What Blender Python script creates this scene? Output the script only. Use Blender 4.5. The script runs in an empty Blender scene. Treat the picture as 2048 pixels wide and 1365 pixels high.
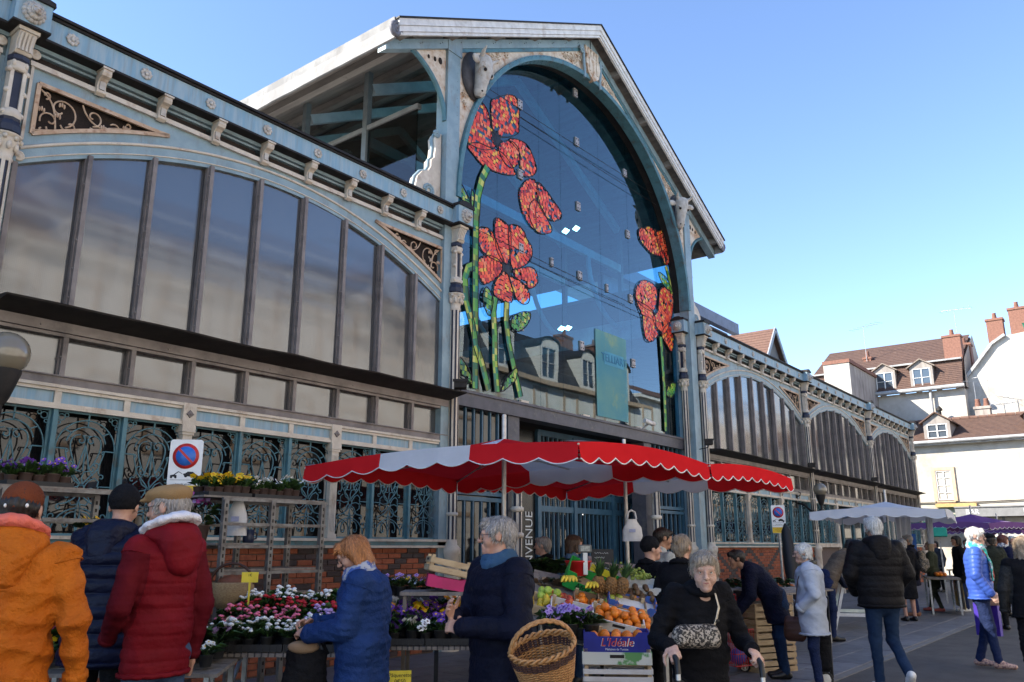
import bpy, bmesh, math, random
import numpy as np
from mathutils import Vector, Matrix
R = math.radians
PI = math.pi
rnd = random.Random(7)
S = bpy.context.scene
COL = S.collection

# ------------------------------------------------------------------ camera
F_PX, HOR, ANG, DIST, EYE = 1640.0, 1094.0, R(37.9), 9.0, 1.55
PITCH = math.atan((HOR - 682.5) / F_PX)
FW = np.array([math.cos(ANG) * math.cos(PITCH), math.sin(ANG) * math.cos(PITCH), math.sin(PITCH)])
RT = np.array([math.sin(ANG), -math.cos(ANG), 0.0])
UP = np.cross(RT, FW)
EYEP = np.array([0.0, -DIST, EYE])
cd = bpy.data.cameras.new('camera')
cam = bpy.data.objects.new('camera', cd)
COL.objects.link(cam)
cam.location = EYEP
cam.rotation_euler = Vector(FW).to_track_quat('-Z', 'Y').to_euler()
cd.sensor_width = 36.0
cd.lens = 36.0 * F_PX / 2048.0
cd.clip_end = 3000.0
cd.clip_start = 0.05
S.camera = cam

# ------------------------------------------------------------------ sky, sun, exposure
SUN_AZ, SUN_EL = R(42.0), R(34.6)
SUNV = Vector((-math.cos(SUN_AZ) * math.cos(SUN_EL), math.sin(SUN_AZ) * math.cos(SUN_EL), math.sin(SUN_EL)))
W = bpy.data.worlds.new('World')
S.world = W
W.use_nodes = True
wn = W.node_tree
bg = wn.nodes['Background']
sky = wn.nodes.new('ShaderNodeTexSky')
sky.sky_type = 'NISHITA'
sky.sun_disc = False
sky.sun_elevation = SUN_EL
sky.sun_rotation = math.atan2(SUNV.x, SUNV.y)
sky.altitude = 1400.0
sky.air_density = 1.0
sky.dust_density = 0.05
sky.ozone_density = 2.0
hsv = wn.nodes.new('ShaderNodeHueSaturation')
hsv.inputs['Hue'].default_value = 0.504
hsv.inputs['Saturation'].default_value = 1.04
wn.links.new(sky.outputs[0], hsv.inputs['Color'])
wn.links.new(hsv.outputs[0], bg.inputs[0])
bg.inputs[1].default_value = 0.142
sd = bpy.data.lights.new('sun', 'SUN')
sd.energy = 4.6
sd.angle = R(0.5)
sd.color = (1.0, 0.93, 0.82)
sun = bpy.data.objects.new('sun', sd)
COL.objects.link(sun)
sun.rotation_euler = SUNV.to_track_quat('Z', 'Y').to_euler()
sun.location = (-20, 20, 30)
S.view_settings.view_transform = 'Standard'
S.view_settings.look = 'None'
S.view_settings.exposure = 1.52
S.view_settings.gamma = 1.0
S.view_settings.use_curve_mapping = False
S.cycles.max_bounces = 5
S.cycles.diffuse_bounces = 2
S.cycles.glossy_bounces = 3
S.cycles.transmission_bounces = 3
S.cycles.transparent_max_bounces = 8
S.cycles.caustics_reflective = False
S.cycles.caustics_refractive = False

# ------------------------------------------------------------------ measuring the photograph
def ray(x, y):
    return FW * F_PX + RT * (x - 1024) - UP * (y - 682.5)
def onY(x, y, Y=0.0):
    v = ray(x, y)
    return EYEP + v * ((Y + DIST) / v[1])
def onX(x, y, X):
    v = ray(x, y)
    return EYEP + v * (X / v[0])
def onZ(x, y, Z):
    v = ray(x, y)
    return EYEP + v * ((Z - EYE) / v[2])
GF = np.array([math.cos(ANG), math.sin(ANG), 0.0])
def atD(x, y, D):
    v = ray(x, y)
    return EYEP + v * (D / float(v @ GF))

# ------------------------------------------------------------------ materials
MATS = {}
def srgb(*c):
    return tuple((v / 255.0 / 12.92 if v / 255.0 <= 0.04045 else ((v / 255.0 + 0.055) / 1.055) ** 2.4) for v in c)
def mat(name, col, col2=None, scale=6.0, lo=0.4, hi=0.62, rough=0.6, bump=0.0, bscale=60.0, metal=0.0, spec=0.4,
        stretch=(1, 1, 1), dirt=None, dscale=2.2, dlo=0.55, dhi=0.72, dstretch=(1, 1, 1), coords='w', sheen=0.0, detail=5.0, vary=0.0, trans=0.0, sub=0.0, bdist=0.012):
    """Principled material: colour pair by noise, an optional dirt layer, fine bump."""
    if name in MATS:
        return MATS[name]
    m = bpy.data.materials.new(name)
    m.use_nodes = True
    n, l = m.node_tree.nodes, m.node_tree.links
    p = n['Principled BSDF']
    p.inputs['Roughness'].default_value = rough
    p.inputs['Metallic'].default_value = metal
    p.inputs['Specular IOR Level'].default_value = spec
    if sheen:
        p.inputs['Sheen Weight'].default_value = sheen
    if sub:
        p.inputs['Subsurface Weight'].default_value = sub
        p.inputs['Subsurface Radius'].default_value = (0.012, 0.005, 0.003)
        p.inputs['Subsurface Scale'].default_value = 1.0
    if coords == 'w':
        src = n.new('ShaderNodeNewGeometry').outputs['Position']
    else:
        src = n.new('ShaderNodeTexCoord').outputs['Object']
    def noise(sc, st, det=detail, r=0.6):
        mp = n.new('ShaderNodeMapping')
        mp.inputs['Scale'].default_value = st
        l.new(src, mp.inputs['Vector'])
        t = n.new('ShaderNodeTexNoise')
        t.inputs['Scale'].default_value = sc
        t.inputs['Detail'].default_value = det
        t.inputs['Roughness'].default_value = r
        l.new(mp.outputs[0], t.inputs['Vector'])
        return t.outputs['Fac']
    def ramp(f, a, b):
        mr = n.new('ShaderNodeMapRange')
        mr.inputs['From Min'].default_value = a
        mr.inputs['From Max'].default_value = b
        l.new(f, mr.inputs['Value'])
        return mr.outputs[0]
    def mix(f, a, b):
        mx = n.new('ShaderNodeMix')
        mx.data_type = 'RGBA'
        if hasattr(f, 'default_value') or hasattr(f, 'is_linked'):
            l.new(f, mx.inputs['Factor'])
        for s_, i in ((a, 6), (b, 7)):
            if isinstance(s_, tuple):
                mx.inputs[i].default_value = (*s_[:3], 1)
            else:
                l.new(s_, mx.inputs[i])
        return mx.outputs[2]
    if col2 is None:
        col2 = tuple(c * 0.82 for c in col)
    c = mix(ramp(noise(scale, stretch), lo, hi), tuple(col), tuple(col2))
    if dirt is not None:
        c = mix(ramp(noise(dscale, dstretch, 6.0, 0.7), dlo, dhi), c, tuple(dirt))
    if vary:
        oi = n.new('ShaderNodeObjectInfo')
        hs = n.new('ShaderNodeHueSaturation')
        mr = n.new('ShaderNodeMapRange')
        mr.inputs['To Min'].default_value = 1 - vary
        mr.inputs['To Max'].default_value = 1 + vary
        l.new(oi.outputs['Random'], mr.inputs['Value'])
        l.new(mr.outputs[0], hs.inputs['Value'])
        l.new(c, hs.inputs['Color'])
        c = hs.outputs[0]
    l.new(c, p.inputs['Base Color'])
    if trans:
        p.inputs['Transmission Weight'].default_value = trans
    if bump:
        b = n.new('ShaderNodeBump')
        b.inputs['Strength'].default_value = min(1.0, bump)
        b.inputs['Distance'].default_value = bdist
        l.new(noise(bscale, stretch, 4.0), b.inputs['Height'])
        l.new(b.outputs[0], p.inputs['Normal'])
    MATS[name] = m
    return m
def emis(name, col, strength):
    if name in MATS:
        return MATS[name]
    m = bpy.data.materials.new(name)
    m.use_nodes = True
    p = m.node_tree.nodes['Principled BSDF']
    p.inputs['Base Color'].default_value = (*col, 1)
    p.inputs['Emission Color'].default_value = (*col, 1)
    p.inputs['Emission Strength'].default_value = strength
    MATS[name] = m
    return m

# ------------------------------------------------------------------ mesh builder
def frame_of(t):
    t = t / (np.linalg.norm(t) + 1e-12)
    a = np.array([0, 0, 1.0]) if abs(t[2]) < 0.9 else np.array([1.0, 0, 0])
    u = np.cross(a, t); u /= np.linalg.norm(u)
    return u, np.cross(t, u)
class MB:
    def __init__(s):
        s.v, s.f, s.m, s.sm = [], [], [], []
        s.mi, s.smooth = 0, False
    def add(s, vs, fs, mi=None, smooth=None):
        o = len(s.v)
        s.v.extend([tuple(map(float, q)) for q in vs])
        for f in fs:
            s.f.append([o + i for i in f])
            s.m.append(s.mi if mi is None else mi)
            s.sm.append(s.smooth if smooth is None else smooth)
        return s
    def box(s, x0, x1, y0, y1, z0, z1, mi=None):
        return s.add([(x0, y0, z0), (x1, y0, z0), (x1, y1, z0), (x0, y1, z0), (x0, y0, z1), (x1, y0, z1), (x1, y1, z1), (x0, y1, z1)],
                     [(0, 3, 2, 1), (4, 5, 6, 7), (0, 1, 5, 4), (1, 2, 6, 5), (2, 3, 7, 6), (3, 0, 4, 7)], mi, False)
    def bevbox(s, x0, x1, y0, y1, z0, z1, b=0.01, mi=None):
        pts = []
        for z, i in ((z0, b), (z0 + b, 0), (z1 - b, 0), (z1, b)):
            pts.append([(x0 + i, y0 + i, z), (x1 - i, y0 + i, z), (x1 - i, y1 - i, z), (x0 + i, y1 - i, z)])
        return s.loft(pts, mi=mi, smooth=False)
    def loft(s, rings, closed=True, caps=True, mi=None, smooth=True):
        n = len(rings[0])
        vs = [p for r in rings for p in r]
        fs = []
        for k in range(len(rings) - 1):
            for i in range(n if closed else n - 1):
                j = (i + 1) % n
                fs.append((k * n + i, k * n + j, (k + 1) * n + j, (k + 1) * n + i))
        s.add(vs, fs, mi, smooth)
        if caps and closed:
            s.add(rings[0], [tuple(range(n - 1, -1, -1))], mi, False)
            s.add(rings[-1], [tuple(range(n))], mi, False)
        return s
    def prism(s, poly, y0, y1, mi=None, plane='xz', smooth=False):
        """extrude a 2D polygon (counter-clockwise seen from -y) between two depths"""
        def P(p, d):
            return (p[0], d, p[1]) if plane == 'xz' else ((p[0], p[1], d) if plane == 'xy' else (d, p[0], p[1]))
        n = len(poly)
        s.add([P(p, y0) for p in poly] + [P(p, y1) for p in poly],
              [tuple(range(n)), tuple(range(2 * n - 1, n - 1, -1))], mi, False)
        s.add([P(p, y0) for p in poly] + [P(p, y1) for p in poly],
              [(i, i + n, (i + 1) % n + n, (i + 1) % n) for i in range(n)], mi, smooth)
        return s
    def tube(s, pts, r, n=6, mi=None, caps=True, smooth=True, closed=False, ry=None):
        pts = [np.array(p, float) for p in pts]
        rr = r if hasattr(r, '__len__') else [r] * len(pts)
        rings = []
        u = None
        for i, p in enumerate(pts):
            if closed:
                t = pts[(i + 1) % len(pts)] - pts[i - 1]
            else:
                t = pts[min(i + 1, len(pts) - 1)] - pts[max(i - 1, 0)]
            t = t / (np.linalg.norm(t) + 1e-12)
            if u is None:
                u, w = frame_of(t)
            else:
                u = u - t * (u @ t)
                nu = np.linalg.norm(u)
                u = u / nu if nu > 1e-6 else frame_of(t)[0]
            w = np.cross(t, u)
            q = rr[i] if ry is None else ry
            rings.append([p + u * math.cos(2 * PI * k / n + PI / n) * rr[i] + w * math.sin(2 * PI * k / n + PI / n) * q for k in range(n)])
        if closed:
            rings.append(rings[0])
            return s.loft(rings, caps=False, mi=mi, smooth=smooth)
        return s.loft(rings, caps=caps, mi=mi, smooth=smooth)
    def bar(s, a, b, w, h=None, mi=None, up=(0, 0, 1)):
        """rectangular bar from a to b; w across, h along up"""
        a, b = np.array(a, float), np.array(b, float)
        h = w if h is None else h
        t = b - a; t /= np.linalg.norm(t)
        up = np.array(up, float)
        if abs(up @ t) > 0.95:
            up = np.array([0, 1.0, 0]) if abs(t[1]) < 0.9 else np.array([1.0, 0, 0])
        u = np.cross(t, up); u /= np.linalg.norm(u)
        v = np.cross(u, t)
        rg = [[p + u * sx * w / 2 + v * sy * h / 2 for sx, sy in ((-1, -1), (1, -1), (1, 1), (-1, 1))] for p in (a, b)]
        return s.loft(rg, mi=mi, smooth=False)
    def lathe(s, prof, n=16, c=(0, 0, 0), mi=None, smooth=True, sx=1.0, sy=1.0, axis='z'):
        rings = []
        for r, z in prof:
            ring = []
            for k in range(n):
                a = 2 * PI * k / n
                p = (r * math.cos(a) * sx, r * math.sin(a) * sy, z)
                if axis == 'y': p = (p[0], -p[2], p[1])
                if axis == 'x': p = (-p[2], p[0], p[1])
                ring.append((c[0] + p[0], c[1] + p[1], c[2] + p[2]))
            rings.append(ring)
        return s.loft(rings, mi=mi, smooth=smooth)
    def ball(s, c, rx, ry=None, rz=None, n=10, m=7, mi=None):
        ry = rx if ry is None else ry
        rz = rx if rz is None else rz
        prof = [(math.sin(PI * (k + .02) / (m + .04)), -math.cos(PI * (k + .02) / (m + .04))) for k in range(m + 1)]
        rings = [[(c[0] + rx * r * math.cos(2 * PI * i / n), c[1] + ry * r * math.sin(2 * PI * i / n), c[2] + rz * z) for i in range(n)] for r, z in prof]
        return s.loft(rings, mi=mi, smooth=True)
    def quad(s, a, b, c, d, mi=None):
        return s.add([a, b, c, d], [(0, 1, 2, 3)], mi, False)
    def xf(s, M, start=0):
        for i in range(start, len(s.v)):
            s.v[i] = tuple(M @ Vector(s.v[i]))
        return s
    def mesh(s, name, mats):
        me = bpy.data.meshes.new(name)
        me.from_pydata(s.v, [], s.f)
        for m in (mats if isinstance(mats, (list, tuple)) else [mats]):
            me.materials.append(m)
        me.polygons.foreach_set('material_index', s.m)
        me.polygons.foreach_set('use_smooth', s.sm)
        me.update()
        return me
    def build(s, name, mats, parent=None, loc=None, rot=None, **kw):
        return put(name, s.mesh(name, mats), parent, loc, rot, **kw)
def tag(o, label=None, cat=None, group=None, kind=None):
    if label: o['label'] = label
    if cat: o['category'] = cat
    if group: o['group'] = group
    if kind: o['kind'] = kind
    return o
def put(name, me, parent=None, loc=None, rot=None, scale=None, **kw):
    o = bpy.data.objects.new(name, me)
    COL.objects.link(o)
    if parent is not None: o.parent = parent
    if loc is not None: o.location = tuple(map(float, loc))
    if rot is not None: o.rotation_euler = rot if hasattr(rot, '__len__') else (0, 0, rot)
    if scale is not None: o.scale = scale if hasattr(scale, '__len__') else (scale,) * 3
    return tag(o, **kw)
def thing(name, label, cat, loc=(0, 0, 0), rot=0, group=None, scale=None):
    return put(name, None, None, loc, rot, scale, label=label, cat=cat, group=group)
def copy_tree(o, loc=None, rot=None, scale=None, parent=None, label=None, group=None):
    c = o.copy()
    COL.objects.link(c)
    if parent is not None: c.parent = parent
    if loc is not None: c.location = tuple(map(float, loc))
    if rot is not None: c.rotation_euler = rot if hasattr(rot, '__len__') else (0, 0, rot)
    if scale is not None: c.scale = scale if hasattr(scale, '__len__') else (scale,) * 3
    if label: c['label'] = label
    if group: c['group'] = group
    for ch in o.children:
        copy_tree(ch, parent=c)
    return c
FONT = bpy.data.fonts.load('<builtin>') if False else None
def lettering(name, txt, m, parent, loc, rot, size, depth=0.003, align='CENTER', sx=1.0, shear=0.0, **kw):
    """flat printed lettering as a thin mesh"""
    cu = bpy.data.curves.new(name, 'FONT')
    cu.body = txt
    cu.size = size
    cu.align_x = align
    cu.align_y = 'CENTER'
    cu.extrude = depth
    cu.shear = shear
    cu.resolution_u = 3
    tmp = bpy.data.objects.new(name, cu)
    COL.objects.link(tmp)
    PENDING_TXT.append((tmp, name, m, parent, loc, rot, sx, kw))
PENDING_TXT = []
def flush_text():
    dg = bpy.context.evaluated_depsgraph_get()
    dg.update()
    for tmp, name, m, parent, loc, rot, sx, kw in PENDING_TXT:
        me = bpy.data.meshes.new_from_object(tmp.evaluated_get(dg))
        me.materials.clear()
        me.materials.append(m)
        put(name, me, parent, loc, rot, (sx, 1, 1), **kw)
    for t in PENDING_TXT:
        bpy.data.objects.remove(t[0])
    PENDING_TXT.clear()

# palette -------------------------------------------------------------------
RUST = (0.20, 0.085, 0.035)
BLUE = mat('blue_paint', (0.26, 0.35, 0.385), (0.20, 0.285, 0.32), 3.0, rough=0.5, dirt=(0.17, 0.155, 0.125), dscale=2.6, dlo=0.52, dhi=0.80, dstretch=(1.5, 1.5, .5), bump=0.2)
BLUES = mat('streaked_blue_paint', (0.20, 0.34, 0.43), (0.30, 0.40, 0.45), 4.0, rough=0.5, stretch=(4, 4, .5), dirt=(0.24, 0.24, 0.2), dscale=2.0, dlo=0.5, dhi=0.78, dstretch=(6, 6, .35))
TEAL = mat('dark_teal_paint', (0.060, 0.145, 0.175), (0.045, 0.11, 0.14), 5.0, rough=0.5)
TEALM = mat('teal_iron_paint', (0.085, 0.195, 0.23), (0.06, 0.15, 0.18), 5.0, rough=0.5, dirt=(0.10, 0.09, 0.07), dscale=5)
CREAM = mat('cream_paint', (0.62, 0.545, 0.445), (0.52, 0.45, 0.36), 5.0, rough=0.55, dirt=(0.27, 0.15, 0.085), dscale=3.6, dlo=0.54, dhi=0.76, dstretch=(1, 1, .6), bump=0.2)
CREAMR = mat('rusty_cream_plaster', (0.66, 0.57, 0.46), (0.54, 0.42, 0.30), 7.0, rough=0.7, dirt=(0.36, 0.17, 0.07), dscale=3.4, dlo=0.50, dhi=0.66, bump=0.35, bscale=45)
WHITEP = mat('chalky_white_paint', (0.70, 0.67, 0.63), (0.58, 0.55, 0.51), 6.0, rough=0.6, dirt=(0.40, 0.31, 0.24), dscale=3.0, dlo=0.56, dhi=0.8)
NAVY = mat('dark_navy_paint', (0.018, 0.022, 0.042), (0.026, 0.03, 0.05), 8.0, rough=0.5)
BROWN = mat('brown_frame_paint', (0.22, 0.19, 0.175), (0.16, 0.135, 0.125), 4.0, rough=0.55, dirt=(0.08, 0.07, 0.068), dscale=1.5)
BLACKM = mat('blackened_sheet_metal', (0.018, 0.016, 0.015), (0.028, 0.024, 0.022), 6.0, rough=0.6, spec=.2)
DARKV = mat('dark_wire_mesh', (0.018, 0.012, 0.010), (0.03, 0.02, 0.016), 60.0, rough=0.9)
ZINC = mat('zinc_sheet', (0.40, 0.40, 0.39), (0.27, 0.27, 0.27), 2.5, rough=0.55, metal=0.0, dirt=(0.28, 0.28, 0.27), dscale=3.0, dstretch=(3, 3, .5))
STONE = mat('pale_carved_stone', (0.52, 0.49, 0.44), (0.40, 0.36, 0.31), 9.0, rough=0.75, bump=0.2, dirt=(0.28, 0.18, 0.11), dscale=5)
BOARD = mat('weathered_grey_boards', (0.28, 0.25, 0.22), (0.20, 0.175, 0.155), 5.0, stretch=(1, .15, 1), rough=0.8, dirt=(0.10, 0.085, 0.07), dscale=2.0, bump=0.3)
STEEL = mat('galvanised_steel', (0.42, 0.42, 0.42), (0.30, 0.30, 0.30), 14.0, rough=0.4, metal=0.75)
# ================================================================== MARKET HALL
HALL = thing('market_hall', 'covered iron and glass market hall with blue and cream paint and a gabled entrance', 'building')

def glass_mat(name, base, rough, refl, bumpk=0.0, cell=30.0, see=0.0, tint=(1, 1, 1), wav=0.0):
    """pane: fresnel mirror over a body colour, or over clear tinted transparency"""
    m = bpy.data.materials.new(name)
    m.use_nodes = True
    n, l = m.node_tree.nodes, m.node_tree.links
    out = n['Material Output']
    n.remove(n['Principled BSDF'])
    gl = n.new('ShaderNodeBsdfGlossy'); gl.inputs['Roughness'].default_value = rough; gl.inputs['Color'].default_value = (.78, .92, 1, 1) if name == 'tall_entrance_glass' else (1, 1, 1, 1)
    fr = n.new('ShaderNodeFresnel'); fr.inputs['IOR'].default_value = refl
    mx = n.new('ShaderNodeMixShader')
    if see > 0:
        body = n.new('ShaderNodeBsdfTransparent'); body.inputs['Color'].default_value = (*[see * t for t in tint], 1)
    else:
        body = n.new('ShaderNodeBsdfDiffuse'); body.inputs['Color'].default_value = (*base, 1)
    gb_ = n.new('ShaderNodeNewGeometry'); fb = n.new('ShaderNodeMath'); fb.operation = 'SUBTRACT'; fb.use_clamp = True
    l.new(fr.outputs[0], fb.inputs[0]); l.new(gb_.outputs['Backfacing'], fb.inputs[1])
    l.new(fb.outputs[0], mx.inputs[0]); l.new(body.outputs[0], mx.inputs[1]); l.new(gl.outputs[0], mx.inputs[2])
    l.new(mx.outputs[0], out.inputs['Surface'])
    if bumpk:
        g = n.new('ShaderNodeNewGeometry')
        mp = n.new('ShaderNodeMapping')
        l.new(g.outputs['Position'], mp.inputs[0])
        b = n.new('ShaderNodeBump'); b.inputs['Strength'].default_value = bumpk; b.inputs['Distance'].default_value = 0.004
        if wav:
            t = n.new('ShaderNodeTexNoise'); t.inputs['Scale'].default_value = wav; t.inputs['Detail'].default_value = 1.0
            l.new(mp.outputs[0], t.inputs['Vector']); l.new(t.outputs['Fac'], b.inputs['Height'])
            b.inputs['Distance'].default_value = 0.05
        else:
            mp.inputs['Scale'].default_value = (1, 0.0, 1)
            t = n.new('ShaderNodeTexVoronoi'); t.distance = 'CHEBYCHEV'; t.inputs['Randomness'].default_value = 0.0; t.inputs['Scale'].default_value = cell
            t2 = n.new('ShaderNodeTexNoise'); t2.inputs['Scale'].default_value = 1.6; t2.inputs['Detail'].default_value = 2.0
            ad = n.new('ShaderNodeMath'); ad.operation = 'MULTIPLY_ADD'; ad.inputs[1].default_value = .8
            l.new(mp.outputs[0], t.inputs['Vector']); l.new(g.outputs['Position'], t2.inputs['Vector'])
            l.new(t2.outputs['Fac'], ad.inputs[0]); l.new(t.outputs['Distance'], ad.inputs[2]); l.new(ad.outputs[0], b.inputs['Height'])
        l.new(b.outputs[0], gl.inputs['Normal']); l.new(b.outputs[0], fr.inputs['Normal'])
    MATS[name] = m
    return m
GRID_GLASS = glass_mat('ribbed_cathedral_glass', (0.055, 0.055, 0.055), 0.05, 2.1, 0.16, 52.0)
DARK_GLASS = glass_mat('dark_shop_glass', (0.012, 0.012, 0.013), 0.03, 1.55)
CLEAR_GLASS = glass_mat('tall_entrance_glass', (0, 0, 0), 0.0, 1.95, 0.07, see=0.86, tint=(0.50, 0.86, 1.0), wav=0.55)
CLER_GLASS = glass_mat('clerestory_glass', (0, 0, 0), 0.03, 1.5, see=0.45, tint=(0.8, 0.85, 0.8))

def spiral(cx, cz, r0, r1, a0, a1, n=14):
    return [(cx + (r0 + (r1 - r0) * t) * math.cos(a0 + (a1 - a0) * t), cz + (r0 + (r1 - r0) * t) * math.sin(a0 + (a1 - a0) * t)) for t in [i / (n - 1) for i in range(n)]]
def bez(p0, p1, p2, p3, n=9):
    return [tuple((1 - t) ** 3 * np.array(p0) + 3 * (1 - t) ** 2 * t * np.array(p1) + 3 * (1 - t) * t * t * np.array(p2) + t ** 3 * np.array(p3)) for t in [i / (n - 1) for i in range(n)]]
def wire(mb, pts, r, y=0.0, n=4, mi=None, mirror=False, closed=False):
    mb.tube([(x, y, z) for x, z in pts], r, n, mi, caps=not closed, closed=closed)
    if mirror:
        mb.tube([(-x, y, z) for x, z in pts], r, n, mi, caps=not closed, closed=closed)

# ---- one iron grille panel (width .72, height 1.3), local origin bottom centre
def grille_mesh():
    g = MB()
    r = 0.0085
    hw = 0.335
    for sx in (-1, 1):
        g.box(sx * hw - 0.012, sx * hw + 0.012, -0.014, 0.014, 0, 1.30)
    g.box(-hw - .012, hw + .012, -0.016, 0.016, 1.275, 1.30)
    g.box(-hw - .012, hw + .012, -0.016, 0.016, 0, 0.03)
    wire(g, spiral(0, 0.90, 0.315, 0.315, 0, PI, 18), r)                 # great arch
    wire(g, [(0.315, .90), (.315, 0.03)], r, mirror=True)
    wire(g, spiral(0, 0.93, 0.215, 0.215, 0.25, PI - .25, 14), r)        # inner arch
    for a in (R(40), R(90), R(140)):
        wire(g, [(0.215 * math.cos(a), .93 + .215 * math.sin(a)), (0.315 * math.cos(a), .9 + .315 * math.sin(a))], r)
    wire(g, [(0, 1.215), (0, 1.28)], r * 1.3)
    for cx, cz, q in ((0.285, 1.225, .035), (0.235, 1.25, .02), (0.31, 1.165, .018)):
        wire(g, spiral(cx, cz, q, q, 0, 2 * PI, 9)[:-1], r * .8, mirror=True, closed=True)
    for z in (0.90, 0.52):
        wire(g, [(0.205, z), (hw, z)], r * 1.1, mirror=True)
        wire(g, spiral(0.20, z - 0.025, 0.005, 0.028, 5.5, 1.6, 8), r * .8, mirror=True)
    # hanging bell of scrolls
    wire(g, spiral(0.055, 1.0, 0.012, 0.05, 7.2, PI / 2, 10) + bez((0.0, 1.05), (-.0, 1.0), (0, .98), (0, .95), 3), r, mirror=True)
    wire(g, bez((0.07, 1.06), (0.22, 1.05), (0.16, .85), (0.08, 0.72)) + spiral(0.095, 0.70, 0.035, 0.01, 2.4, 7.5, 9), r, mirror=True)
    wire(g, bez((0.0, .97), (0.01, .88), (0.05, .80), (0.055, .70)), r * .9, mirror=True)
    wire(g, [(0, .97), (0, .68)], r)
    wire(g, bez((0.0, 0.52), (0.06, .62), (0.14, .66), (0.165, .73)) + spiral(0.13, 0.745, 0.035, 0.01, -.3, 4.6, 9), r, mirror=True)
    wire(g, bez((0.205, .90), (0.20, .80), (0.13, .72), (0.18, .64)) + spiral(.2, .62, .03, .008, 1.6, -3, 8), r * .9, mirror=True)
    # eight-petalled wheel
    wire(g, spiral(0, 0.50, 0.036, 0.036, 0, 2 * PI, 11)[:-1], r, closed=True)
    for k in range(8):
        a = k * PI / 4 + PI / 8
        ca, sa = math.cos(a), math.sin(a)
        pet = [(.036, 0), (.10, .045), (.165, .05), (.195, .0), (.165, -.05), (.10, -.045), (.036, 0)]
        wire(g, [(u * ca - v * sa, .50 + u * sa + v * ca) for u, v in pet[:5]], r * .9)
    wire(g, bez((0, .46), (.05, .38), (.12, .33), (.2, .33)) + spiral(.2, .295, .035, .008, PI / 2, -3.8, 9), r, mirror=True)
    wire(g, bez((0.02, .25), (.1, .26), (.16, .2), (.14, .12)) + spiral(.105, .12, .035, .008, 0, -4.5, 9), r, mirror=True)
    wire(g, bez((0, .36), (.03, .3), (.03, .2), (0, .03)), r, mirror=True)
    wire(g, spiral(0.0, .03, .26, .26, 0.15, PI - .15, 14), r)
    wire(g, spiral(.26, .20, .05, .012, -PI / 2, 3.6, 10), r * .9, mirror=True)
    return g.mesh('grille', TEALM)
GRILLE = grille_mesh()

# ---- shared meshes for the arcade bay
BW = 7.0
def arch(x):
    return 6.37 - 0.081 * x * x
PW = 6.72 / 9
MULX = [-3.36 + PW * i for i in range(10)]
def spandrel_plate():
    b = MB()
    X0 = 3.40
    xs = sorted(set([-X0 + i * (2 * X0) / 52 for i in range(53)] + [-3.24, -1.72, 1.72, 3.24]))
    for a, c in zip(xs[:-1], xs[1:]):
        la, lc = arch(a), arch(c)
        mid = abs((a + c) / 2)
        b.quad((a, 0, la), (c, 0, lc), (c, 0, lc + .17), (a, 0, la + .17))
        b.quad((a, .10, la), (c, .10, lc), (c, 0, lc), (a, 0, la))
        if 1.72 < mid < 3.24:
            b.quad((a, .012, la + .17), (c, .012, lc + .17), (c, .012, lc + .335), (a, .012, la + .335))
            b.quad((a, .012, 6.465), (c, .012, 6.465), (c, .012, 6.62), (a, .012, 6.62))
            b.quad((a, .10, la + .3), (c, .10, lc + .3), (c, .10, 6.50), (a, .10, 6.50), mi=1)
        else:
            b.quad((a, .012, la + .17), (c, .012, lc + .17), (c, .012, 6.62), (a, .012, 6.62))
    for sx in (-1, 1):
        b.box(min(sx * X0, sx * 3.5), max(sx * X0, sx * 3.5), -0.005, .12, 1.5, 6.9)
        b.box(min(sx * 3.36, sx * 3.42), max(sx * 3.36, sx * 3.42), -.035, .03, 3.1, 5.55)
    for z0, z1, y in ((6.80, 6.83, .02), (6.84, 6.89, -.02)):
        b.box(-3.4, 3.4, y, .10, z0, z1)
    return b.mesh('arcade_wall', [BLUE, DARKV])
def mouldings():
    b = MB()
    n = 44
    arc = [(-3.33 + 6.66 * i / n) for i in range(n + 1)]
    wire(b, [(x, arch(x) + .185) for x in arc], .020, -.004, 6)
    wire(b, [(x, arch(x) + .055) for x in arc], .010, -.003, 4)
    b.box(-3.36, 3.36, -.035, .02, 6.62, 6.655)
    b.box(-3.36, 3.36, -.022, .02, 6.657, 6.685)
    b.box(-3.345, -3.315, -.025, .012, 5.75, 6.619)
    b.box(3.315, 3.345, -.025, .012, 5.75, 6.619)
    for sx in (-1, 1):
        b.lathe([(.055, 0), (.06, .012), (.045, .022), (.03, .014), (.02, .028), (.001, .03)], 14, (sx * 3.33, -.005, 5.56), axis='y')
        b.lathe([(.055, 0), (.06, .012), (.045, .022), (.03, .014), (.02, .028), (.001, .03)], 14, (sx * 3.33, -.022, 6.76), axis='y')
    return b.mesh('moulding', CREAM)
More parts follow.
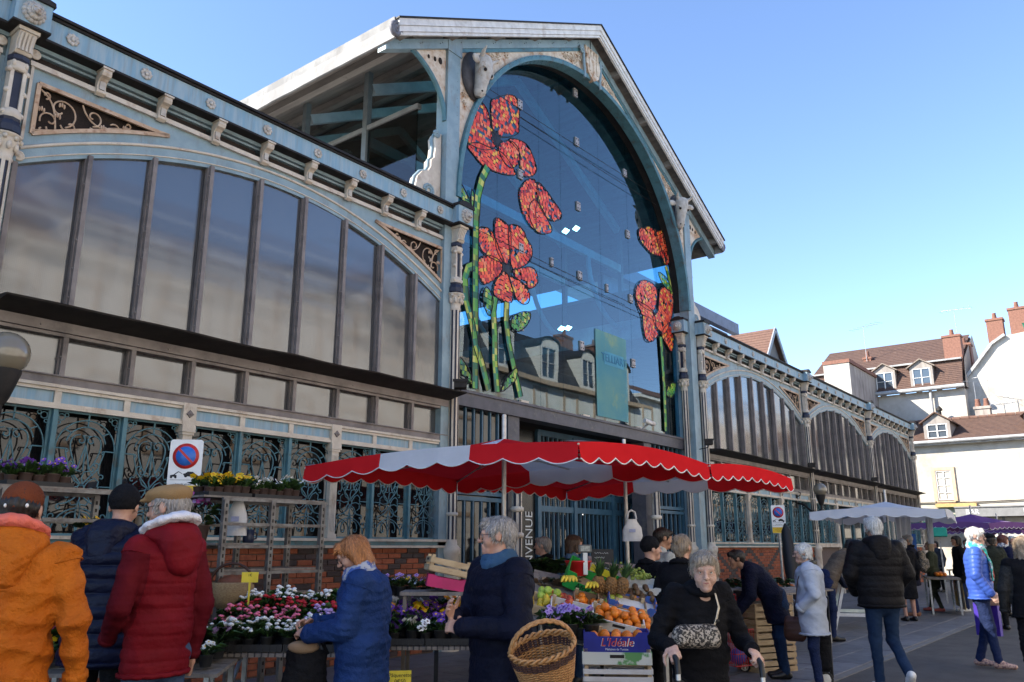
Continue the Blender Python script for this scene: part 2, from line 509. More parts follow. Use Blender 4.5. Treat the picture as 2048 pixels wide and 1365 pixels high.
def fret_mesh():
    """triangular pierced panel on the left of a bay: frame and scrolls (mirrored for the right)"""
    b = MB()
    x0, x1 = -3.24, -1.72
    bot = [(x0 + (x1 - x0) * i / 10, arch(x0 + (x1 - x0) * i / 10) + .34) for i in range(11)]
    ring = bot + [(x0, 6.46)]
    ring = ring[:-1] + [(x1 - .12, 6.462), (x0, 6.46)]
    for i in range(len(ring)):
        p, q = ring[i], ring[(i + 1) % len(ring)]
        b.bar((p[0], -.004, p[1]), (q[0], -.004, q[1]), .045, .03, up=(0, 1, 0))
    r, y = .0105, .03
    w = lambda pts: wire(b, pts, r, y, 5)
    w(bez((-3.2, 5.93), (-2.9, 6.05), (-2.7, 6.1), (-2.55, 6.2)) + bez((-2.55, 6.2), (-2.4, 6.32), (-2.2, 6.36), (-1.86, 6.43)))
    w(spiral(-2.97, 6.26, .19, .02, -1.2, 5.4, 22))
    w(spiral(-3.07, 6.10, .11, .015, 3.6, -2.2, 16))
    w(spiral(-2.86, 6.12, .10, .015, 3.4, 8.6, 16))
    w(spiral(-2.62, 6.33, .11, .015, -1.5, 4.6, 16))
    w(spiral(-2.63, 6.14, .055, .01, 1.8, -3.5, 12))
    w(spiral(-2.36, 6.29, .07, .01, 2.6, -3.2, 14))
    w(spiral(-2.22, 6.40, .045, .01, -2.0, 3.2, 12))
    w(spiral(-2.06, 6.365, .035, .008, 2.5, -3.0, 10))
    w(spiral(-3.14, 6.38, .05, .01, -1.5, 4.0, 12))
    w(spiral(-3.14, 5.97, .06, .01, 0.8, -4.2, 12))
    w(bez((-3.2, 6.42), (-3.05, 6.35), (-3.02, 6.2), (-3.0, 6.0)))
    w(bez((-3.0, 6.0), (-2.95, 5.98), (-2.85, 6.0), (-2.78, 6.05)))
    w(bez((-2.75, 6.43), (-2.7, 6.3), (-2.62, 6.24), (-2.5, 6.24)))
    for cx, cz in ((-3.0, 6.16), (-2.97, 6.30), (-2.5, 6.23), (-2.25, 6.33), (-3.17, 6.17)):
        for a in (0.6, 1.57, 2.5):
            b.ball((cx + .03 * math.cos(a), y - .012, cz + .03 * math.sin(a)), .013, .012, .03, 6, 4)
    return b.mesh('fretwork', mat('rusty_tan_paint', (.55, .40, .28), (.44, .29, .18), 6, rough=.6, dirt=(.25, .11, .05), dscale=7, dlo=.52, dhi=.7))
def rosette_mesh():
    b = MB()
    for k in range(8):
        a = k * PI / 4
        b.ball((.05 * math.cos(a), -.008, .05 * math.sin(a)), .026, .014, .026, 7, 5)
    b.ball((0, -.018, 0), .026, .016, .026, 8, 5)
    b.lathe([(.06, 0), (.06, .008), (.001, .01)], 14, axis='y')
    return b.mesh('rosette', STONE)
def bracket_mesh():
    """scrolled console: origin top, against the wall"""
    b = MB()
    side = [(0.0, 0), (-.17, 0), (-.175, -.05), (-.155, -.085), (-.11, -.10), (-.07, -.13), (-.055, -.18), (-.065, -.225), (-.06, -.27), (-.03, -.29), (0, -.285)]
    b.prism([(y, z) for y, z in side], -.05, .05, plane='yz')
    b.box(-.062, .062, -.19, 0, -.012, .012)
    b.tube([(-.055, -.13, -.055), (.055, -.13, -.055)], .035, 8)
    b.tube([(-.055, -.05, -.25), (.055, -.05, -.25)], .026, 8)
    b.box(-.03, .03, -.085, -.05, -.23, -.13, mi=1)
    return b.mesh('cornice_bracket', [CREAM, STONE])
def mullion(z0, z1):
    b = MB()
    b.box(-.026, .026, -.045, .06, z0, z1)
    b.box(-.042, .042, .005, .06, z0, z1)
    z = z0 + .2
    while z < z1 - .1:
        b.lathe([(.014, 0), (.012, .010), (.001, .014)], 6, (-.027, -.02, z), axis='x')
        z += .33
    return b
M_PLATE, M_MOULD, M_FRET, M_ROS, M_BRK = spandrel_plate(), mouldings(), fret_mesh(), rosette_mesh(), bracket_mesh()
M_FRETR = M_FRET.copy()
for v in M_FRETR.vertices: v.co.x *= -1
M_FRETR.flip_normals()
M_MUL, M_PANE = [], []
for i, x in enumerate(MULX):
    M_MUL.append(mullion(3.96, arch(x) + .02).mesh('mullion', BROWN))
for i in range(9):
    b = MB()
    xa, xb = MULX[i] + .02, MULX[i + 1] - .02
    top = [(xb - (xb - xa) * k / 4, arch(xb - (xb - xa) * k / 4) + .02) for k in range(5)]
    b.prism([(xa, 3.95), (xb, 3.95)] + top, .045, .055)
    M_PANE.append(b.mesh('window_pane', GRID_GLASS))
    # dark head rail
M_LMUL = mullion(3.30, 3.80).mesh('transom_mullion', BROWN)
b = MB(); b.box(-PW / 2 + .02, PW / 2 - .02, .045, .055, 3.28, 3.78); M_LPANE = b.mesh('transom_pane', GRID_GLASS)
def canopy_mesh():
    b = MB()
    n = 14
    rows = []
    rr = random.Random(3)
    for i in range(n + 1):
        x = -3.40 + 6.80 * i / n
        dz = rr.uniform(-.012, .012)
        rows.append([(x, -.06, 3.86), (x, -.46, 3.935 + dz), (x, -.47, 3.955 + dz), (x, -.06, 3.98)])
    b.loft(rows, closed=True, smooth=False)
    return b.mesh('window_canopy', BLACKM)
M_CAN = canopy_mesh()
b = MB()
b.box(-3.40, 3.40, -.075, .10, 3.755, 3.87)
b.box(-3.40, 3.40, -.05, .10, 3.715, 3.75)
for i in range(5): b.ball((-2.9 + i * 1.42, -.077, 3.80), .012, .006, .012, 6, 4)
M_BEAM = b.mesh('window_beam', BROWN)
b = MB(); b.box(-3.40, 3.40, -.05, .10, 3.205, 3.30); b.box(-3.4, 3.4, -.07, .1, 3.285, 3.30); M_LSILL = b.mesh('transom_sill', BROWN)
def frieze_mesh():
    b = MB()
    b.box(-3.40, 3.40, -.055, .10, 3.17, 3.203)
    b.box(-3.40, 3.40, -.035, .10, 3.135, 3.168)
    b.box(-3.40, 3.40, -.05, .10, 2.95, 2.985)
    b.box(-3.40, 3.40, -.03, .10, 2.987, 3.012)
    for i, x in enumerate(MULX):
        w = .075 if i in (3, 6) else .035
        b.box(x - w, x + w, -.028, .10, 3.012, 3.135)
        if i in (3, 6):
            b.box(x - w - .01, x + w + .01, -.062, .10, 2.94, 3.205)
            b.lathe([(.05, 0), (.045, .015), (.02, .02), (.001, .03)], 4, (x, -.062, 3.075), axis='y', smooth=False, mi=1)
    return b.mesh('frieze', [CREAM, BROWN])
M_FRIEZE = frieze_mesh()
b = MB(); b.box(-PW / 2 + .036, PW / 2 - .036, -.004, .06, 3.013, 3.134); M_FPAN = b.mesh('frieze_panel', BLUES)
def pilaster_mesh():
    b = MB()
    b.box(-.06, .06, -.05, .08, 1.66, 2.83)
    for x in (-.036, -.012, .012, .036):
        b.box(x - .006, x + .006, -.058, -.049, 1.75, 2.78)
    b.box(-.075, .075, -.065, .08, 2.83, 2.86); b.box(-.085, .085, -.075, .08, 2.862, 2.94)
    b.box(-.075, .075, -.065, .08, 1.66, 1.72)
    return b.mesh('grille_pilaster', CREAM)
M_PIL = pilaster_mesh()
b = MB(); b.box(-.022, .022, -.03, .05, 1.66, 2.95); M_POST = b.mesh('grille_post', TEALM)
b = MB()
b.box(-3.40, 3.40, -.09, .12, 1.625, 1.66); b.box(-3.40, 3.40, -.06, .12, 1.57, 1.623, mi=1); b.box(-3.40, 3.40, -.085, .12, 1.535, 1.568)
M_SILL = b.mesh('window_sill', [CREAM, TEALM])
b = MB(); b.box(-3.38, 3.38, .16, .17, 1.62, 3.2); M_LGLASS = b.mesh('grille_glass', DARK_GLASS)
def cornice_mesh():
    b = MB()
    b.box(-3.5, 3.5, -.16, .10, 6.915, 7.17)
    return b.mesh('cornice', BLUES)
M_CORN = cornice_mesh()
b = MB(); b.box(-3.5, 3.5, -.185, .10, 6.885, 6.913); b.box(-3.5, 3.5, -.185, .1, 7.172, 7.20); b.box(-3.5, 3.5, -.215, .10, 7.202, 7.235)
M_CEDGE = b.mesh('cornice_edge', BLACKM)
b = MB(); b.box(-.29, .29, .07, .10, 6.686, 6.798); M_VENT = b.mesh('vent_mesh', DARKV)

BRICK = mat('orange_brick', (0.36, 0.105, 0.045), (0.28, 0.075, 0.035), 18.0, rough=0.85, bump=0.4, bscale=90, vary=.22)
BRICKD = mat('dark_glazed_brick', (0.055, 0.03, 0.028), (0.035, 0.022, 0.022), 18.0, rough=0.6, bump=0.3, bscale=90, vary=.25)
MORTAR = mat('brick_mortar', (0.16, 0.12, 0.10), (0.11, 0.08, 0.07), 30.0, rough=0.95, bump=.5)
b = MB(); b.bevbox(-.118, .118, -.02, .10, -.033, .033, .006); M_BRICK = [b.mesh('brick', BRICK), b.mesh('brick', BRICKD)]
b = MB(); b.bevbox(-.056, .056, -.02, .10, -.033, .033, .006); M_HALF = [b.mesh('brick', BRICK), b.mesh('brick', BRICKD)]

def column(x, y, rot=0.0, z_low=0.0):
    """slender cast column: pedestal, fluted shaft, capital, collars, beaded upper shaft and console"""
    sh = MB()
    n = 16
    rings = []
    def fl(z, r):
        return [(r * (1 if k % 2 else .86) * math.cos(2 * PI * k / n), r * (1 if k % 2 else .86) * math.sin(2 * PI * k / n), z) for k in range(n)]
    for k in range(n):
        a0, a1 = 2 * PI * k / n, 2 * PI * (k + 1) / n
        r0 = .088 if k % 2 else .078
        sh.loft([[(r0 * math.cos(a), r0 * math.sin(a), z) for a in (a0, a1)] for z in (1.62, 5.42)], closed=False, mi=1 if k % 2 == 0 else 0, smooth=False)
    for z in (2.05, 3.05):
        sh.lathe([(.085, -.03), (.105, -.02), (.105, .02), (.085, .03)], 12, (0, 0, z))
    sh.lathe([(.15, z_low), (.15, .25), (.125, .3), (.125, 1.4), (.15, 1.45), (.15, 1.53), (.10, 1.58), (.095, 1.66)], 12)
    o = sh.build('column', [CREAM, NAVY], HALL, (x, y, 0), rot)
    cp = MB()
    cp.lathe([(.085, 5.40), (.095, 5.43), (.085, 5.46), (.09, 5.5), (.125, 5.60), (.135, 5.63), (.12, 5.66), (.15, 5.67), (.15, 5.69)], 14)
    for k in range(8):
        a = 2 * PI * k / 8
        cp.ball((.115 * math.cos(a), .115 * math.sin(a), 5.56), .03, .03, .05, 6, 5)
        cp.ball((.14 * math.cos(a + .39), .14 * math.sin(a + .39), 5.64), .028, .028, .028, 6, 5)
    cp.build('capital', CREAM, o)
    cl = MB()
    cl.lathe([(.08, 5.69), (.13, 5.72), (.13, 5.79), (.10, 5.85), (.11, 5.88)], 8, smooth=False)
    cl.build('collar', NAVY, o)
    cl = MB()
    cl.lathe([(.085, 6.52), (.11, 6.55), (.11, 6.59), (.09, 6.61)], 8, smooth=False)
    cl.build('collar', NAVY, o)
    up = MB()
    up.lathe([(.10, 5.88), (.115, 5.91), (.105, 5.96), (.08, 5.99)], 10)
    up.box(-.05, .05, -.045, .06, 5.97, 6.42, mi=1)
    for sx in (-1, 1):
        up.box(sx * .062 - .018, sx * .062 + .018, -.07, .05, 5.97, 6.42)
        for z in (5.93, 6.18, 6.42):
            up.ball((sx * .085, -.05, z), .032, .03, .032, 8, 5)
    up.lathe([(.08, 6.42), (.11, 6.44), (.095, 6.48), (.105, 6.52)], 10)
    for sx in (-1, 0, 1):
        up.ball((sx * .06, -.07, 6.50), .026, .022, .04, 6, 5)
    up.build('upper_shaft', [CREAM, NAVY], o)
    cs = MB()
    cs.prism([(.06, 6.61), (.06, 6.88), (-.155, 6.88), (-.16, 6.82), (-.125, 6.76), (-.105, 6.70), (-.115, 6.64), (-.09, 6.61)][::-1], -.085, .085, plane='yz')
    for x_ in (-.055, -.018, .018, .055):
        cs.tube([(x_, -.165, 6.83), (x_, -.135, 6.765), (x_, -.112, 6.70), (x_, -.118, 6.64)], .017, 5)
    cs.box(-.105, .105, -.185, .06, 6.845, 6.884)
    cs.build('console', CREAM, o)
    bl = MB()
    bl.box(-.19, .19, -.235, .1, 6.886, 6.91, mi=1)
    bl.box(-.18, .18, -.215, .1, 6.912, 7.22)
    bl.prism([(-.20, 7.221), (.20, 7.221), (.19, 7.27), (.12, 7.285), (.06, 7.32), (-.06, 7.32), (-.12, 7.285), (-.19, 7.27)], -.245, .1, mi=1)
    bl.build('cornice_block', [BLUES, BLACKM], o)
    li = MB()
    c = np.array((0, -.235, 7.06))
    for k in range(14):
        a = 2 * PI * k / 14
        li.ball((.092 * math.cos(a), -.235 + .015, 7.06 + .10 * math.sin(a)), .034, .04, .034, 6, 5)
        li.ball((.065 * math.cos(a + .2), -.26, 7.06 + .072 * math.sin(a + .2)), .03, .035, .03, 6, 5)
    li.ball((0, -.275, 7.065), .06, .05, .07, 10, 7)
    li.ball((0, -.32, 7.035), .036, .035, .03, 8, 6)
    li.ball((0, -.345, 7.045), .018, .018, .014, 6, 4)
    for sx in (-1, 1):
        li.ball((sx * .028, -.315, 7.085), .018, .016, .012, 6, 4)
        li.ball((sx * .06, -.26, 7.125), .02, .02, .022, 6, 4)
        li.ball((sx * .02, -.33, 7.018), .022, .022, .018, 6, 4)
    li.ball((0, -.335, 7.022), .012, .012, .012, 6, 4, mi=1)
    li.build('lion_head', [STONE, DARKV], o)
    return o

NBRICK = [0]
def bay(cx, width, bricks='none', doors=False):
    sc = width / BW
    w = put('arcade_wall', M_PLATE, HALL, (cx, 0, 0), scale=(sc, 1, 1))
    p = lambda n, me, loc=(0, 0, 0), **k: put(n, me, w, loc, **k)
    p('moulding', M_MOULD); p('fretwork', M_FRET); p('fretwork', M_FRETR)
    p('cornice', M_CORN); p('cornice_edge', M_CEDGE)
    for i in range(8):
        p('rosette', M_ROS, (-3.5 + .875 * (i + .52) * .985 + .02, -.163, 7.045))
        x = MULX[i + 1]
        p('cornice_bracket', M_BRK, (x, -.002, 6.884))
    for i in range(9):
        p('vent_mesh', M_VENT, ((MULX[i] + MULX[i + 1]) / 2, 0, 0))
        p('window_pane', M_PANE[i], rot=(R(rnd.uniform(-.25, .25)), 0, R(rnd.uniform(-.4, .4))))
        p('transom_pane', M_LPANE, ((MULX[i] + MULX[i + 1]) / 2, 0, 0), rot=(R(rnd.uniform(-.3, .3)), 0, R(rnd.uniform(-.6, .6))))
        p('frieze_panel', M_FPAN, ((MULX[i] + MULX[i + 1]) / 2, 0, 0))
        if not (doors and i > 2):
            p('grille', GRILLE, ((MULX[i] + MULX[i + 1]) / 2, .03, 1.655))
    for i in range(10):
        p('mullion', M_MUL[i], (MULX[i], 0, 0))
        p('transom_mullion', M_LMUL, (MULX[i], 0, 0))
        if not (doors and i > 3):
            p('grille_pilaster' if i in (3, 6) else 'grille_post', M_PIL if i in (3, 6) else M_POST, (MULX[i], 0, 0))
    p('window_canopy', M_CAN); p('window_beam', M_BEAM); p('transom_sill', M_LSILL); p('frieze', M_FRIEZE)
    if doors:
        b = MB(); b.box(-3.38, -1.2, .16, .17, 1.62, 3.2); b.build('grille_glass', DARK_GLASS, w)
        b = MB(); b.box(-3.4, -1.08, -.09, .12, 1.535, 1.66); b.build('window_sill', CREAM, w)
        b = MB(); b.box(-1.0, 3.38, .5, .55, 0, 3.0); b.build('door_recess', BLACKM, w)
        for x in (.1, 1.3, 2.5):
            b = MB()
            b.box(x, x + .9, .20, .26, .05, 2.7); b.box(x + .1, x + .8, .19, .2, 1.2, 2.5, mi=1)
            b.build('door_leaf', [TEAL, DARK_GLASS], w)
        b = MB(); b.box(-3.4, -1.08, .0, .12, 0.0, 1.53); b.build('brick_plinth', MORTAR, w)
        b = MB(); b.box(-1.13, -.99, -.05, .2, 0.0, 2.94); b.build('door_jamb', CREAM, w)
        return w
    p('grille_glass', M_LGLASS); p('window_sill', M_SILL)
    b = MB(); b.box(-3.4, 3.4, .0, .12, 0, 1.53); pl = b.build('brick_plinth', MORTAR, HALL, (cx, 0, 0), scale=(sc, 1, 1))
    # bricks laid in a running bond with a lattice of dark headers
    x_lo, x_hi, z_lo = bricks if bricks != 'none' else (9, 9, 9)
    rest = MB()
    for row in range(20):
        z = 1.495 - row * .0755
        x, k = -3.39 + (.125 if row % 2 else 0), 0
        if row % 2: pass
        while x < 3.28:
            full = True
            ph = (int(round((x + 3.39) / .125))) % 16
            rr_ = row % 16
            dark = min(abs(ph - rr_ * 1) % 16, abs(ph + rr_ - 16) % 16) in (0, 1) or (NOISE(cx, row, k) < .07)
            xc = x + .122
            if x_lo < xc * sc + cx < x_hi and z > z_lo and NBRICK[0] < 295:
                put('brick', M_BRICK[1 if dark else 0], pl, (xc, 0, z))
                NBRICK[0] += 1
            else:
                rest.bevbox(xc - .118, xc + .118, -.02, .10, z - .033, z + .033, .006, mi=1 if dark else 0)
            x += .25
            k += 1
    rest.build('brick_rest', [BRICK, BRICKD], pl, kind='stuff')
    return w
def NOISE(a, b, c):
    v = math.sin(a * 12.9898 + b * 78.233 + c * 37.719) * 43758.5453
    return v - math.floor(v)
XA, XB, XC, XD, XE, XF = 2.885, 9.885, 19.45, 27.35, 34.93, 42.2
bay((XA + XB) / 2, XB - XA, (7.2, 9.8, .72))
bay((XC + XD) / 2, XD - XC, (20.2, 24.6, 1.0))
bay((XD + XE) / 2, XE - XD, doors=True)
bay((XE + XF) / 2, XF - XE)
wleft = bay(XA - 3.5, 7.0)
b = MB(); b.box(-12.5, 1.6, .6, 2.0, 7.0, 10.4); b.build('added_sun_blocker', BLUE, HALL)  # unseen block, added only to keep the sun off the front shoppers
for x in (XA, XB, XC, XD, XE, XF): column(x, -.09)
cC = column(18.93, .17, -PI / 2)

# ------------------------------------------------------------------ entrance pavilion
CX, AR, AZ = 14.45, 4.46, 7.5
YG = 0.36
APX, SL, HALFW = 13.30, 0.532, 6.35
def roofz(x): return APX - SL * abs(x - CX)
for x0, x1 in ((9.62, 9.95), (18.95, 19.28)):
    b = MB()
    b.box(x0, x1, -.06, .46, 0, 7.2)
    b.box(x0, x1, -.06, .20, 7.2, 10.55)
    b.box(x0 - .02, x1 + .02, -.08, .2, 10.25, 10.55)
    for i in range(16):
        b.ball(((x0 + x1) / 2 + .1, -.06, 7.7 + i * .17), .012, .008, .012, 5, 3)
    b.build('pavilion_pier', BLUE, HALL)
# arch ring with rivets
b = MB()
N = 64
def ringpt(a, r): return (CX + r * math.cos(a), AZ + r * math.sin(a))
angs = [PI * i / N for i in range(N + 1)]
prof = [(AR + .10, .0), (AR + .10, -.10), (AR + .02, -.10), (AR, -.09), (AR, .16), (AR + .10, .16)]
b.loft([[(ringpt(a, r)[0], y, ringpt(a, r)[1]) for r, y in prof] for a in angs], smooth=False)
for a in [PI * (i + .5) / 90 for i in range(90)]:
    for r, y in ((AR + .075, -.102),):
        q = ringpt(a, r); b.ball((q[0], y, q[1]), .013, .010, .013, 5, 3)
    for y in (-.04, .08):
        q = ringpt(a, AR - .002); b.ball((q[0], y, q[1]), .013, .012, .013, 5, 3)
b.build('entrance_arch', TEALM, HALL)
b = MB()
b.loft([[(ringpt(a, AR + .09)[0], y, ringpt(a, AR + .09)[1]) for y in (.14, .40)] for a in angs], closed=False, smooth=True)
b.build('shade_black_reveal', BLACKM, HALL)  # black colour paints in the shade on the inside of the arch
# tympanum panel
b = MB()
xs = [CX - AR + 9.0 * (0.5 - 0.5 * math.cos(PI * i / 70)) for i in range(71)]
for a, c in zip(xs[:-1], xs[1:]):
    za, zc = (AZ + math.sqrt(max(0, (AR + .06) ** 2 - (q - CX) ** 2)) for q in (a, c))
    b.quad((a, -.02, za), (c, -.02, zc), (c, -.02, roofz(c) - .40), (a, -.02, roofz(a) - .40))
b.build('gable_panel', CREAMR, HALL)
# rake beams, rivet strips, bargeboards, soffit
for sx in (-1, 1):
    e = (CX + sx * HALFW, roofz(CX + HALFW))
    d = np.array([sx, -SL]) / math.hypot(1, SL)
    nrm = np.array([-d[1] * -1, -1 * abs(d[0])])
    def rk(t, off, y):  # t along the slope from the apex, off straight down
        x = CX + sx * t
        return (x, y, roofz(x) - off)
    def rake(off0, off1, y0, y1, t0=0.0, t1=HALFW):
        m = MB()
        rg = [[rk(t, off0, y0), rk(t, off0, y1), rk(t, off1, y1), rk(t, off1, y0)] for t in (t0, t1)]
        if sx < 0: rg = [r[::-1] for r in rg]
        return m.loft(rg, smooth=False)
    m = rake(.26, .45, -.07, .12, 0.02)
    m2 = MB()
    for i in range(12):
        for q in (.0, .06):
            p = rk(.5 + i * .5 + q, .33 + q * .3, -.072); m2.ball(p, .016, .012, .016, 5, 3)
    m.add(m2.v, m2.f, smooth=True)
    m.build('rake_beam', BLUE, HALL)
    rake(.43, .53, -.045, .02, .1, 4.6).build('rivet_strip', TEALM, HALL)
    bb = rake(.0, .13, -.37, -.30); k = rake(.135, .24, -.35, -.29, .0, HALFW - .03); bb.add(k.v, k.f); k = rake(.245, .30, -.33, -.28, .0, HALFW - .08); bb.add(k.v, k.f)
    bb.build('bargeboard', WHITEP, HALL)
    rake(-.03, -.002, -.40, -.28, 0, HALFW + .03).build('roof_edge_flashing', BLACKM, HALL)
    for i in range(5):
        t = 1.0 + i * 1.28
        m = MB(); a = rk(t, .16, -.28); c = rk(t, .16, .0)
        m.bar((a[0], -.279, a[2] - .02), (c[0], 0, c[2] - .02), .16, .16).build('purlin_end', BOARD, HALL)
    # boards of the gable soffit, one by one
    nb = 46
    for i in range(nb):
        t0, t1 = HALFW * i / nb, HALFW * (i + 1) / nb - .012
        m = MB(); rg = [[rk(t, .10, -.285), rk(t, .10, .10), rk(t, .125, .10), rk(t, .125, -.285)] for t in (t0, t1)]
        if sx < 0: rg = [r[::-1] for r in rg]
        m.loft(rg, smooth=False).build('soffit_board', BOARD, HALL)
    # roof slab and eave
    m = MB(); rg = [[rk(t, .0, -.29), rk(t, .0, 16), rk(t, .10, 16), rk(t, .10, -.29)] for t in (0, HALFW - .02)]
    if sx < 0: rg = [r[::-1] for r in rg]
    rf = m.loft(rg, smooth=False).build('pavilion_roof', [BOARD], HALL)
    m = MB()
    for i in range(14):
        y = .1 + i * 1.15
        a = rk(0.3, -.03, y); c = rk(HALFW, -.03, y)
        m.bar(a, c, .03, .06)
    m.loft([[rk(t, -.03, -.28), rk(t, -.03, 16), rk(t, -.003, 16), rk(t, -.003, -.28)][:: (1 if sx > 0 else -1)] for t in (0, HALFW)], smooth=False)
    m.build('zinc_roofing', ZINC, rf)
    m = MB()
    ex = CX + sx * HALFW
    rr2 = random.Random(5)
    rows = []
    for i in range(26):
        y = -.30 + i * .65
        o_ = rr2.uniform(-.014, .014)
        rows.append([(ex + sx * .0, y, e[1] - .36 + o_), (ex + sx * .035, y, e[1] - .35 + o_), (ex + sx * .03, y, e[1] - .1), (ex + sx * .05, y, e[1] + .03), (ex, y, e[1] + .04)][:: (1 if sx > 0 else -1)])
    m.loft(rows, closed=True, smooth=False)
    m.build('eave_gutter', mat('weathered_eave_zinc', (.27, .265, .255), (.17, .165, .16), 2.0, rough=.7, dirt=(.11, .10, .09), dscale=2.5, dstretch=(2, 2, .6)), rf)
    m = MB()
    for t in (5.6, 4.2, 3.0, 1.8, .6):
        a = rk(t, .20, .1); m.bar((a[0], .12, a[2]), (a[0], 15.8, a[2]), .14, .18)
    m.build('purlin', BOARD, rf)
    # scrolled end block of the gutter
    m = MB(); m.tube([(ex + sx * .02 + .11 * math.cos(q) * (1 - q / 14), -.31, e[1] - .2 + .14 * math.sin(q) * (1 - q / 14)) for q in [i * .6 for i in range(20)]], .045, 6)
    m.build('gutter_scroll', mat('dark_lead', (.16, .15, .17), (.1, .1, .11), 9, rough=.6), rf)
    # bracket spandrel outside the pier
    px = 9.62 if sx < 0 else 19.28
    m = MB()
    arc = [(px + sx * 1.15 * math.sin(q), 9.0 + 1.0 * (1 - math.cos(q)) if False else 8.95 + 1.15 * (1 - math.cos(q)) * .0 + 0) for q in (0,)]
    pts = [(px + sx * 1.25 * (1 - math.cos(q)), 8.85 + 1.05 * math.sin(q)) for q in [PI / 2 * i / 12 for i in range(13)]]
    m.tube([(x, .0, z) for x, z in pts], .045, 6)
    m.build('bracket_rib', TEALM, HALL)
    m = MB()
    for (xa, za), (xb, zb) in zip(pts[:-1], pts[1:]):
        top = lambda x: min(roofz(x) - .45, 10.3)
        m.quad((xa, .0, za), (xb, .0, zb), (xb, .0, max(zb, top(xb))), (xa, .0, max(za, top(xa))))
        m.quad((xa, .05, za), (xb, .05, zb), (xb, .05, max(zb, top(xb))), (xa, .05, max(za, top(xa))))
    for q, rr3 in ((.25, .05), (.48, .035), (.75, .03)):
        x = px + sx * q * .6; z = 9.95 + q * .0 - q * .12
        m.ball((x, -.008, z + .05), rr3, .012, rr3 * 1.4, 8, 5, mi=1)
    m.build('bracket_spandrel', [CREAMR, DARKV], HALL)
    # volute standing on the wing cornice
    m = MB()
    vx = px + sx * .02
    out = [(0, 7.24), (.62, 7.24), (.60, 7.42), (.56, 7.60), (.44, 7.74), (.30, 7.80), (.24, 7.90), (.24, 8.02), (.16, 8.10), (.14, 8.30), (.16, 8.46), (.10, 8.58), (0, 8.60)]
    m.prism([(vx + sx * a, z) for a, z in (out if sx > 0 else out)][:: (1 if sx > 0 else -1)], .05, .22)
    m.tube([(vx + sx * a, .13, z) for a, z in out[1:]], .04, 6, mi=1)
    m.tube([(vx + sx * (.28 + .13 * math.cos(q) * (1 - q / 16)), .05, 7.42 + .13 * math.sin(q) * (1 - q / 16)) for q in [i * .6 for i in range(20)]], .028, 5, mi=1)
    m.tube([(vx + sx * (.12 + .07 * math.cos(q) * (1 - q / 16)), .05, 8.55 + .07 * math.sin(q) * (1 - q / 16)) for q in [i * .6 for i in range(20)]], .025, 5, mi=1)
    m.build('volute', [CREAM, BLUE], HALL)
# ---- carved ornament of the gable
def carving(seed, spots, name):
    rr = random.Random(seed)
    m = MB()
    for x, z, r in spots:
        a = rr.uniform(0, 6.28); s_ = rr.choice((-1, 1))
        m.tube([(px, -.035, pz) for px, pz in spiral(x, z, r, r * .12, a, a + s_ * rr.uniform(5, 7.5), 14)], [r * .16] * 10 + [r * .2] * 4, 5)
        for k in range(5):
            q = a + s_ * (k * 1.1)
            m.ball((x + r * 1.1 * math.cos(q), -.03, z + r * 1.1 * math.sin(q)), r * .30, .03, r * .2, 6, 4)
    return m.build(name, CREAMR, HALL)
rr = random.Random(11)
def scatter(test, n, r0, r1, box):
    out = []
    k = 0
    while len(out) < n and k < 4000:
        k += 1
        x, z = rr.uniform(box[0], box[1]), rr.uniform(box[2], box[3])
        r = rr.uniform(r0, r1)
        if math.hypot(x - CX, z - AZ) < AR + .2 + r or z + r > roofz(x) - .55 or abs(x - CX) > AR - .05 - r: continue
        if any(math.hypot(x - a, z - c) < (r + q) * .82 for a, c, q in out): continue
        if test(x, z): out.append((x, z, r))
    return out
bullL, bullR = (10.34, 10.02), (18.55, 10.02)
for k, bx in enumerate((bullL, bullR)):
    sx = -1 if k == 0 else 1
    bd = (9.98, 11.6, 8.2, 11.5) if k == 0 else (17.3, 18.92, 8.2, 11.5)
    sp = scatter(lambda x, z: math.hypot(x - bx[0], (z - bx[1]) * .7) > .36, 40, .05, .13, bd)
    carving(20 + k, sp, 'carved_scrollwork')
    m = MB()
    rings = []
    prof = [(0.0, .42, .10, .08), (.0, .36, .16, .13), (-.02, .22, .17, .16), (-.05, .05, .12, .14), (-.08, -.12, .085, .12), (-.10, -.24, .10, .11), (-.10, -.31, .06, .06)]
    for i, (yo, zo, rx, ry) in enumerate(prof):
        rings.append([(rx * math.cos(q), yo - .10 + ry * math.sin(q), zo) for q in [2 * PI * j / 14 for j in range(14)]])
    m.loft(rings)
    for s2 in (-1, 1):
        m.ball((s2 * .115, -.24, .14), .035, .03, .03, 7, 5, mi=1)
        m.ball((s2 * .055, -.28, -.22), .022, .02, .018, 6, 4, mi=1)
        m.tube([(s2 * .12, -.1, .36), (s2 * .2, -.14, .42), (s2 * .24, -.2, .5)], [.05, .035, .01], 8)
        m.ball((s2 * .27, -.10, .24), .13, .035, .065, 8, 5)
        m.ball((s2 * .12, -.215, .185), .05, .03, .02, 7, 5)
    m.build('bull_head', [STONE, DARKV], HALL, (bx[0], -.05, bx[1] + (.0)), (R(20), 0, R(14 if k == 0 else -22)), scale=1.1)
    m = MB(); m.lathe([(.34, 0), (.34, .02), (.36, .03), (.001, .012)], 22, (bx[0] - sx * .02, -.02, bx[1] + .05), axis='y', sy=1.4)
    m.build('head_medallion', mat('dark_medallion', (.10, .095, .10), (.07, .065, .07), 8), HALL)
sp = scatter(lambda x, z: abs(x - CX) > .42, 26, .05, .12, (13.0, 15.9, 11.9, 12.7))
carving(33, sp, 'carved_scrollwork')
m = MB()
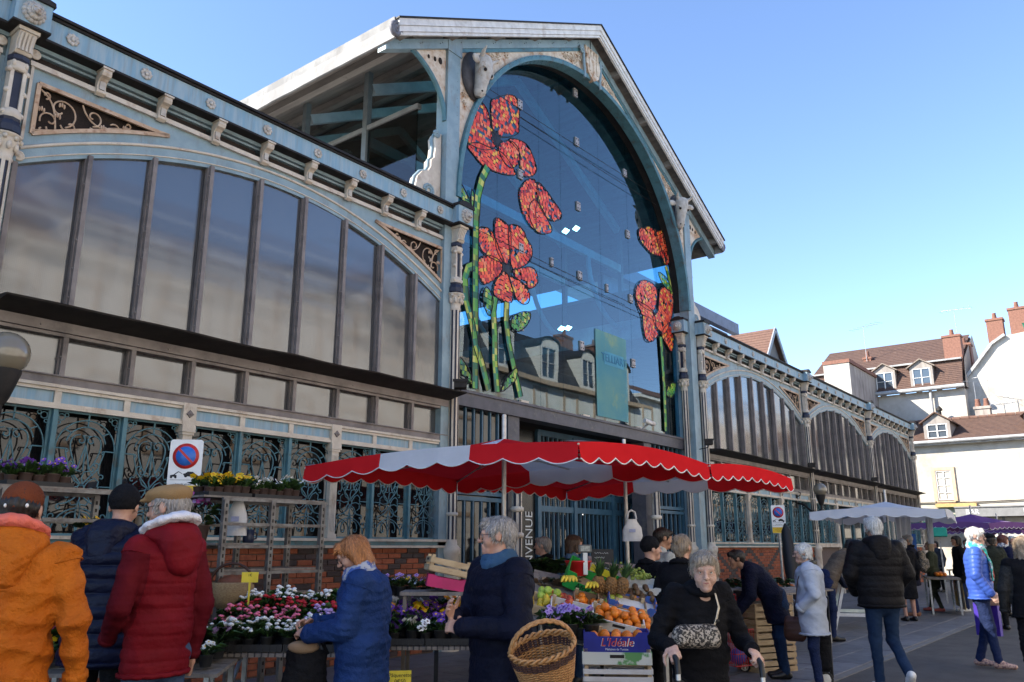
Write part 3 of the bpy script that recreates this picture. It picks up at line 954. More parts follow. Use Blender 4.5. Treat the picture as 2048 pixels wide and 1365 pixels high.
shield = [(-.30, 12.35), (-.22, 12.08), (0, 11.93), (.22, 12.08), (.30, 12.35), (.26, 12.52), (-.26, 12.52)]
m.prism([(CX + x, z) for x, z in shield], -.14, -.02)
for x in (-.15, 0, .15): m.box(CX + x - .03, CX + x + .03, -.155, -.13, 12.08 + abs(x) * .4, 12.48)
for k in range(5):
    x = -.24 + k * .12
    m.lathe([(.05, 0), (.04, .12), (.055, .17), (.02, .24)], 6, (CX + x, -.08, 12.55))
for s2 in (-1, 1):
    m.tube([(CX + s2 * (.34 + .02 * math.sin(q * 2)), -.10, 12.55 - q * .22) for q in [i * .3 for i in range(11)]], .035, 6, mi=1)
    m.tube([(CX + s2 * (.42 + .09 * math.cos(q) * (1 - q / 14)), -.10, 12.57 + .09 * math.sin(q) * (1 - q / 14)) for q in [i * .6 for i in range(18)]], .025, 5, mi=1)
m.build('crowned_shield', [CREAMR, BLUE], HALL)

# ---- tall glazing with its clamps, cables
GZ0 = 4.20
b = MB()
xsg = [9.95 + 9.0 * i / 8 for i in range(9)]
xg = [9.95, 11.55, 12.95, 13.75, 15.35, 16.65, 18.05, 18.95]
for i, (xa, xb) in enumerate(zip(xg[:-1], xg[1:])):
    def top(x): return AZ + math.sqrt(max(0.0, (AR + .05) ** 2 - (x - CX) ** 2))
    m = MB()
    k = 10
    tp = [(xb - .004 - (xb - xa - .008) * q / k, top(xb - .004 - (xb - xa - .008) * q / k)) for q in range(k + 1)]
    m.prism([(xa + .004, GZ0), (xb - .004, GZ0)] + tp, YG, YG + .012)
    m.build('glass_sheet', CLEAR_GLASS, HALL)
PLATE = mat('clamp_steel', (.40, .36, .34), (.3, .27, .25), 20, rough=.5, metal=.3)
m = MB(); m.box(-.075, .075, -.012, .03, -.10, .10)
for sx in (-1, 1):
    for sz in (-1, 1): m.lathe([(.016, .012), (.016, .018), (.001, .02)], 7, (sx * .04, 0, sz * .055), axis='y', mi=1)
M_CLAMP = m.mesh('glass_clamp', [PLATE, DARKV])
for px, py in ((1151, 186), (1040, 209), (1154, 284), (1250, 347), (1041, 349), (1157, 413), (1256, 469), (1042, 497), (1160, 552), (1262, 598), (1042, 651), (1104, 525), (1214, 577), (1164, 692), (1267, 727)):
    q = onY(px, py, YG - .02)
    put('glass_clamp', M_CLAMP, HALL, (q[0], YG - .02, q[2]), scale=(.55 if px in (1104, 1214) else 1, 1, 1))
m = MB(); m.box(-.12, .12, -.03, .02, -.03, .03); M_FOOT = m.mesh('glass_foot', CREAM)
for px, py in ((1047, 805), (1170, 833), (1277, 857)):
    q = onY(px, py, YG - .02); put('glass_foot', M_FOOT, HALL, (q[0], YG - .03, q[2]))
m = MB()
for a, c in (((962, 168), (1320, 397)), ((1040, 235), (1312, 410)), ((925, 445), (1265, 608)), ((1050, 520), (1330, 650))):
    p, q = onY(*a, YG - .10), onY(*c, YG - .10)
    m.tube([p, (p + q) / 2 - (0, 0, .02), q], .006, 4)
m.build('tie_cable', BLACKM, HALL)
# ---- beam, barred side lights and the doorway
DKBEAM = mat('dark_violet_steel', (.075, .070, .085), (.055, .052, .062), 4, rough=.45, dirt=(.12, .11, .10), dscale=6)
b = MB(); b.box(9.95, 18.95, YG - .12, YG + .2, 3.91, 4.195); b.box(9.95, 18.95, YG - .15, YG + .2, 4.145, 4.192); b.build('door_beam', DKBEAM, HALL)
DOORB = mat('door_blue_paint', (0.045, 0.115, 0.175), (0.03, 0.085, 0.13), 5, rough=.45)
for x0, x1 in ((10.0, 11.8), (17.3, 18.9)):
    for z0, z1 in ((.1, 2.35), (2.45, 3.95)):
        g = MB()
        for a, c in (((x0, z0), (x1, z0)), ((x0, z1), (x1, z1))): g.bar((a[0], YG, a[1]), (c[0], YG, c[1]), .07, .07)
        for x in (x0, x1): g.bar((x, YG, z0), (x, YG, z1), .07, .07)
        g.build('side_light_frame', DOORB, HALL)
        nbar = int((x1 - x0) / .21)
        for i in range(1, nbar):
            g = MB(); x = x0 + (x1 - x0) * i / nbar
            g.bar((x, YG - .01, z0 + .03), (x, YG - .01, z1 - .03), .035, .05).build('security_bar', DOORB, HALL)
    g = MB(); g.box(x0, x1, YG + .08, YG + .09, .1, 3.95); g.build('side_light_glass', DARK_GLASS, HALL)
for x in (12.0, 17.1):
    g = MB(); g.box(x - .17, x + .17, YG - .06, YG + .3, 0, 3.98); g.build('doorway_post', DKBEAM, HALL)
    c = MB()
    for k in range(12):
        a0, a1 = 2 * PI * k / 12, 2 * PI * (k + 1) / 12
        r0 = .095 if k % 2 else .083
        c.loft([[(r0 * math.cos(a), r0 * math.sin(a), z) for a in (a0, a1)] for z in (0, 2.9)], closed=False, mi=1 if k % 2 == 0 else 0, smooth=False)
    for z in (1.75, 2.2): c.lathe([(.09, -.05), (.125, -.03), (.125, .03), (.09, .05)], 12, (0, 0, z))
    c.lathe([(.09, 2.8), (.12, 2.87), (.15, 3.0), (.15, 3.1)], 12)
    c.build('doorway_column', [CREAM, NAVY], HALL, (x - (.12 if x < 14 else 0), YG - .22, 0))
# doors set back
YD = 1.2
g = MB(); g.box(13.95, 18.9, YD + .05, YD + .06, 0, 3.9); g.build('door_glass', glass_mat('door_glass', (.02, .02, .022), .03, 1.5, see=.6), HALL)
for i in range(29):
    x = 14.0 + 4.85 * i / 28
    g = MB(); g.bar((x, YD, .1), (x, YD, 3.9), .035, .05); g.build('security_bar', DOORB, HALL)
for z in (.1, 2.32, 2.62, 3.9):
    g = MB(); g.bar((13.95, YD, z), (18.9, YD, z), .09, .12); g.build('door_rail', DOORB, HALL)
for x in (13.95, 15.3, 16.9, 18.85):
    g = MB(); g.bar((x, YD - .02, 0), (x, YD - .02, 3.9), .12, .10); g.build('door_stile', DOORB, HALL)
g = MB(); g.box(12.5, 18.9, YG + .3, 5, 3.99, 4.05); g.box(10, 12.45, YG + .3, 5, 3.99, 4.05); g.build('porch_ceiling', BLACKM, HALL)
# welcome panel
g = MB(); g.box(12.55, 13.88, YD, YD + .05, .1, 3.9); pan = g.build('welcome_panel', mat('black_panel', (.012, .013, .014), None, 5, rough=.25), HALL)
LETW = mat('pale_lettering', (.62, .64, .62), (.55, .57, .55), 8, rough=.6)
WARM = emis('warm_bulb', (1.0, .55, .16), 7.0)
COOL = emis('cool_tube', (1.0, .93, .85), 5.0)
for k, (px, py, yy) in enumerate(((1075, 1033, 4.0), (1168, 1030, 5.0), (1192, 1038, 6.5), (1255, 1028, 5.5), (705, 1000, 2.5), (768, 985, 2.6), (792, 1002, 3.0), (846, 1008, 2.8), (720, 1046, 2.3), (790, 1060, 2.4), (262, 868, 2.2), (930, 1022, 2.5), (945, 1022, 2.5), (925, 1062, 3.0))):
    q = onY(px, py, yy); m = MB(); m.lathe([(.001, .09), (.03, .08), (.05, .02), (.03, -.02), (.001, -.03)], 8, mi=0); m.tube([(0, 0, .09), (0, 0, .6)], .008, 4, mi=1); m.build('interior_lamp', [WARM if k > 3 else COOL, BLACKM], HALL, q)
# ---- interior: floor, ceilings, back wall, trusses, lamps
INT = mat('interior_paint', (.10, .15, .17), (.07, .11, .13), 1.5, rough=.7)
INTD = mat('interior_dark', (.20, .22, .23), (.14, .16, .17), 1.5, rough=.8)
g = MB(); g.box(-4.2, 42.2, 15.9, 16.1, 0, 9.0); g.box(9.6, 19.3, 15.9, 16.1, 9.0, 12.8); g.box(-4.2, 9.4, 6.0, 6.1, 0, 7.1); g.box(19.5, 42.2, 6.0, 6.1, 0, 7.1); g.build('interior_wall', INTD, HALL)
g = MB(); g.add([(-4.2, .1, 7.16), (9.62, .1, 7.16), (9.62, 16, 8.0), (-4.2, 16, 8.0), (-4.2, .1, 7.10), (9.62, .1, 7.10), (9.62, 16, 7.94), (-4.2, 16, 7.94)], [(0, 1, 2, 3), (7, 6, 5, 4), (0, 4, 5, 1)]); g.build('wing_roof', ZINC, HALL)
g = MB(); g.add([(19.28, .1, 7.16), (42.2, .1, 7.16), (42.2, 16, 8.0), (19.28, 16, 8.0), (19.28, .1, 7.10), (42.2, .1, 7.10), (42.2, 16, 7.94), (19.28, 16, 7.94)], [(0, 1, 2, 3), (7, 6, 5, 4), (0, 4, 5, 1)]); g.build('wing_roof', ZINC, HALL)
g = MB(); g.box(42.15, 42.3, .1, 16, 0, 7.2); g.build('end_wall', BLUE, HALL)
for X, band in ((9.66, (7.9, 9.36)), (19.24, (7.7, 9.08))):
    for y in (2.1, 4.0, 6.2, 8.4, 10.6, 12.8):
        g = MB(); g.box(X - .06, X + .06, y - .06, y + .06, 7.2, roofz(X) - .12); g.build('clerestory_post', mat('dull_post_paint', (.16, .18, .18), None, 5), HALL)
    for i, (y0, y1) in enumerate(((.72, 2.03), (2.17, 3.93), (4.07, 6.13), (6.27, 8.33), (8.47, 10.5))):
        z1 = 9.36 if X < 10 else 8.40
        g = MB(); g.box(X - .012, X + .012, y0, y1, 7.6, z1); g.build('clerestory_pane', CLER_GLASS if X < 10 else GRID_GLASS, HALL)
        g = MB(); g.box(X - .05, X + .05, y0 - .05, y1 + .05, z1, z1 + .09); g.build('clerestory_rail', mat('grey_rail', (.22, .22, .215), None, 6), HALL)
    g = MB(); g.box(X - .1, X + .1, .7, 15.9, 7.05, 7.6); g.build('clerestory_curb', ZINC, HALL)
for y in (2.1, 4.0, 6.2, 8.4, 12):
    g = MB()
    g.bar((9.7, y, 9.15), (19.2, y, 9.15), .12, .22)
    for sx in (-1, 1):
        g.tube([(CX + sx * (4.7 - 1.6 * math.sin(q)), y, 7.4 + 1.7 * (1 - math.cos(q))) for q in [PI / 2 * i / 8 for i in range(9)]], .07, 5)
        g.bar((CX + sx * 4.7, y, 10.3), (CX, y, 12.8), .14, .2)
    g.build('roof_truss', mat('truss_paint', (.45, .52, .54), (.35, .42, .45), 3), HALL)
LAMP = emis('led_panel', (1.0, .97, .78), 5.0)
for px, py, dep in ((1131, 462, 2.6), (1152, 457, 2.6), (1123, 657, 3.4), (1136, 656, 3.4)):
    q = onY(px, py, dep)
    m = MB(); w_ = .085 * (1 + dep / 9); m.box(-w_, w_, -.08, .08, .0, .03); m.box(-w_ * .9, w_ * .9, -.07, .07, -.02, -.002, mi=1)
    m.build('ceiling_lamp', [BLACKM, LAMP], HALL, q, (R(-35), 0, 0))
g = MB(); g.box(20.0, 29.8, 3.0, 3.25, 9.55, 9.97); g.add([(20, 3.25, 9.97), (29.8, 3.25, 9.97), (29.8, 8, 11), (20, 8, 11)], [(0, 1, 2, 3)]); g.box(20.3, 29.4, 3.3, 3.5, 7.5, 9.55)
g.build('upper_roof_edge', mat('blue_grey_zinc', (.15, .17, .22), (.11, .125, .165), 3, rough=.5), HALL)
# ------------------------------------------------------------------ mosaic poppies stuck on the entrance glass
def film(n, c): return mat('film_' + n, c, tuple(v * .85 for v in c), 20, rough=.45)
REDS = [film('red', (.84, .065, .03)), film('scarlet', (.95, .14, .04)), film('crimson', (.50, .025, .02)), film('coral', (.88, .24, .11)), film('amber', (.85, .45, .05)), film('maroon', (.24, .015, .015)), film('blue', (.04, .10, .22))]
GRNS = [film('green', (.07, .30, .06)), film('leaf', (.16, .40, .05)), film('dark_green', (.02, .13, .06)), film('lime', (.38, .48, .06)), film('yellow_green', (.55, .55, .12)), film('teal_green', (.02, .20, .13)), film('olive', (.14, .20, .03))]
OUTL = mat('outline_film', (.010, .010, .016), None, 9, rough=.5)
def c5(p): return onY(p[0] / 3.033 + 860, p[1] / 3.033 + 30, YG - .01)
def c6(p): return onY(p[0] / 2.905 + 860, p[1] / 2.905 + 430, YG - .01)
def inside(poly, x, z):
    c = False
    j = len(poly) - 1
    for i in range(len(poly)):
        if (poly[i][1] > z) != (poly[j][1] > z) and x < (poly[j][0] - poly[i][0]) * (z - poly[i][1]) / (poly[j][1] - poly[i][1]) + poly[i][0]: c = not c
        j = i
    return c
def smooth_poly(P, k=3):
    out = []
    n = len(P)
    for i in range(n):
        p0, p1, p2, p3 = (np.array(P[(i + q - 1) % n]) for q in range(4))
        for t in [j / k for j in range(k)]:
            out.append(tuple(.5 * ((2 * p1) + (-p0 + p2) * t + (2 * p0 - 5 * p1 + 4 * p2 - p3) * t * t + (-p0 + 3 * p1 - 3 * p2 + p3) * t ** 3)))
    return out
YO = [0.0]
def mosaic(name, parent, pts, conv, centre, pal, wts, skip, cw=.105, ch=.062, seed=0, line=True):
    r = random.Random(seed)
    P = smooth_poly([(q[0], q[2]) for q in map(conv, pts)])
    cx_, cz_ = sum(p[0] for p in P) / len(P), sum(p[1] for p in P) / len(P)
    if centre is None: ax = np.array([.15, 1.0])
    else: ax = np.array([cx_ - centre[0], cz_ - centre[1]])
    ax = ax / np.linalg.norm(ax); bx = np.array([-ax[1], ax[0]])
    m = MB()
    YO[0] += .0011
    CC = np.array([cx_, cz_])
    ext = max(math.hypot(p[0] - cx_, p[1] - cz_) for p in P)
    n, nj = int(ext / ch) + 2, int(ext / cw) + 2
    for i in range(-n, n):
        off = r.uniform(0, cw)
        for j in range(-nj, nj):
            c = CC + ax * (j * cw + off) + bx * i * ch
            w = cw * r.uniform(.7, 1.0)
            q = [c + ax * (s1 * w / 2) + bx * (s2 * ch / 2) for s1, s2 in ((-1, -1), (1, -1), (1, 1), (-1, 1))]
            ins = [inside(P, *v) for v in q]
            if sum(ins) < 4:
                if not inside(P, *c): continue
                q = [v if k else c + (v - c) * .45 for v, k in zip(q, ins)]
            if r.random() < skip: continue
            mi = r.choices(range(len(pal)), wts)[0]
            y = YG - .006 - YO[0]
            m.quad((q[0][0], y, q[0][1]), (q[1][0], y, q[1][1]), (q[2][0], y, q[2][1]), (q[3][0], y, q[3][1]), mi)
    if line:
        m.tube([(p[0], YG - .008 - YO[0], p[1]) for p in P], .011, 4, len(pal), closed=True)
    return m.build(name, pal + [OUTL], parent)
def poppy(petals, conv, centre, rad, skip, seed, kind_label):
    c = conv(centre)
    m = MB(); m.lathe([(rad, 0), (rad * .8, .006), (.001, .008)], 12, (c[0], YG - .008, c[2]), axis='y')
    for k in range(9):
        a = k * .7
        m.ball((c[0] + rad * math.cos(a), YG - .01, c[2] + rad * math.sin(a)), rad * .28, .006, rad * .28, 6, 4)
    o = m.build('poppy', OUTL, HALL, label=kind_label)
    for k, p in enumerate(petals):
        mosaic('petal', o, p, conv, (c[0], c[2]), REDS, (8, 7, 4, 3.5, 2, .9, .12), skip[k] if hasattr(skip, '__len__') else skip, seed=seed + k)
    return o
poppy([[(285, 520), (340, 560), (365, 640), (385, 720), (400, 800), (330, 820), (250, 790), (218, 760), (225, 700), (250, 620)],
       [(370, 530), (400, 505), (470, 485), (520, 500), (540, 560), (540, 680), (535, 720), (490, 740), (430, 740), (390, 720), (375, 650)],
       [(225, 790), (290, 775), (350, 800), (410, 820), (450, 850), (490, 905), (520, 970), (460, 970), (390, 950), (320, 915), (265, 850)],
       [(480, 755), (540, 760), (590, 790), (620, 850), (645, 920), (640, 960), (605, 985), (560, 970), (545, 900), (545, 840)],
       [(415, 800), (450, 765), (500, 770), (535, 810), (545, 870), (530, 910), (490, 930), (440, 880)]], c5, (405, 752), .15, (.14, .22, .02, .12, .02), 100, 'large red poppy at top left of the glass')
poppy([[(540, 1080), (560, 1030), (600, 995), (640, 1010), (660, 1090), (640, 1180), (640, 1300), (590, 1260), (555, 1180)],
       [(650, 1015), (700, 1060), (750, 1130), (795, 1200), (790, 1240), (740, 1250), (690, 1210), (655, 1130)],
       [(650, 1130), (700, 1220), (740, 1310), (690, 1330), (640, 1310), (600, 1220), (610, 1140)]], c5, (650, 1120), .05, (.04, .16, .08), 120, 'closed red poppy in the middle of the glass')
poppy([[(380, 20), (430, 40), (460, 80), (470, 160), (455, 280), (420, 270), (385, 200), (375, 110)],
       [(455, 75), (500, 60), (540, 90), (560, 140), (590, 190), (585, 260), (540, 300), (480, 320), (465, 250)],
       [(275, 90), (300, 70), (345, 85), (375, 130), (400, 200), (430, 280), (370, 260), (320, 230), (285, 180)],
       [(275, 290), (290, 250), (340, 235), (400, 265), (420, 310), (400, 360), (350, 390), (310, 405), (280, 360)],
       [(400, 350), (430, 330), (460, 370), (480, 450), (470, 510), (420, 500), (370, 465), (370, 410)],
       [(455, 360), (500, 370), (545, 410), (575, 460), (570, 510), (540, 520), (500, 490), (475, 420)],
       [(480, 320), (530, 310), (590, 305), (620, 350), (620, 400), (580, 430), (540, 400), (490, 360)]], c6, (440, 312), .155, (.05, .10, .03, .02, .02, .02, .06), 140, 'open red poppy with seven petals at lower left of the glass')
poppy([[(1210, 90), (1240, 75), (1275, 70), (1310, 110), (1330, 170), (1350, 240), (1290, 230), (1250, 190), (1220, 150)],
       [(1300, 85), (1320, 100), (1345, 90), (1370, 130), (1385, 200), (1385, 295), (1350, 270), (1325, 180)]], c6, (1365, 265), .05, (.08, .16), 160, 'small red poppy at the upper right of the glass')
poppy([[(1190, 460), (1205, 400), (1240, 380), (1290, 400), (1315, 440), (1310, 520), (1290, 560), (1240, 540), (1200, 500)],
       [(1320, 560), (1330, 450), (1350, 420), (1400, 430), (1410, 520), (1400, 600), (1360, 690), (1310, 650), (1290, 590)],
       [(1200, 500), (1290, 560), (1310, 650), (1320, 700), (1280, 740), (1250, 720), (1235, 650), (1230, 590)],
       [(1340, 690), (1400, 620), (1412, 720), (1400, 800), (1375, 760)]], c6, (1300, 580), .06, .05, 170, 'drooping red poppy at the right of the glass')
def stem(pts, conv, w, seed):
    r = random.Random(seed)
    YO[0] += .0011
    Q = [conv(p) for p in pts]
    P = []
    for a, c in zip(Q[:-1], Q[1:]):
        k = max(2, int(np.linalg.norm(c - a) / .11))
        P += [a + (c - a) * i / k for i in range(k)]
    P.append(Q[-1])
    m = MB()
    L, Rr = [], []
    for i in range(len(P)):
        t = P[min(i + 1, len(P) - 1)] - P[max(i - 1, 0)]
        t = t / np.linalg.norm(t); nn = np.array([-t[2], 0, t[0]])
        L.append(P[i] - nn * w / 2); Rr.append(P[i] + nn * w / 2)
    for i in range(len(P) - 1):
        for k in range(2):
            f0, f1 = k / 2, (k + 1) / 2
            g = lambda q, f: (L[q][0] + (Rr[q][0] - L[q][0]) * f, YG - .006 - YO[0], L[q][2] + (Rr[q][2] - L[q][2]) * f)
            m.quad(g(i, f0), g(i, f1), g(i + 1, f1), g(i + 1, f0), r.choices(range(7), (5, 5, 4, 3, 2, 2, 2))[0])
    for S_ in (L, Rr): m.tube([(p[0], YG - .008 - YO[0], p[2]) for p in S_], .009, 4, 7)
    m.build('poppy_stem', GRNS + [OUTL], HALL)
stem([(345, 925), (310, 1000), (285, 1100), (275, 1250), (270, 1365)], c5, .17, 1)
stem([(262, 0), (258, 300), (258, 600), (256, 1010)], c6, .16, 2)
stem([(250, 297), (215, 310), (197, 370), (203, 500), (240, 640), (262, 760), (300, 880), (335, 1020)], c6, .16, 3)
stem([(372, 480), (362, 560), (370, 700), (370, 850), (385, 1030)], c6, .16, 4)
stem([(440, 510), (436, 620), (452, 750), (480, 880), (520, 1060)], c6, .15, 5)
stem([(1365, 300), (1385, 380), (1400, 460)], c6, .14, 6)
stem([(1335, 710), (1345, 850), (1355, 1000), (1365, 1258)], c6, .15, 7)
for k, (cv, p) in enumerate(((c6, [(460, 640), (480, 590), (530, 565), (575, 572), (570, 620), (540, 660), (500, 680)]), (c6, [(300, 470), (320, 420), (350, 460), (360, 510), (340, 590), (310, 540)]),
        (c6, [(1320, 335), (1360, 360), (1385, 400), (1400, 450), (1350, 410)]), (c6, [(1365, 1040), (1380, 990), (1420, 980), (1415, 1040), (1390, 1065)]),
        (c6, [(405, 1030), (430, 960), (470, 910), (500, 890), (495, 950), (450, 1000)]), (c6, [(165, 830), (200, 870), (225, 920), (235, 980), (200, 950), (165, 910)]),
        (c5, [(165, 1010), (200, 1060), (240, 1150), (230, 1180), (190, 1130), (165, 1090)]), (c5, [(245, 1060), (260, 1110), (252, 1180), (240, 1130)]))):
    mosaic('poppy_leaf', HALL, p, cv, None, GRNS, (5, 5, 4, 3, 2, 2, 2), .03, seed=300 + k)
# faded poster behind the glass and the security camera
q0, q1 = onY(1181, 650, YG + .10), onY(1248, 838, YG + .10)
m = MB(); m.box(q0[0], q1[0], YG - .022, YG - .016, q1[2] - .1, q0[2] - .1)
post = m.build('hanging_poster', mat('pale_turquoise_poster', (.10, .34, .41), (.17, .40, .38), 1.1, rough=.7, dirt=(.45, .55, .25), dscale=.8), HALL)
MATS['pale_turquoise_poster'].node_tree.nodes['Principled BSDF'].inputs['Alpha'].default_value = .6
m = MB(); m.box(q0[0] + .35, q1[0] - .15, YG - .026, YG - .023, q0[2] - .85, q0[2] - .55); m.build('poster_band', mat('poster_blue', (.06, .28, .40), None, 3), post)
lettering('poster_lettering', 'TELLIART', mat('poster_dark', (.02, .16, .30), None, 3), post, ((q0[0] + q1[0]) / 2 + .1, YG - .029, q0[2] - .7), (PI / 2, 0, 0), .26)
q = onY(1296, 845, YG - .3)
m = MB(); m.tube([(-.17, 0, .02), (.17, -.06, -.03)], .055, 8); m.bar((.05, 0, 0), (.12, .25, -.16), .04); m.lathe([(.05, 0), (.05, .03)], 8, (.12, .25, -.16)); m.build('security_camera', WHITEP, HALL, (q[0], q[1], q[2]))
# welcome writing on the dark panel by the doors
qa, qb_ = onY(1053, 1178, 1.19), onY(1055, 1015, 1.19)
lettering('welcome_lettering', 'BIENVENUE', LETW, pan, (qa[0] + .1, 1.19, (qa[2] + qb_[2]) / 2), (PI / 2, -PI / 2, 0), .34, sx=(qb_[2] - qa[2]) / 1.95)
# ================================================================== GROUND
ASPH = mat('asphalt', (0.075, 0.070, 0.068), (0.055, 0.051, 0.050), 3.0, rough=0.85, bump=0.5, bscale=160, dirt=(0.10, 0.092, 0.085), dscale=.7, dlo=.5, dhi=.75)
b = MB(); b.quad((-300, -300, -.02), (500, -300, -.02), (500, 400, -.02), (-300, 400, -.02))
b.build('ground', mat('far_ground', (.12, .115, .11), None, 1.0, rough=.9), kind='structure')
b = MB(); b.quad((-60, -40, -.004), (90, -40, -.004), (90, -5.5, -.004), (-60, -5.5, -.004)); b.build('road', ASPH, kind='structure')
GROUT = mat('slab_joint', (.05, .048, .047), None, 8, rough=.95)
b = MB(); b.quad((-30, -5.5, -.006), (60, -5.5, -.006), (60, 20, -.006), (-30, 20, -.006)); pav = b.build('pavement', GROUT, kind='structure')
SLAB = mat('grey_stone_slab', (.135, .135, .145), (.10, .10, .11), 5, rough=.62, spec=.5, bump=.25, bscale=40, dirt=(.075, .075, .08), dscale=1.3, vary=.16)
b = MB(); b.bevbox(-.44, .44, -.245, .245, -.02, .012, .006); M_SLAB = b.mesh('paving_slab', SLAB)
M_SLABS = MB()
nsl = 0
for r in range(11):
    y = -5.25 + r * .5
    for i in range(38):
        x = 8.2 + i * .895 + (.45 if r % 2 else 0)
        if nsl < 295 and (x < 22 + r * 1.3 or r < 2) and x > 9.0 + r * .8 and x < 36:
            put('paving_slab', M_SLAB, pav, (x, y, rnd.uniform(-.003, .003)))
            nsl += 1
        else:
            M_SLABS.box(x - .44, x + .44, y - .245, y + .245, -.02, .010)
    for i in range(22):
        x = 8.2 - (i + 1) * .895 + (.45 if r % 2 else 0)
        M_SLABS.box(x - .44, x + .44, y - .245, y + .245, -.02, .010)
M_SLABS.build('paving_rest', SLAB, pav, kind='stuff')
b = MB(); b.box(-30, 60, -5.62, -5.51, -.06, .006); b.build('kerb', mat('kerb_stone', (.17, .165, .16), None, 6, rough=.8), kind='structure')

# ================================================================== HOUSES
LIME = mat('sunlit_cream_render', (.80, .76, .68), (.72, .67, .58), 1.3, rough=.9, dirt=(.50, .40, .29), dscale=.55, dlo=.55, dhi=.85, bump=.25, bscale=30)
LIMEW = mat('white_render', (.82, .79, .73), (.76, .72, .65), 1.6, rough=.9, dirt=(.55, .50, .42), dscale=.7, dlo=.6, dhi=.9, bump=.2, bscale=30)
GREYR = mat('stained_grey_render', (.42, .37, .32), (.30, .26, .23), 2.5, stretch=(1, 1, .3), rough=.95, dirt=(.17, .15, .13), dscale=1.5, dstretch=(2, 2, .4), bump=.4)
TILE = mat('brown_roof_tiles', (.115, .066, .048), (.08, .047, .037), 6, rough=.85, vary=.1, dirt=(.24, .16, .11), dscale=3, dlo=.6, dhi=.8)
TILEO = mat('orange_roof_tiles', (.155, .085, .06), (.115, .062, .047), 6, rough=.85, dirt=(.16, .10, .07), dscale=3)
SLATE = mat('slate_mansard', (.035, .036, .042), (.05, .05, .056), 5, rough=.5)
SHUT = mat('grey_timber', (.30, .27, .24), (.23, .2, .18), 5, stretch=(1, 1, .2), rough=.8)
FRAMEW = mat('white_window_frame', (.72, .71, .68), None, 6, rough=.5)
BRKC = mat('chimney_brick', (.24, .115, .08), (.18, .085, .06), 10, rough=.85, bump=.3)
SANDST = mat('window_surround_stone', (.55, .40, .27), (.46, .33, .22), 5, rough=.85)
WGLASS = glass_mat('house_window_glass', (.06, .075, .09), .03, 1.8)
CURT = mat('net_curtain', (.62, .63, .64), (.5, .52, .54), 8, stretch=(8, 8, .5), rough=.9)

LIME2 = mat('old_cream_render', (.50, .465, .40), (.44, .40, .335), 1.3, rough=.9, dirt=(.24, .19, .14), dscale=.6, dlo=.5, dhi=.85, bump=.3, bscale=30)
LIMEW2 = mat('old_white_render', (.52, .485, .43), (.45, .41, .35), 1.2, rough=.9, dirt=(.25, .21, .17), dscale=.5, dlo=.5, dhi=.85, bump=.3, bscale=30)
def tiled(mb, p0, p1, p2, p3, rows, t=.03, mi=None):
    """roof plane p0->p1 along the eave, p3->p2 along the ridge, as overlapping tile courses"""
    p0, p1, p2, p3 = [np.array(p, float) for p in (p0, p1, p2, p3)]
    nn = np.cross(p1 - p0, p3 - p0); nn /= np.linalg.norm(nn)
    if nn[2] < 0: nn = -nn
    for k in range(rows):
        a, c = k / rows, (k + 1.25) / rows
        c = min(c, 1.0)
        q = [p0 + (p3 - p0) * a + nn * t, p1 + (p2 - p1) * a + nn * t, p1 + (p2 - p1) * c, p0 + (p3 - p0) * c]
        mb.add(q + [p0 + (p3 - p0) * a, p1 + (p2 - p1) * a], [(0, 1, 2, 3), (4, 5, 1, 0)], mi)
def window_part(par, X, y0, y1, z0, z1, nx=2, nz=3, surround=None, dirn=-1, curt=True, axis='x', name='window'):
    """casement on a wall whose face is at x = X (axis x) looking to dirn; local to world"""
    def T(mb):
        if axis == 'y':
            for i, v in enumerate(mb.v): mb.v[i] = (v[1], v[0], v[2])
            mb.f = [f[::-1] for f in mb.f]
        return mb
    d = dirn
    b = MB()
    w = .05
    def bx(xa, xb, *r): b.box(min(xa, xb), max(xa, xb), *r)
    bx(X + d * .01, X - d * .12, y0, y0 + w, z0, z1); bx(X + d * .01, X - d * .12, y1 - w, y1, z0, z1)
    bx(X + d * .01, X - d * .12, y0 + w, y1 - w, z0, z0 + w); bx(X + d * .01, X - d * .12, y0 + w, y1 - w, z1 - w, z1)
    for i in range(1, nx):
        y = y0 + (y1 - y0) * i / nx; bx(X + d * .005, X - d * .1, y - .03, y + .03, z0 + w, z1 - w)
    for i in range(1, nz):
        z = z0 + (z1 - z0) * i / nz; bx(X, X - d * .1, y0 + w, y1 - w, z - .015, z + .015)
    fr = T(b).build(name, FRAMEW, par)
    b = MB(); b.box(min(X - d * .05, X - d * .055), max(X - d * .05, X - d * .055), y0 + w, y1 - w, z0 + w, z1 - w)
    T(b).build('pane', CURT if curt else WGLASS, fr)
    if surround:
        b = MB(); s_ = .17
        for r in ((y0 - s_, y0 - .002, z0 - .05, z1 + s_), (y1 + .002, y1 + s_, z0 - .05, z1 + s_), (y0, y1, z1 + .002, z1 + s_), (y0 - s_ * .4, y1 + s_ * .4, z0 - .16, z0 - .052)):
            b.box(min(X + d * .04, X - d * .05), max(X + d * .04, X - d * .05), *r)
        T(b).build('surround', surround, fr)
    return fr
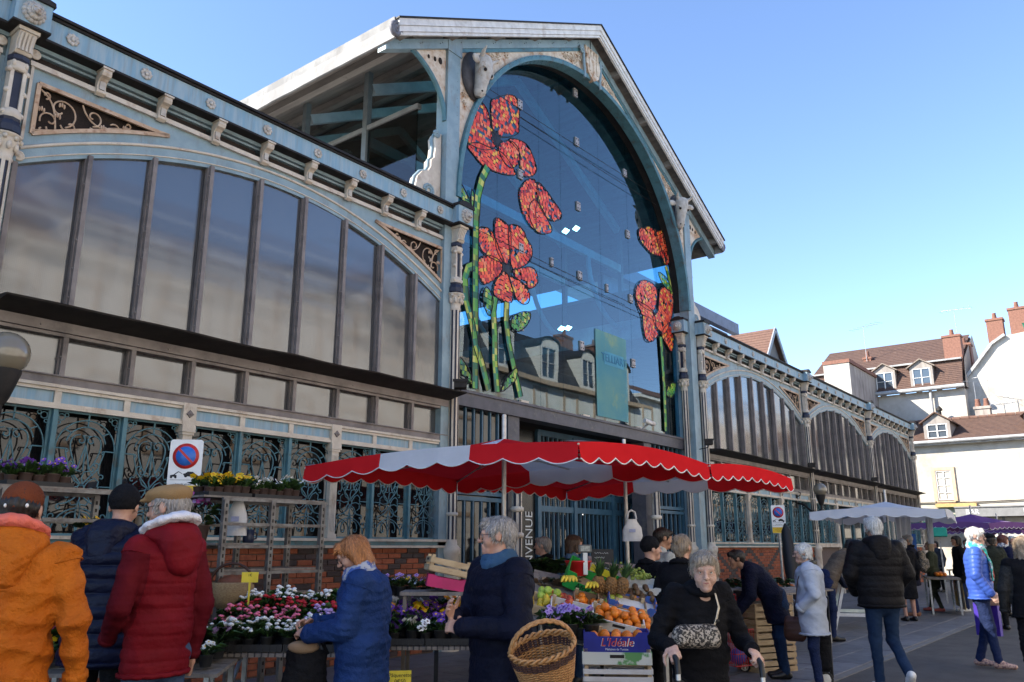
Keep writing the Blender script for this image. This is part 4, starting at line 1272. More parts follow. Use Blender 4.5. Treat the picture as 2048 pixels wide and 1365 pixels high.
def dormer(par, X, yc, z0, w=.95, h=1.15, depth=2.2, roofm=None, d=-1, axis='x', arched=False):
    """gabled dormer whose face is at x = X"""
    roofm = roofm or TILE
    def T(mb):
        if axis == 'y':
            for i, v in enumerate(mb.v): mb.v[i] = (v[1], v[0], v[2])
            mb.f = [f[::-1] for f in mb.f]
        return mb
    b = MB()
    bk = X - d * depth
    for sy in (-1, 1):
        ya = yc + sy * w / 2
        b.box(min(X, bk), max(X, bk), min(ya, ya + sy * .14), max(ya, ya + sy * .14), z0, z0 + h)
    b.box(min(X, X - d * .15), max(X, X - d * .15), yc - w / 2, yc + w / 2, z0 + h - .12, z0 + h)
    b.box(min(X, X - d * .15), max(X, X - d * .15), yc - w / 2, yc + w / 2, z0, z0 + .1)
    if not arched:
        b.prism([(yc - w / 2 - .1, z0 + h), (yc + w / 2 + .1, z0 + h), (yc, z0 + h + .42)], min(X, X - d * .1), max(X, X - d * .1), plane='yz')
    else:
        b.prism([(yc + (w / 2 + .14) * math.cos(a), z0 + h + .4 * math.sin(a)) for a in [PI * i / 10 for i in range(11)]], min(X, X - d * .3), max(X, X - d * .3), plane='yz')
    o = T(b).build('dormer', SHUT if not arched else LIME, par)
    window_part(o, X - d * .02, yc - w / 2 + .01, yc + w / 2 - .01, z0 + .1, z0 + h - .12, 2, 2, None, d, False, axis, 'dormer_window')
    b = MB()
    for sy in (-1, 1):
        if not arched:
            a = [(X + d * .15, yc, z0 + h + .50), (X + d * .15, yc + sy * (w / 2 + .30), z0 + h - .02), (bk, yc + sy * (w / 2 + .30), z0 + h - .02), (bk, yc, z0 + h + .50)]
            b.add(a + [(p[0], p[1], p[2] - .07) for p in a], [(0, 1, 2, 3), (7, 6, 5, 4), (0, 4, 5, 1), (1, 5, 6, 2)])
    if arched:
        arc = [(yc + (w / 2 + .2) * math.cos(a), z0 + h + .46 * math.sin(a)) for a in [PI * i / 10 for i in range(11)]]
        b.loft([[(X + d * .1, y, z), (bk, y, z), (bk, y, z - .08), (X + d * .1, y, z - .08)] for y, z in arc], smooth=False)
    T(b).build('dormer_roof', roofm, o)
    return o
def chimney(par, x, y, z0, z1, wx=.5, wy=.9, m=None, pots=1):
    b = MB()
    b.box(x - wx / 2, x + wx / 2, y - wy / 2, y + wy / 2, z0, z1)
    b.box(x - wx / 2 - .05, x + wx / 2 + .05, y - wy / 2 - .05, y + wy / 2 + .05, z1, z1 + .14)
    o = b.build('chimney', m or BRKC, par)
    for i in range(pots):
        b = MB(); b.lathe([(.13, z1 + .14), (.15, z1 + .2), (.11, z1 + .5), (.13, z1 + .55), (.09, z1 + .56)], 10, (x, y + (i - (pots - 1) / 2) * .4, 0)); b.build('chimney_pot', BRKC, o)
    return o
def antenna(name_label, x, y, z0, h, yaw, n=7, L=1.3):
    o = thing('roof_antenna', name_label, 'antenna', (x, y, z0))
    b = MB(); b.tube([(0, 0, 0), (0, 0, h)], .02, 5); b.build('mast', STEEL, o)
    b = MB(); c, s_ = math.cos(yaw), math.sin(yaw)
    b.tube([(-c * L, -s_ * L, h - .05), (c * L * .8, s_ * L * .8, h + .12)], .014, 4)
    for i in range(n):
        t = -L + 1.8 * L * i / (n - 1); k = .38 - .02 * i
        b.tube([(c * t + s_ * k, s_ * t - c * k, h + .03), (c * t - s_ * k, s_ * t + c * k, h + .03)], .009, 4)
    b.build('boom', STEEL, o)
    return o

# -- low cream house with the bar, across the far end of the street
H1 = thing('street_house', 'low cream house with brown tiled roof and dormers above the bar', 'house', (46, -4, 0))
def H(mb, n, m, par, off): # world geometry under an empty
    for i, v in enumerate(mb.v): mb.v[i] = (v[0] - off[0], v[1] - off[1], v[2] - off[2])
    return mb.build(n, m, par)
class Rooted:
    """lets world-space parts be parented to an empty standing at the base"""
    pass
def rooted(o):
    o.location = (0, 0, 0)
    return o
rooted(H1)
H1.scale = (1.13, 1.13, 1.13); H1.location = (0, 1.17, -.2)
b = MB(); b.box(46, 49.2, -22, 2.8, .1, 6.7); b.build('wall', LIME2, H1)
b = MB(); tiled(b, (45.6, -22, 6.72), (45.6, 3.0, 6.72), (49.0, 3.0, 8.15), (49.0, -22, 8.15), 16); b.box(45.8, 49, -22, 2.9, 6.65, 6.74)
rf = b.build('roof', TILE, H1)
b = MB()
for i in range(60): b.tube([(49.0, -22 + i * .425, 8.17), (49.0, -22 + (i + .93) * .425, 8.19)], .11, 6)
b.build('ridge_tile', TILEO, rf)
b = MB(); b.tube([(45.55, -22, 6.70), (45.55, 3.0, 6.66)], .09, 8); b.box(45.62, 45.98, -22, 2.9, 6.52, 6.64); b.build('gutter', ZINC, H1)
dormer(H1, 45.95, -.55, 6.78, .95, .95, 2.6)
dormer(H1, 45.95, -5.0, 6.78, .95, .95, 2.6)
window_part(H1, 45.96, -.92, -.22, 3.8, 5.25, 2, 4, SANDST, -1, True)
window_part(H1, 45.96, -6.2, -5.4, 3.8, 5.25, 2, 4, SANDST, -1, True)
b = MB(); b.box(45.7, 45.98, -1.9, -.1, 3.45, 3.62); b.build('ledge_sign', mat('ochre_board', (.50, .33, .13), None, 6), H1)
b = MB(); b.tube([(45.93, 2.9, 3.7), (45.93, -2, 3.66), (45.93, -6, 3.74), (45.93, -10, 3.7)], .025, 5); b.build('wall_cable', BLACKM, H1)
# bar front
GREYP = mat('grey_fascia_paint', (.22, .22, .22), (.18, .18, .18), 4, rough=.6)
b = MB(); b.box(45.35, 45.98, -14, -1.0, 2.95, 3.38); b.box(45.3, 45.98, -14, -.98, 3.382, 3.44); bar = b.build('bar_fascia', GREYP, H1)
WH = mat('white_lettering', (.80, .80, .80), None, 8, rough=.6)
lettering('bar_lettering', 'BAR', WH, bar, (45.345, -1.75, 3.17), (PI / 2, 0, -PI / 2), .32)
lettering('bar_lettering', 'LE KIR', WH, bar, (45.345, -4.25, 3.2), (PI / 2, 0, -PI / 2), .28)
b = MB()
for i in range(8):
    y = -1.6 - i * 1.35
    b.box(45.85, 45.99, y - .06, y + .06, 0, 2.95)
b.build('bar_post', GREYP, H1)
b = MB(); b.box(45.92, 45.96, -14, -1.2, .3, 2.0); b.build('bar_window', WGLASS, H1)
b = MB(); b.box(45.86, 45.98, -14, -1.1, 2.0, 2.9); b.build('bar_panel', LIMEW2, H1)
b = MB(); b.add([(45.97, 1.6, 3.1), (45.97, -.9, 3.1), (44.9, -.9, 2.75), (44.9, 1.6, 2.75), (44.9, -.9, 2.55), (44.9, 1.6, 2.55)], [(0, 1, 2, 3), (3, 2, 4, 5)]); b.build('shop_awning', mat('green_awning', (.01, .10, .06), None, 4), H1)
# -- taller house with a mansard behind
H2 = rooted(thing('street_house', 'taller cream house with two white dormers and brick chimney behind the bar', 'house'))
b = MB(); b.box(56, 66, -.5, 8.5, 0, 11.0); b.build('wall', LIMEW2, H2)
b = MB(); tiled(b, (55.7, -.5, 11.15), (55.7, 8.7, 11.15), (56.6, 8.7, 12.95), (56.6, -.5, 12.95), 14)
tiled(b, (56.5, -.5, 12.95), (56.5, 8.7, 12.95), (61, 8.7, 15.4), (61, -.5, 15.4), 14)
b.prism([(56, 11.1), (61, 11.1), (61, 15.2), (56.6, 12.9)], -.5, -.3)
b.add([(56, -.62, 11.1), (66, -.62, 11.1), (61, -.62, 15.35), (56.6, -.62, 12.95)], [(0, 1, 2, 3)], mi=1)
rf = b.build('roof', [TILE, GREYR], H2)
b = MB(); b.box(56.3, 56.7, -.5, 8.7, 12.9, 13.0); b.tube([(55.6, -.6, 11.1), (55.6, 8.6, 11.1)], .14, 8); b.tube([(55.75, 1.35, 11.0), (55.75, 1.35, 3)], .09, 8); b.build('gutter', ZINC, H2)
for y in (1.75, 3.95): dormer(H2, 55.8, y, 11.2, 1.05, 1.4, 2.4, mat('dormer_tiles', (.24, .19, .15), None, 5))
chimney(H2, 57.0, -.05, 12.2, 14.4, .8, 1.0)
chimney(H2, 59.5, -.3, 12.5, 14.3, .8, .8)
# -- rough blind wall with brick coping beside the hall end
H3 = rooted(thing('chimney_wall', 'tall stained blind wall with brick coping beside the hall roof', 'wall'))
b = MB(); b.box(50.0, 56.0, 4.5, 5.9, 0, 12.2); b.build('masonry', GREYR, H3)
b = MB(); b.box(49.9, 49.998, 4.45, 5.95, 0, 12.2); b.build('whitewashed_face', LIMEW2, H3)
b = MB(); b.box(49.85, 56.1, 4.4, 6.0, 12.202, 12.42); b.build('coping', BRKC, H3)
# -- roof left of that wall
H4 = rooted(thing('tiled_house', 'house with long brown tiled roof behind the right wing', 'house'))
b = MB(); b.box(60, 70, 8.6, 22, 0, 11.5); b.build('wall', LIMEW2, H4)
b = MB(); tiled(b, (59.6, 8.6, 11.4), (59.6, 22, 11.4), (65, 22, 14.6), (65, 8.6, 14.6), 18); b.build('roof', TILEO, H4)
# -- gabled house seen over the wing cornice
H5 = rooted(thing('gabled_house', 'steep orange tiled house with grey gable above the wing cornice', 'house'))
g0, g1, g2 = onY(1512, 690, 16), onY(1538, 657, 16), onY(1572, 724, 16)
zb = 14.0
ga, gb = onY(1517, 700, 16), onY(1575, 730, 16)
gx0, gx1, gap_ = ga[0] - 1, gb[0] + .5, g1[2]
gm = (gx0 + gx1) / 2
b = MB(); b.box(gx0 + .3, gx1 - .3, 16, 34, 0, gap_ - 5.2); b.prism([(gx0 + .3, gap_ - 5.2), (gx1 - .3, gap_ - 5.2), (gm, gap_ - .2)], 16, 16.3); b.build('gable_wall', mat('grey_gable', (.16, .155, .165), (.22, .19, .17), 1.2, rough=.95), H5)
b = MB(); tiled(b, (gx0 - .3, 34, gap_ - 5.6), (gx0 - .3, 15.6, gap_ - 5.6), (gm, 15.6, gap_), (gm, 34, gap_), 20); tiled(b, (gx1 + .3, 15.6, gap_ - 5.6), (gx1 + .3, 34, gap_ - 5.6), (gm, 34, gap_), (gm, 15.6, gap_), 20)
b.build('roof', TILEO, H5)
b = MB(); b.bar((gx0 - .3, 15.55, gap_ - 5.7), (gm, 15.55, gap_ - .05), .1, .35); b.bar((gx1 + .3, 15.55, gap_ - 5.7), (gm, 15.55, gap_ - .05), .1, .35); b.build('verge_board', mat('verge_zinc', (.30, .31, .34), None, 4), H5)
# -- white house at the right edge with sloping parapet
H6 = rooted(thing('white_house', 'tall white rendered gable house with sloping zinc parapet at right edge', 'house'))
pl = [onX(px, py, 57) for px, py in ((1912, 778), (1926, 768), (1984, 690), (2010, 672), (2048, 664))]
poly = [(p[1], p[2]) for p in pl] + [(-12, pl[-1][2] + 1.0), (-12, 7), (pl[0][1], 7)]
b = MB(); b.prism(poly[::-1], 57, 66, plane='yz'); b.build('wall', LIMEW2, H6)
b = MB()
for a, c in zip(pl[:-2], pl[1:-1]): b.bar((57, a[1], a[2] + .05), (57, c[1], c[2] + .05), .5, .16)
b.build('parapet_flashing', ZINC, H6)
chimney(H6, 58.0, onX(1992, 660, 58)[1], 13.6, 15.3, .8, .9)
chimney(H6, 58.0, onX(2038, 650, 58)[1], 13.6, 15.8, .8, .9)
p = onX(2042, 662, 56.5)
o = thing('tarpaulin', 'green tarpaulin hanging over the white parapet at top right', 'tarpaulin', (0, 0, 0))
b = MB(); b.loft([[(56.6 - .1 * k, p[1] + .9 - k * .5, p[2] + .35 - .12 * (k % 2) + k * .05), (56.4 - .1 * k, p[1] + .75 - k * .5, p[2] - .35 + .2 * (k % 3)), (56.65, p[1] + .75 - k * .5, p[2] - .3)] for k in range(2, 6)], smooth=True)
b.build('sheet', mat('green_tarp', (.03, .22, .13), (.02, .15, .09), 3, rough=.5), o)
# small chimney on the bar house ridge
chimney(H1, 49.2, (onX(1963, 800, 55.6)[1] - 1.17) / 1.13, 7.9, 8.6, .5, .7, GREYR, 2)
b = MB(); p = (onX(1880, 830, 55.4) - (0, 1.17, 0)) / 1.13; b.tube([(49, p[1], 8.1), (49, p[1], 8.75)], .09, 8); b.lathe([(.16, 8.7), (.16, 8.8), (.04, 8.95)], 8, (49, p[1], 0)); b.build('flue', BLACKM, H1)
a1 = onX(1733, 715, 58); antenna('thin television antenna on the brown mansard ridge left of the big chimney', 58.0, a1[1], a1[2] - .3, 2.4, R(60))
chimney(H2, 58.3, a1[1], 12.0, 14.0, .4, .5, BRKC)
a2 = onX(1912, 665, 57); antenna('tall antenna beside the brick chimney with bent upper boom', 57.3, a2[1], a2[2] - .2, 1.7, R(80), 6, 1.0)
a3 = onX(1980, 800, 55.6); antenna('double antenna in front of the white gable house', 55.6, a3[1], 9.0, 2.4, R(75), 9, 1.0)
a4 = onX(1952, 800, 55.6); antenna('shorter blue grey antenna left of the double antenna', 55.6, a4[1], 9.0, 2.2, R(100), 4, .7)
# -- the far side of the street (behind the viewer): seen mirrored in the glazing
def far_house(x0, x1, eave, top, wallm, label, mans, ndorm, floors=3):
    o = rooted(thing('terrace_house', label, 'house'))
    b = MB(); b.box(x0, x1, -22, -13.5, 0, eave); b.build('wall', wallm, o)
    b = MB(); b.box(x0 - .05, x1 + .05, -22, -13.15, eave + .002, eave + .22); b.build('eave_cornice', SANDST if mans else LIMEW, o)
    if mans:
        b = MB(); b.add([(x0, -13.3, eave + .2), (x1, -13.3, eave + .2), (x1, -14.6, top), (x0, -14.6, top), (x0, -18, top + .8), (x1, -18, top + .8)], [(0, 1, 2, 3), (3, 2, 5, 4)]); b.build('mansard_roof', SLATE, o)
        for i in range(ndorm):
            dormer(o, -13.25, x0 + (x1 - x0) * (i + .5) / ndorm, eave + .25, 1.15, 1.75, 1.8, SLATE, 1, 'y', True)
        for i in range(2): chimney(o, x0 + (x1 - x0) * (.2 + .7 * i), -17, top, top + 1.6, 1.3, .6, BRKC, 1)
    else:
        b = MB(); b.add([(x0, -13.1, eave + .2), (x1, -13.1, eave + .2), (x1, -18, top), (x0, -18, top)], [(0, 1, 2, 3)]); b.build('roof', TILEO, o)
        chimney(o, x0 + 1.2, -17, top - 1, top + 1.2, 1.2, .6, BRKC, 1)
    nw = max(2, int((x1 - x0) / 2.6))
    for f in range(floors):
        for i in range(nw):
            xc = x0 + (x1 - x0) * (i + .5) / nw; z0 = .9 + f * (eave / floors)
            window_part(o, -13.49, xc - .5, xc + .5, z0, z0 + min(1.9, eave / floors - 1.1), 2, 3, SANDST, 1, False, 'y')
    return o
FH = [(-14, -2.5, 9.6, 11.8, LIMEW, 'white terrace house with tiled roof mirrored in the left windows', False, 0),
      (-2.5, 8.2, 9.2, 11.6, LIME, 'cream terrace house with tiled roof mirrored in the left wing', False, 0),
      (8.2, 20.0, 10.2, 12.6, LIMEW, 'pale terrace house with tiled roof mirrored between the poppies', False, 0),
      (20.0, 41.5, 9.3, 12.0, LIME, 'cream terrace house with slate mansard and arched dormers mirrored in the entrance glass', True, 6),
      (41.5, 60.0, 10.0, 12.4, LIMEW, 'white terrace house mirrored at the right of the entrance glass', False, 0)]
for f in FH: far_house(*f)
# ================================================================== STREET FURNITURE
def cloth_mat(name, col, tr=.35, rough=.8, col2=None):
    m = bpy.data.materials.new(name); m.use_nodes = True
    n, l = m.node_tree.nodes, m.node_tree.links
    n.remove(n['Principled BSDF'])
    t = n.new('ShaderNodeTexNoise'); t.inputs['Scale'].default_value = 3.5; t.inputs['Detail'].default_value = 5
    g = n.new('ShaderNodeNewGeometry'); l.new(g.outputs['Position'], t.inputs['Vector'])
    mx = n.new('ShaderNodeMix'); mx.data_type = 'RGBA'
    mx.inputs[6].default_value = (*col, 1); mx.inputs[7].default_value = (*(col2 or [c * .8 for c in col]), 1)
    l.new(t.outputs['Fac'], mx.inputs['Factor'])
    d = n.new('ShaderNodeBsdfDiffuse'); tl = n.new('ShaderNodeBsdfTranslucent'); ms = n.new('ShaderNodeMixShader')
    l.new(mx.outputs[2], d.inputs[0]); l.new(mx.outputs[2], tl.inputs[0]); ms.inputs[0].default_value = tr
    b = n.new('ShaderNodeBump'); b.inputs['Strength'].default_value = .35; b.inputs['Distance'].default_value = .03
    t2 = n.new('ShaderNodeTexNoise'); t2.inputs['Scale'].default_value = 4.0; t2.inputs['Detail'].default_value = 3
    l.new(g.outputs['Position'], t2.inputs['Vector']); l.new(t2.outputs['Fac'], b.inputs['Height']); l.new(b.outputs[0], d.inputs['Normal'])
    l.new(d.outputs[0], ms.inputs[1]); l.new(tl.outputs[0], ms.inputs[2]); l.new(ms.outputs[0], n['Material Output'].inputs[0])
    MATS[name] = m
    return m
REDC = cloth_mat('red_awning_canvas', (.72, .026, .032), .24, col2=(.60, .018, .024))
WHTC = cloth_mat('white_awning_canvas', (.74, .75, .80), .22)
PURC = cloth_mat('purple_awning_canvas', (.20, .10, .27), .2)
PIPE = mat('white_piping', (.75, .74, .74), None, 9)
POLE = mat('awning_pole', (.55, .54, .52), (.42, .41, .40), 12, rough=.4, metal=.4)

def market_parasol(label, cx, cy, hx, hy, zhem, rise, stripe, main, second, group, rot=0.0, drop=.20, sag=.07, nsc=9, pole=True, cornerpatch=True):
    """rectangular market parasol: canopy panels, scalloped valance, ribs, pole; stripe = share of the x-facing sides in the second colour"""
    o = thing('market_parasol', label, 'parasol', (cx, cy, 0), rot, group)
    def hem(u, v):       # outline z with a lift in the middle of each side
        return zhem + sag * (1 - max(abs(u), abs(v)) ** 1) * 0
    def side(k, t):      # point on the outline, t in -1..1 along side k
        pts = ((t * hx, -hy), (hx, t * hy), (-t * hx, hy), (-hx, -t * hy))[k]
        return pts
    meshes = {0: MB(), 1: MB()}
    val = {}
    pip = MB()
    n = 36
    for k in range(4):
        rows = []
        for i in range(n + 1):
            t = -1 + 2 * i / n
            x, y = side(k, t)
            zl = zhem + sag * (1 - t * t)
            col = []
            for j in range(7):
                s_ = j / 6
                z = zl + (zhem + rise - zl) * (s_ ** 1.15) - .05 * math.sin(PI * s_) * (1 - .5 * t * t)
                col.append((x * (1 - s_), y * (1 - s_), z))
            rows.append(col)
        for i in range(n):
            tm = abs(-1 + 2 * (i + .5) / n)
            w = 1 if (k in (1, 3) and tm < stripe) else 0
            for j in range(6):
                a, c = rows[i], rows[i + 1]
                meshes[w].add([a[j], c[j], c[j + 1], a[j + 1]], [(0, 1, 2, 3)], smooth=True)
            # valance
            low = []
            for q in (i, i + .5, i + 1):
                t = -1 + 2 * q / n
                x, y = side(k, t)
                zl = zhem + sag * (1 - t * t)
                sc_ = drop * (.74 + .26 * abs(math.sin(PI * nsc * (t + 1) / 2)))
                ox, oy = (0, -.02) if k == 0 else (.02, 0) if k == 1 else (0, .02) if k == 2 else (-.02, 0)
                low.append(((x, y, zl), (x + ox, y + oy, zl - sc_)))
            for q in range(2):
                val.setdefault((k, w, (1 if i > n / 2 else 0) if stripe and k in (1, 3) and not w else 0), MB()).quad(low[q][1], low[q + 1][1], low[q + 1][0], low[q][0])
        pts = []
        for i in range(2 * n + 1):
            t = -1 + i / n
            x, y = side(k, t)
            ox, oy = (0, -.02) if k == 0 else (.02, 0) if k == 1 else (0, .02) if k == 2 else (-.02, 0)
            pts.append((x + ox, y + oy, zhem + sag * (1 - t * t) - drop * (.74 + .26 * abs(math.sin(PI * nsc * (t + 1) / 2)))))
        pip.tube(pts, .007, 4)
    for w, m_ in ((0, main), (1, second)):
        if meshes[w].v:
            meshes[w].build('canopy' if w == 0 else 'canopy_stripe', m_, o)
    for kk, v_ in val.items(): v_.build('valance' if kk[1] == 0 else 'valance_stripe', second if kk[1] else main, o)
    pip.build('piping', PIPE, o)
    if cornerpatch:
        for sx, sy in ((-1, -1), (1, -1), (-1, 1), (1, 1)):
            m = MB(); c0 = np.array((sx * hx, sy * hy, zhem))
            ring = [c0 + np.array((-sx * a, -sy * b_, .05 * (a + b_) + .012)) for a, b_ in ((-.012, -.012), (.16, -.012), (.11, .09), (.06, .14), (-.012, .16))]
            m.add(ring, [(0, 1, 2, 3, 4)]); m.build('corner_patch', WHTC, o)
    if pole:
        m = MB(); m.tube([(0, 0, 0), (0, 0, zhem + rise + .28)], .027, 10); m.build('pole', POLE, o)
        m = MB(); m.lathe([(.03, zhem + .06), (.06, zhem + .07), (.06, zhem + .12), (.03, zhem + .13)], 10); m.build('hub', POLE, o)
        for sx, sy in ((1, 0), (-1, 0), (0, 1), (0, -1), (1, 1), (-1, 1), (1, -1), (-1, -1)):
            m = MB(); e = np.array((sx * hx, sy * hy, zhem + (sag if 0 in (sx, sy) else 0) - .02))
            top = np.array((0, 0, zhem + rise - .05))
            m.tube([top, top + (e - top) * .5 - (0, 0, .05), e], .011, 6); rb = m.build('rib', POLE, o)
            m = MB(); m.tube([(0, 0, zhem + .10), top + (e - top) * .5 - (0, 0, .06)], .009, 5); m.build('strut', POLE, rb)
    return o
G1 = 'red and white parasols over the fruit stall'
market_parasol('red and white scalloped parasol on a tall pole over the fruit stall, nearest the viewer', 7.43, -3.1, 1.33, 1.9, 2.455, .31, .36, REDC, WHTC, G1)
market_parasol('red scalloped parasol behind and right of the striped one', 10.25, -3.05, 1.33, 1.9, 2.475, .29, .36, REDC, WHTC, G1)
wp = atD(1775, 1040, 20.0)
market_parasol('white scalloped stall awning with hanging cloths at the far right', wp[0], wp[1], 2.3, 1.35, 2.30, .30, 0, WHTC, WHTC, 'pale awnings at the far end', rot=R(8), nsc=7)
wp2 = atD(1945, 1050, 27.0)
market_parasol('purple stall awning right of the white one, in front of the bar', wp2[0], wp2[1], 2.2, 1.3, 2.22, .35, 0, PURC, PURC, 'purple awnings at the far end', rot=R(-12), nsc=12)
wp3 = atD(1996, 1055, 31.0)
market_parasol('smaller purple awning behind the first purple one', wp3[0], wp3[1], 1.6, 1.3, 2.15, .32, 0, PURC, PURC, 'purple awnings at the far end', rot=R(-12), nsc=12)
for k, (x0, x1, y0, y1, D_, lab) in enumerate(((1745, 1772, 1035, 1085, 21, 'narrow white cloth hanging under the white awning behind the white haired man'), (1790, 1828, 1035, 1090, 20.5, 'wide white cloth hanging under the white awning above the backpack'), (1852, 1870, 1036, 1088, 19, 'rolled white awning leg cloth at the right corner of the white awning'))):
    a, c = atD(x0, y0, D_), atD(x1, y1, D_)
    m = MB(); n = 10
    d_ = np.array((c[0] - a[0], c[1] - a[1], 0)); nn = np.array((-d_[1], d_[0], 0)) / (np.linalg.norm(d_) + 1e-9)
    rows = [[tuple(a + d_ * i / n + nn * .05 * math.sin(i * 1.9) + (0, 0, 0)), tuple(np.array((a[0], a[1], c[2])) + d_ * i / n * (.9 if k < 2 else .7) + nn * .07 * math.sin(i * 1.9 + .4))] for i in range(n + 1)]
    m.loft(rows, closed=False); m.loft([[tuple(np.array(p) + nn * .012) for p in r] for r in rows], closed=False)
    m.build('awning_cloth', WHTC, label=lab, cat='cloth')

# ---- wall lamps
LGLASS = glass_mat('smoked_lamp_globe', (.20, .17, .12), .06, 1.7)
def wall_lamp(label, x, z, y=-.75):
    o = thing('wall_lamp', label, 'lamp', (x, 0, z), group='globe lamps on the hall')
    m = MB(); m.tube([(0, -.02, -.25), (.0, -.22, -.30), (0, -.42, -.50), (0, -.62, -.55), (0, y, -.45), (0, y, -.32)], .035, 8)
    m.tube([(0, -.03, -.05), (0, -.12, -.02), (0, -.14, .06), (0, -.08, .09)], .018, 6); m.box(-.06, .06, -.03, .0, -.4, .15)
    m.build('bracket', BLACKM, o)
    m = MB(); m.lathe([(.05, -.34), (.08, -.28), (.15, -.05), (.15, -.02)], 16, (0, y, 0)); m.build('cup', BLACKM, o)
    m = MB(); m.ball((0, y, .13), .205, n=22, m=14); m.build('globe', LGLASS, o)
    return o
q = onY(12, 708, -.75); wall_lamp('smoked glass globe lamp at the left edge below the canopy', q[0], q[2] - .13)
q = onY(1640, 980, -.75); wall_lamp('smoked glass globe lamp on iron bracket on the right wing', q[0], q[2] - .13)
def spot(label, px, py, yy, rz):
    q = onY(px, py, yy)
    o = thing('spotlight', label, 'spotlight', q, rz, 'small black spotlights on the canopy ends')
    m = MB(); m.bevbox(-.10, .10, -.12, .05, -.06, .07, .015); m.box(-.12, .12, -.14, -.12, .04, .085); m.build('housing', BLACKM, o)
    m = MB(); m.tube([(0, .02, -.05), (0, .12, -.10), (-.2, .3, -.12)], .012, 5); m.build('arm', BLACKM, o)
spot('black spotlight on the end of the left canopy beside the poppy stems', 921, 772, -.45, R(-50))
spot('black spotlight at the start of the right wing canopy', 1417, 886, -.4, R(-60))
spot('black spotlight above the canopy near the globe lamp', 1622, 932, -.45, R(-60))
spot('farthest black spotlight on the right wing canopy', 1748, 960, -.45, R(-60))

# ---- no-parking signs
SIGNW = mat('sign_white', (.78, .78, .77), (.72, .72, .71), 9, rough=.45)
SIGNR = mat('sign_red', (.55, .03, .025), None, 9, rough=.4)
SIGNB = mat('sign_blue', (.02, .13, .52), (.04, .16, .55), 6, rough=.4)
SIGNY = mat('sign_yellow', (.75, .48, .02), (.68, .42, .02), 9, rough=.45)
INK = mat('black_ink', (.012, .012, .012), None, 9, rough=.6)
def parking_sign(label, x, y, ztop, w, h, face):
    o = thing('no_parking_sign', label, 'sign', (x, y, 0), face, 'no parking signs')
    m = MB(); m.tube([(0, .03, 0), (0, .03, ztop)], .03, 8); m.build('post', STEEL, o)
    def plate(z0, z1, y0, mm, nm):
        r = .03; pts = []
        for cx_, cz_, a0 in ((w / 2 - r, z0 + r, -PI / 2), (w / 2 - r, z1 - r, 0), (-w / 2 + r, z1 - r, PI / 2), (-w / 2 + r, z0 + r, PI)):
            pts += [(cx_ + r * math.cos(a0 + PI / 2 * k / 4), cz_ + r * math.sin(a0 + PI / 2 * k / 4)) for k in range(5)]
        b = MB(); b.prism(pts, y0, y0 + .012); return b.build(nm, mm, o)
    hy_ = h * .21
    pw = plate(ztop - h, ztop, -.012, SIGNW, 'plate')
    b = MB(); b.prism([(-w / 2 + .004, ztop - h + .004), (w / 2 - .004, ztop - h + .004), (w / 2 - .004, ztop - h + hy_), (-w / 2 + .004, ztop - h + hy_)], -.0155, -.0125); b.build('yellow_band', SIGNY, pw)
    R1 = w * .40; zc = ztop - w * .52
    b = MB()
    b.lathe([(R1, 0), (R1, .004), (.001, .0042)], 28, (0, -.0125, zc), axis='y'); b.build('red_disc', SIGNR, pw)
    b = MB(); b.lathe([(R1 * .76, 0), (R1 * .76, .002), (.001, .0022)], 28, (0, -.0172, zc), axis='y'); b.build('blue_disc', SIGNB, pw)
    b = MB(); k = R1 * .8 / math.sqrt(2); b.bar((-k, -.0202, zc + k), (k, -.0202, zc - k), R1 * .18, .002, up=(0, 1, 0)); b.build('red_bar', SIGNR, pw)
    # tow-away pictogram
    b = MB(); zz = zc - R1 - w * .20; y0 = -.0135; u = w / .31
    b.prism([(.0 * u, zz - .005), (.13 * u, zz - .022 * u), (.13 * u, zz - .002), (.11 * u, zz + .008 * u), (.08 * u, zz + .034 * u), (.03 * u, zz + .036 * u), (.01 * u, zz + .02 * u), (-.015 * u, zz + .014 * u)], y0, y0 + .001)
    for wx, wz in ((.015, -.004), (.105, -.024)): b.lathe([(.016 * u, 0), (.016 * u, .0015), (.001, .0016)], 10, (wx * u, y0, zz + wz * u), axis='y')
    b.prism([(-.13 * u, zz - .015 * u), (-.07 * u, zz - .015 * u), (-.07 * u, zz + .0), (-.10 * u, zz + .006), (-.13 * u, zz)], y0, y0 + .001)
    b.bar((-.10 * u, y0, zz), (-.055 * u, y0, zz + .035 * u), .008 * u, .002, up=(0, 1, 0)); b.bar((-.055 * u, y0, zz + .035 * u), (-.02 * u, y0, zz + .015 * u), .005 * u, .002, up=(0, 1, 0))
    for wx in (-.12, -.08): b.lathe([(.011 * u, 0), (.011 * u, .0015), (.001, .0016)], 8, (wx * u, y0, zz - .02 * u), axis='y')
    b.bar((-.13 * u, y0, zz - .045 * u), (.12 * u, y0, zz - .045 * u), .003 * u, .002, up=(0, 1, 0))
    b.build('tow_pictogram', INK, pw)
    for i, (t, dz, sz) in enumerate((('Interdit gênant', .085, .026), ('hors des emplacements payants', .112, .022))):
        lettering('sign_lettering', t, INK, pw, (0, -.0135, zz - dz * u), (PI / 2, 0, 0), sz * u, .0006)
    for i, t in enumerate(('interdit gênant', 'emplacements réservés', 'MARCHÉ')):
        lettering('sign_lettering', t, INK, pw, (0, -.0165, ztop - h + hy_ - (.022 + .033 * i) * u), (PI / 2, 0, 0), (.02 if i < 2 else .03) * u, .0006)
def face_cam(x, y, off=0.0): return math.atan2(-9 - y, 0 - x) + PI / 2 + off
q = atD(370, 940, 8.1); w_ = 65 * 8.1 / 1690
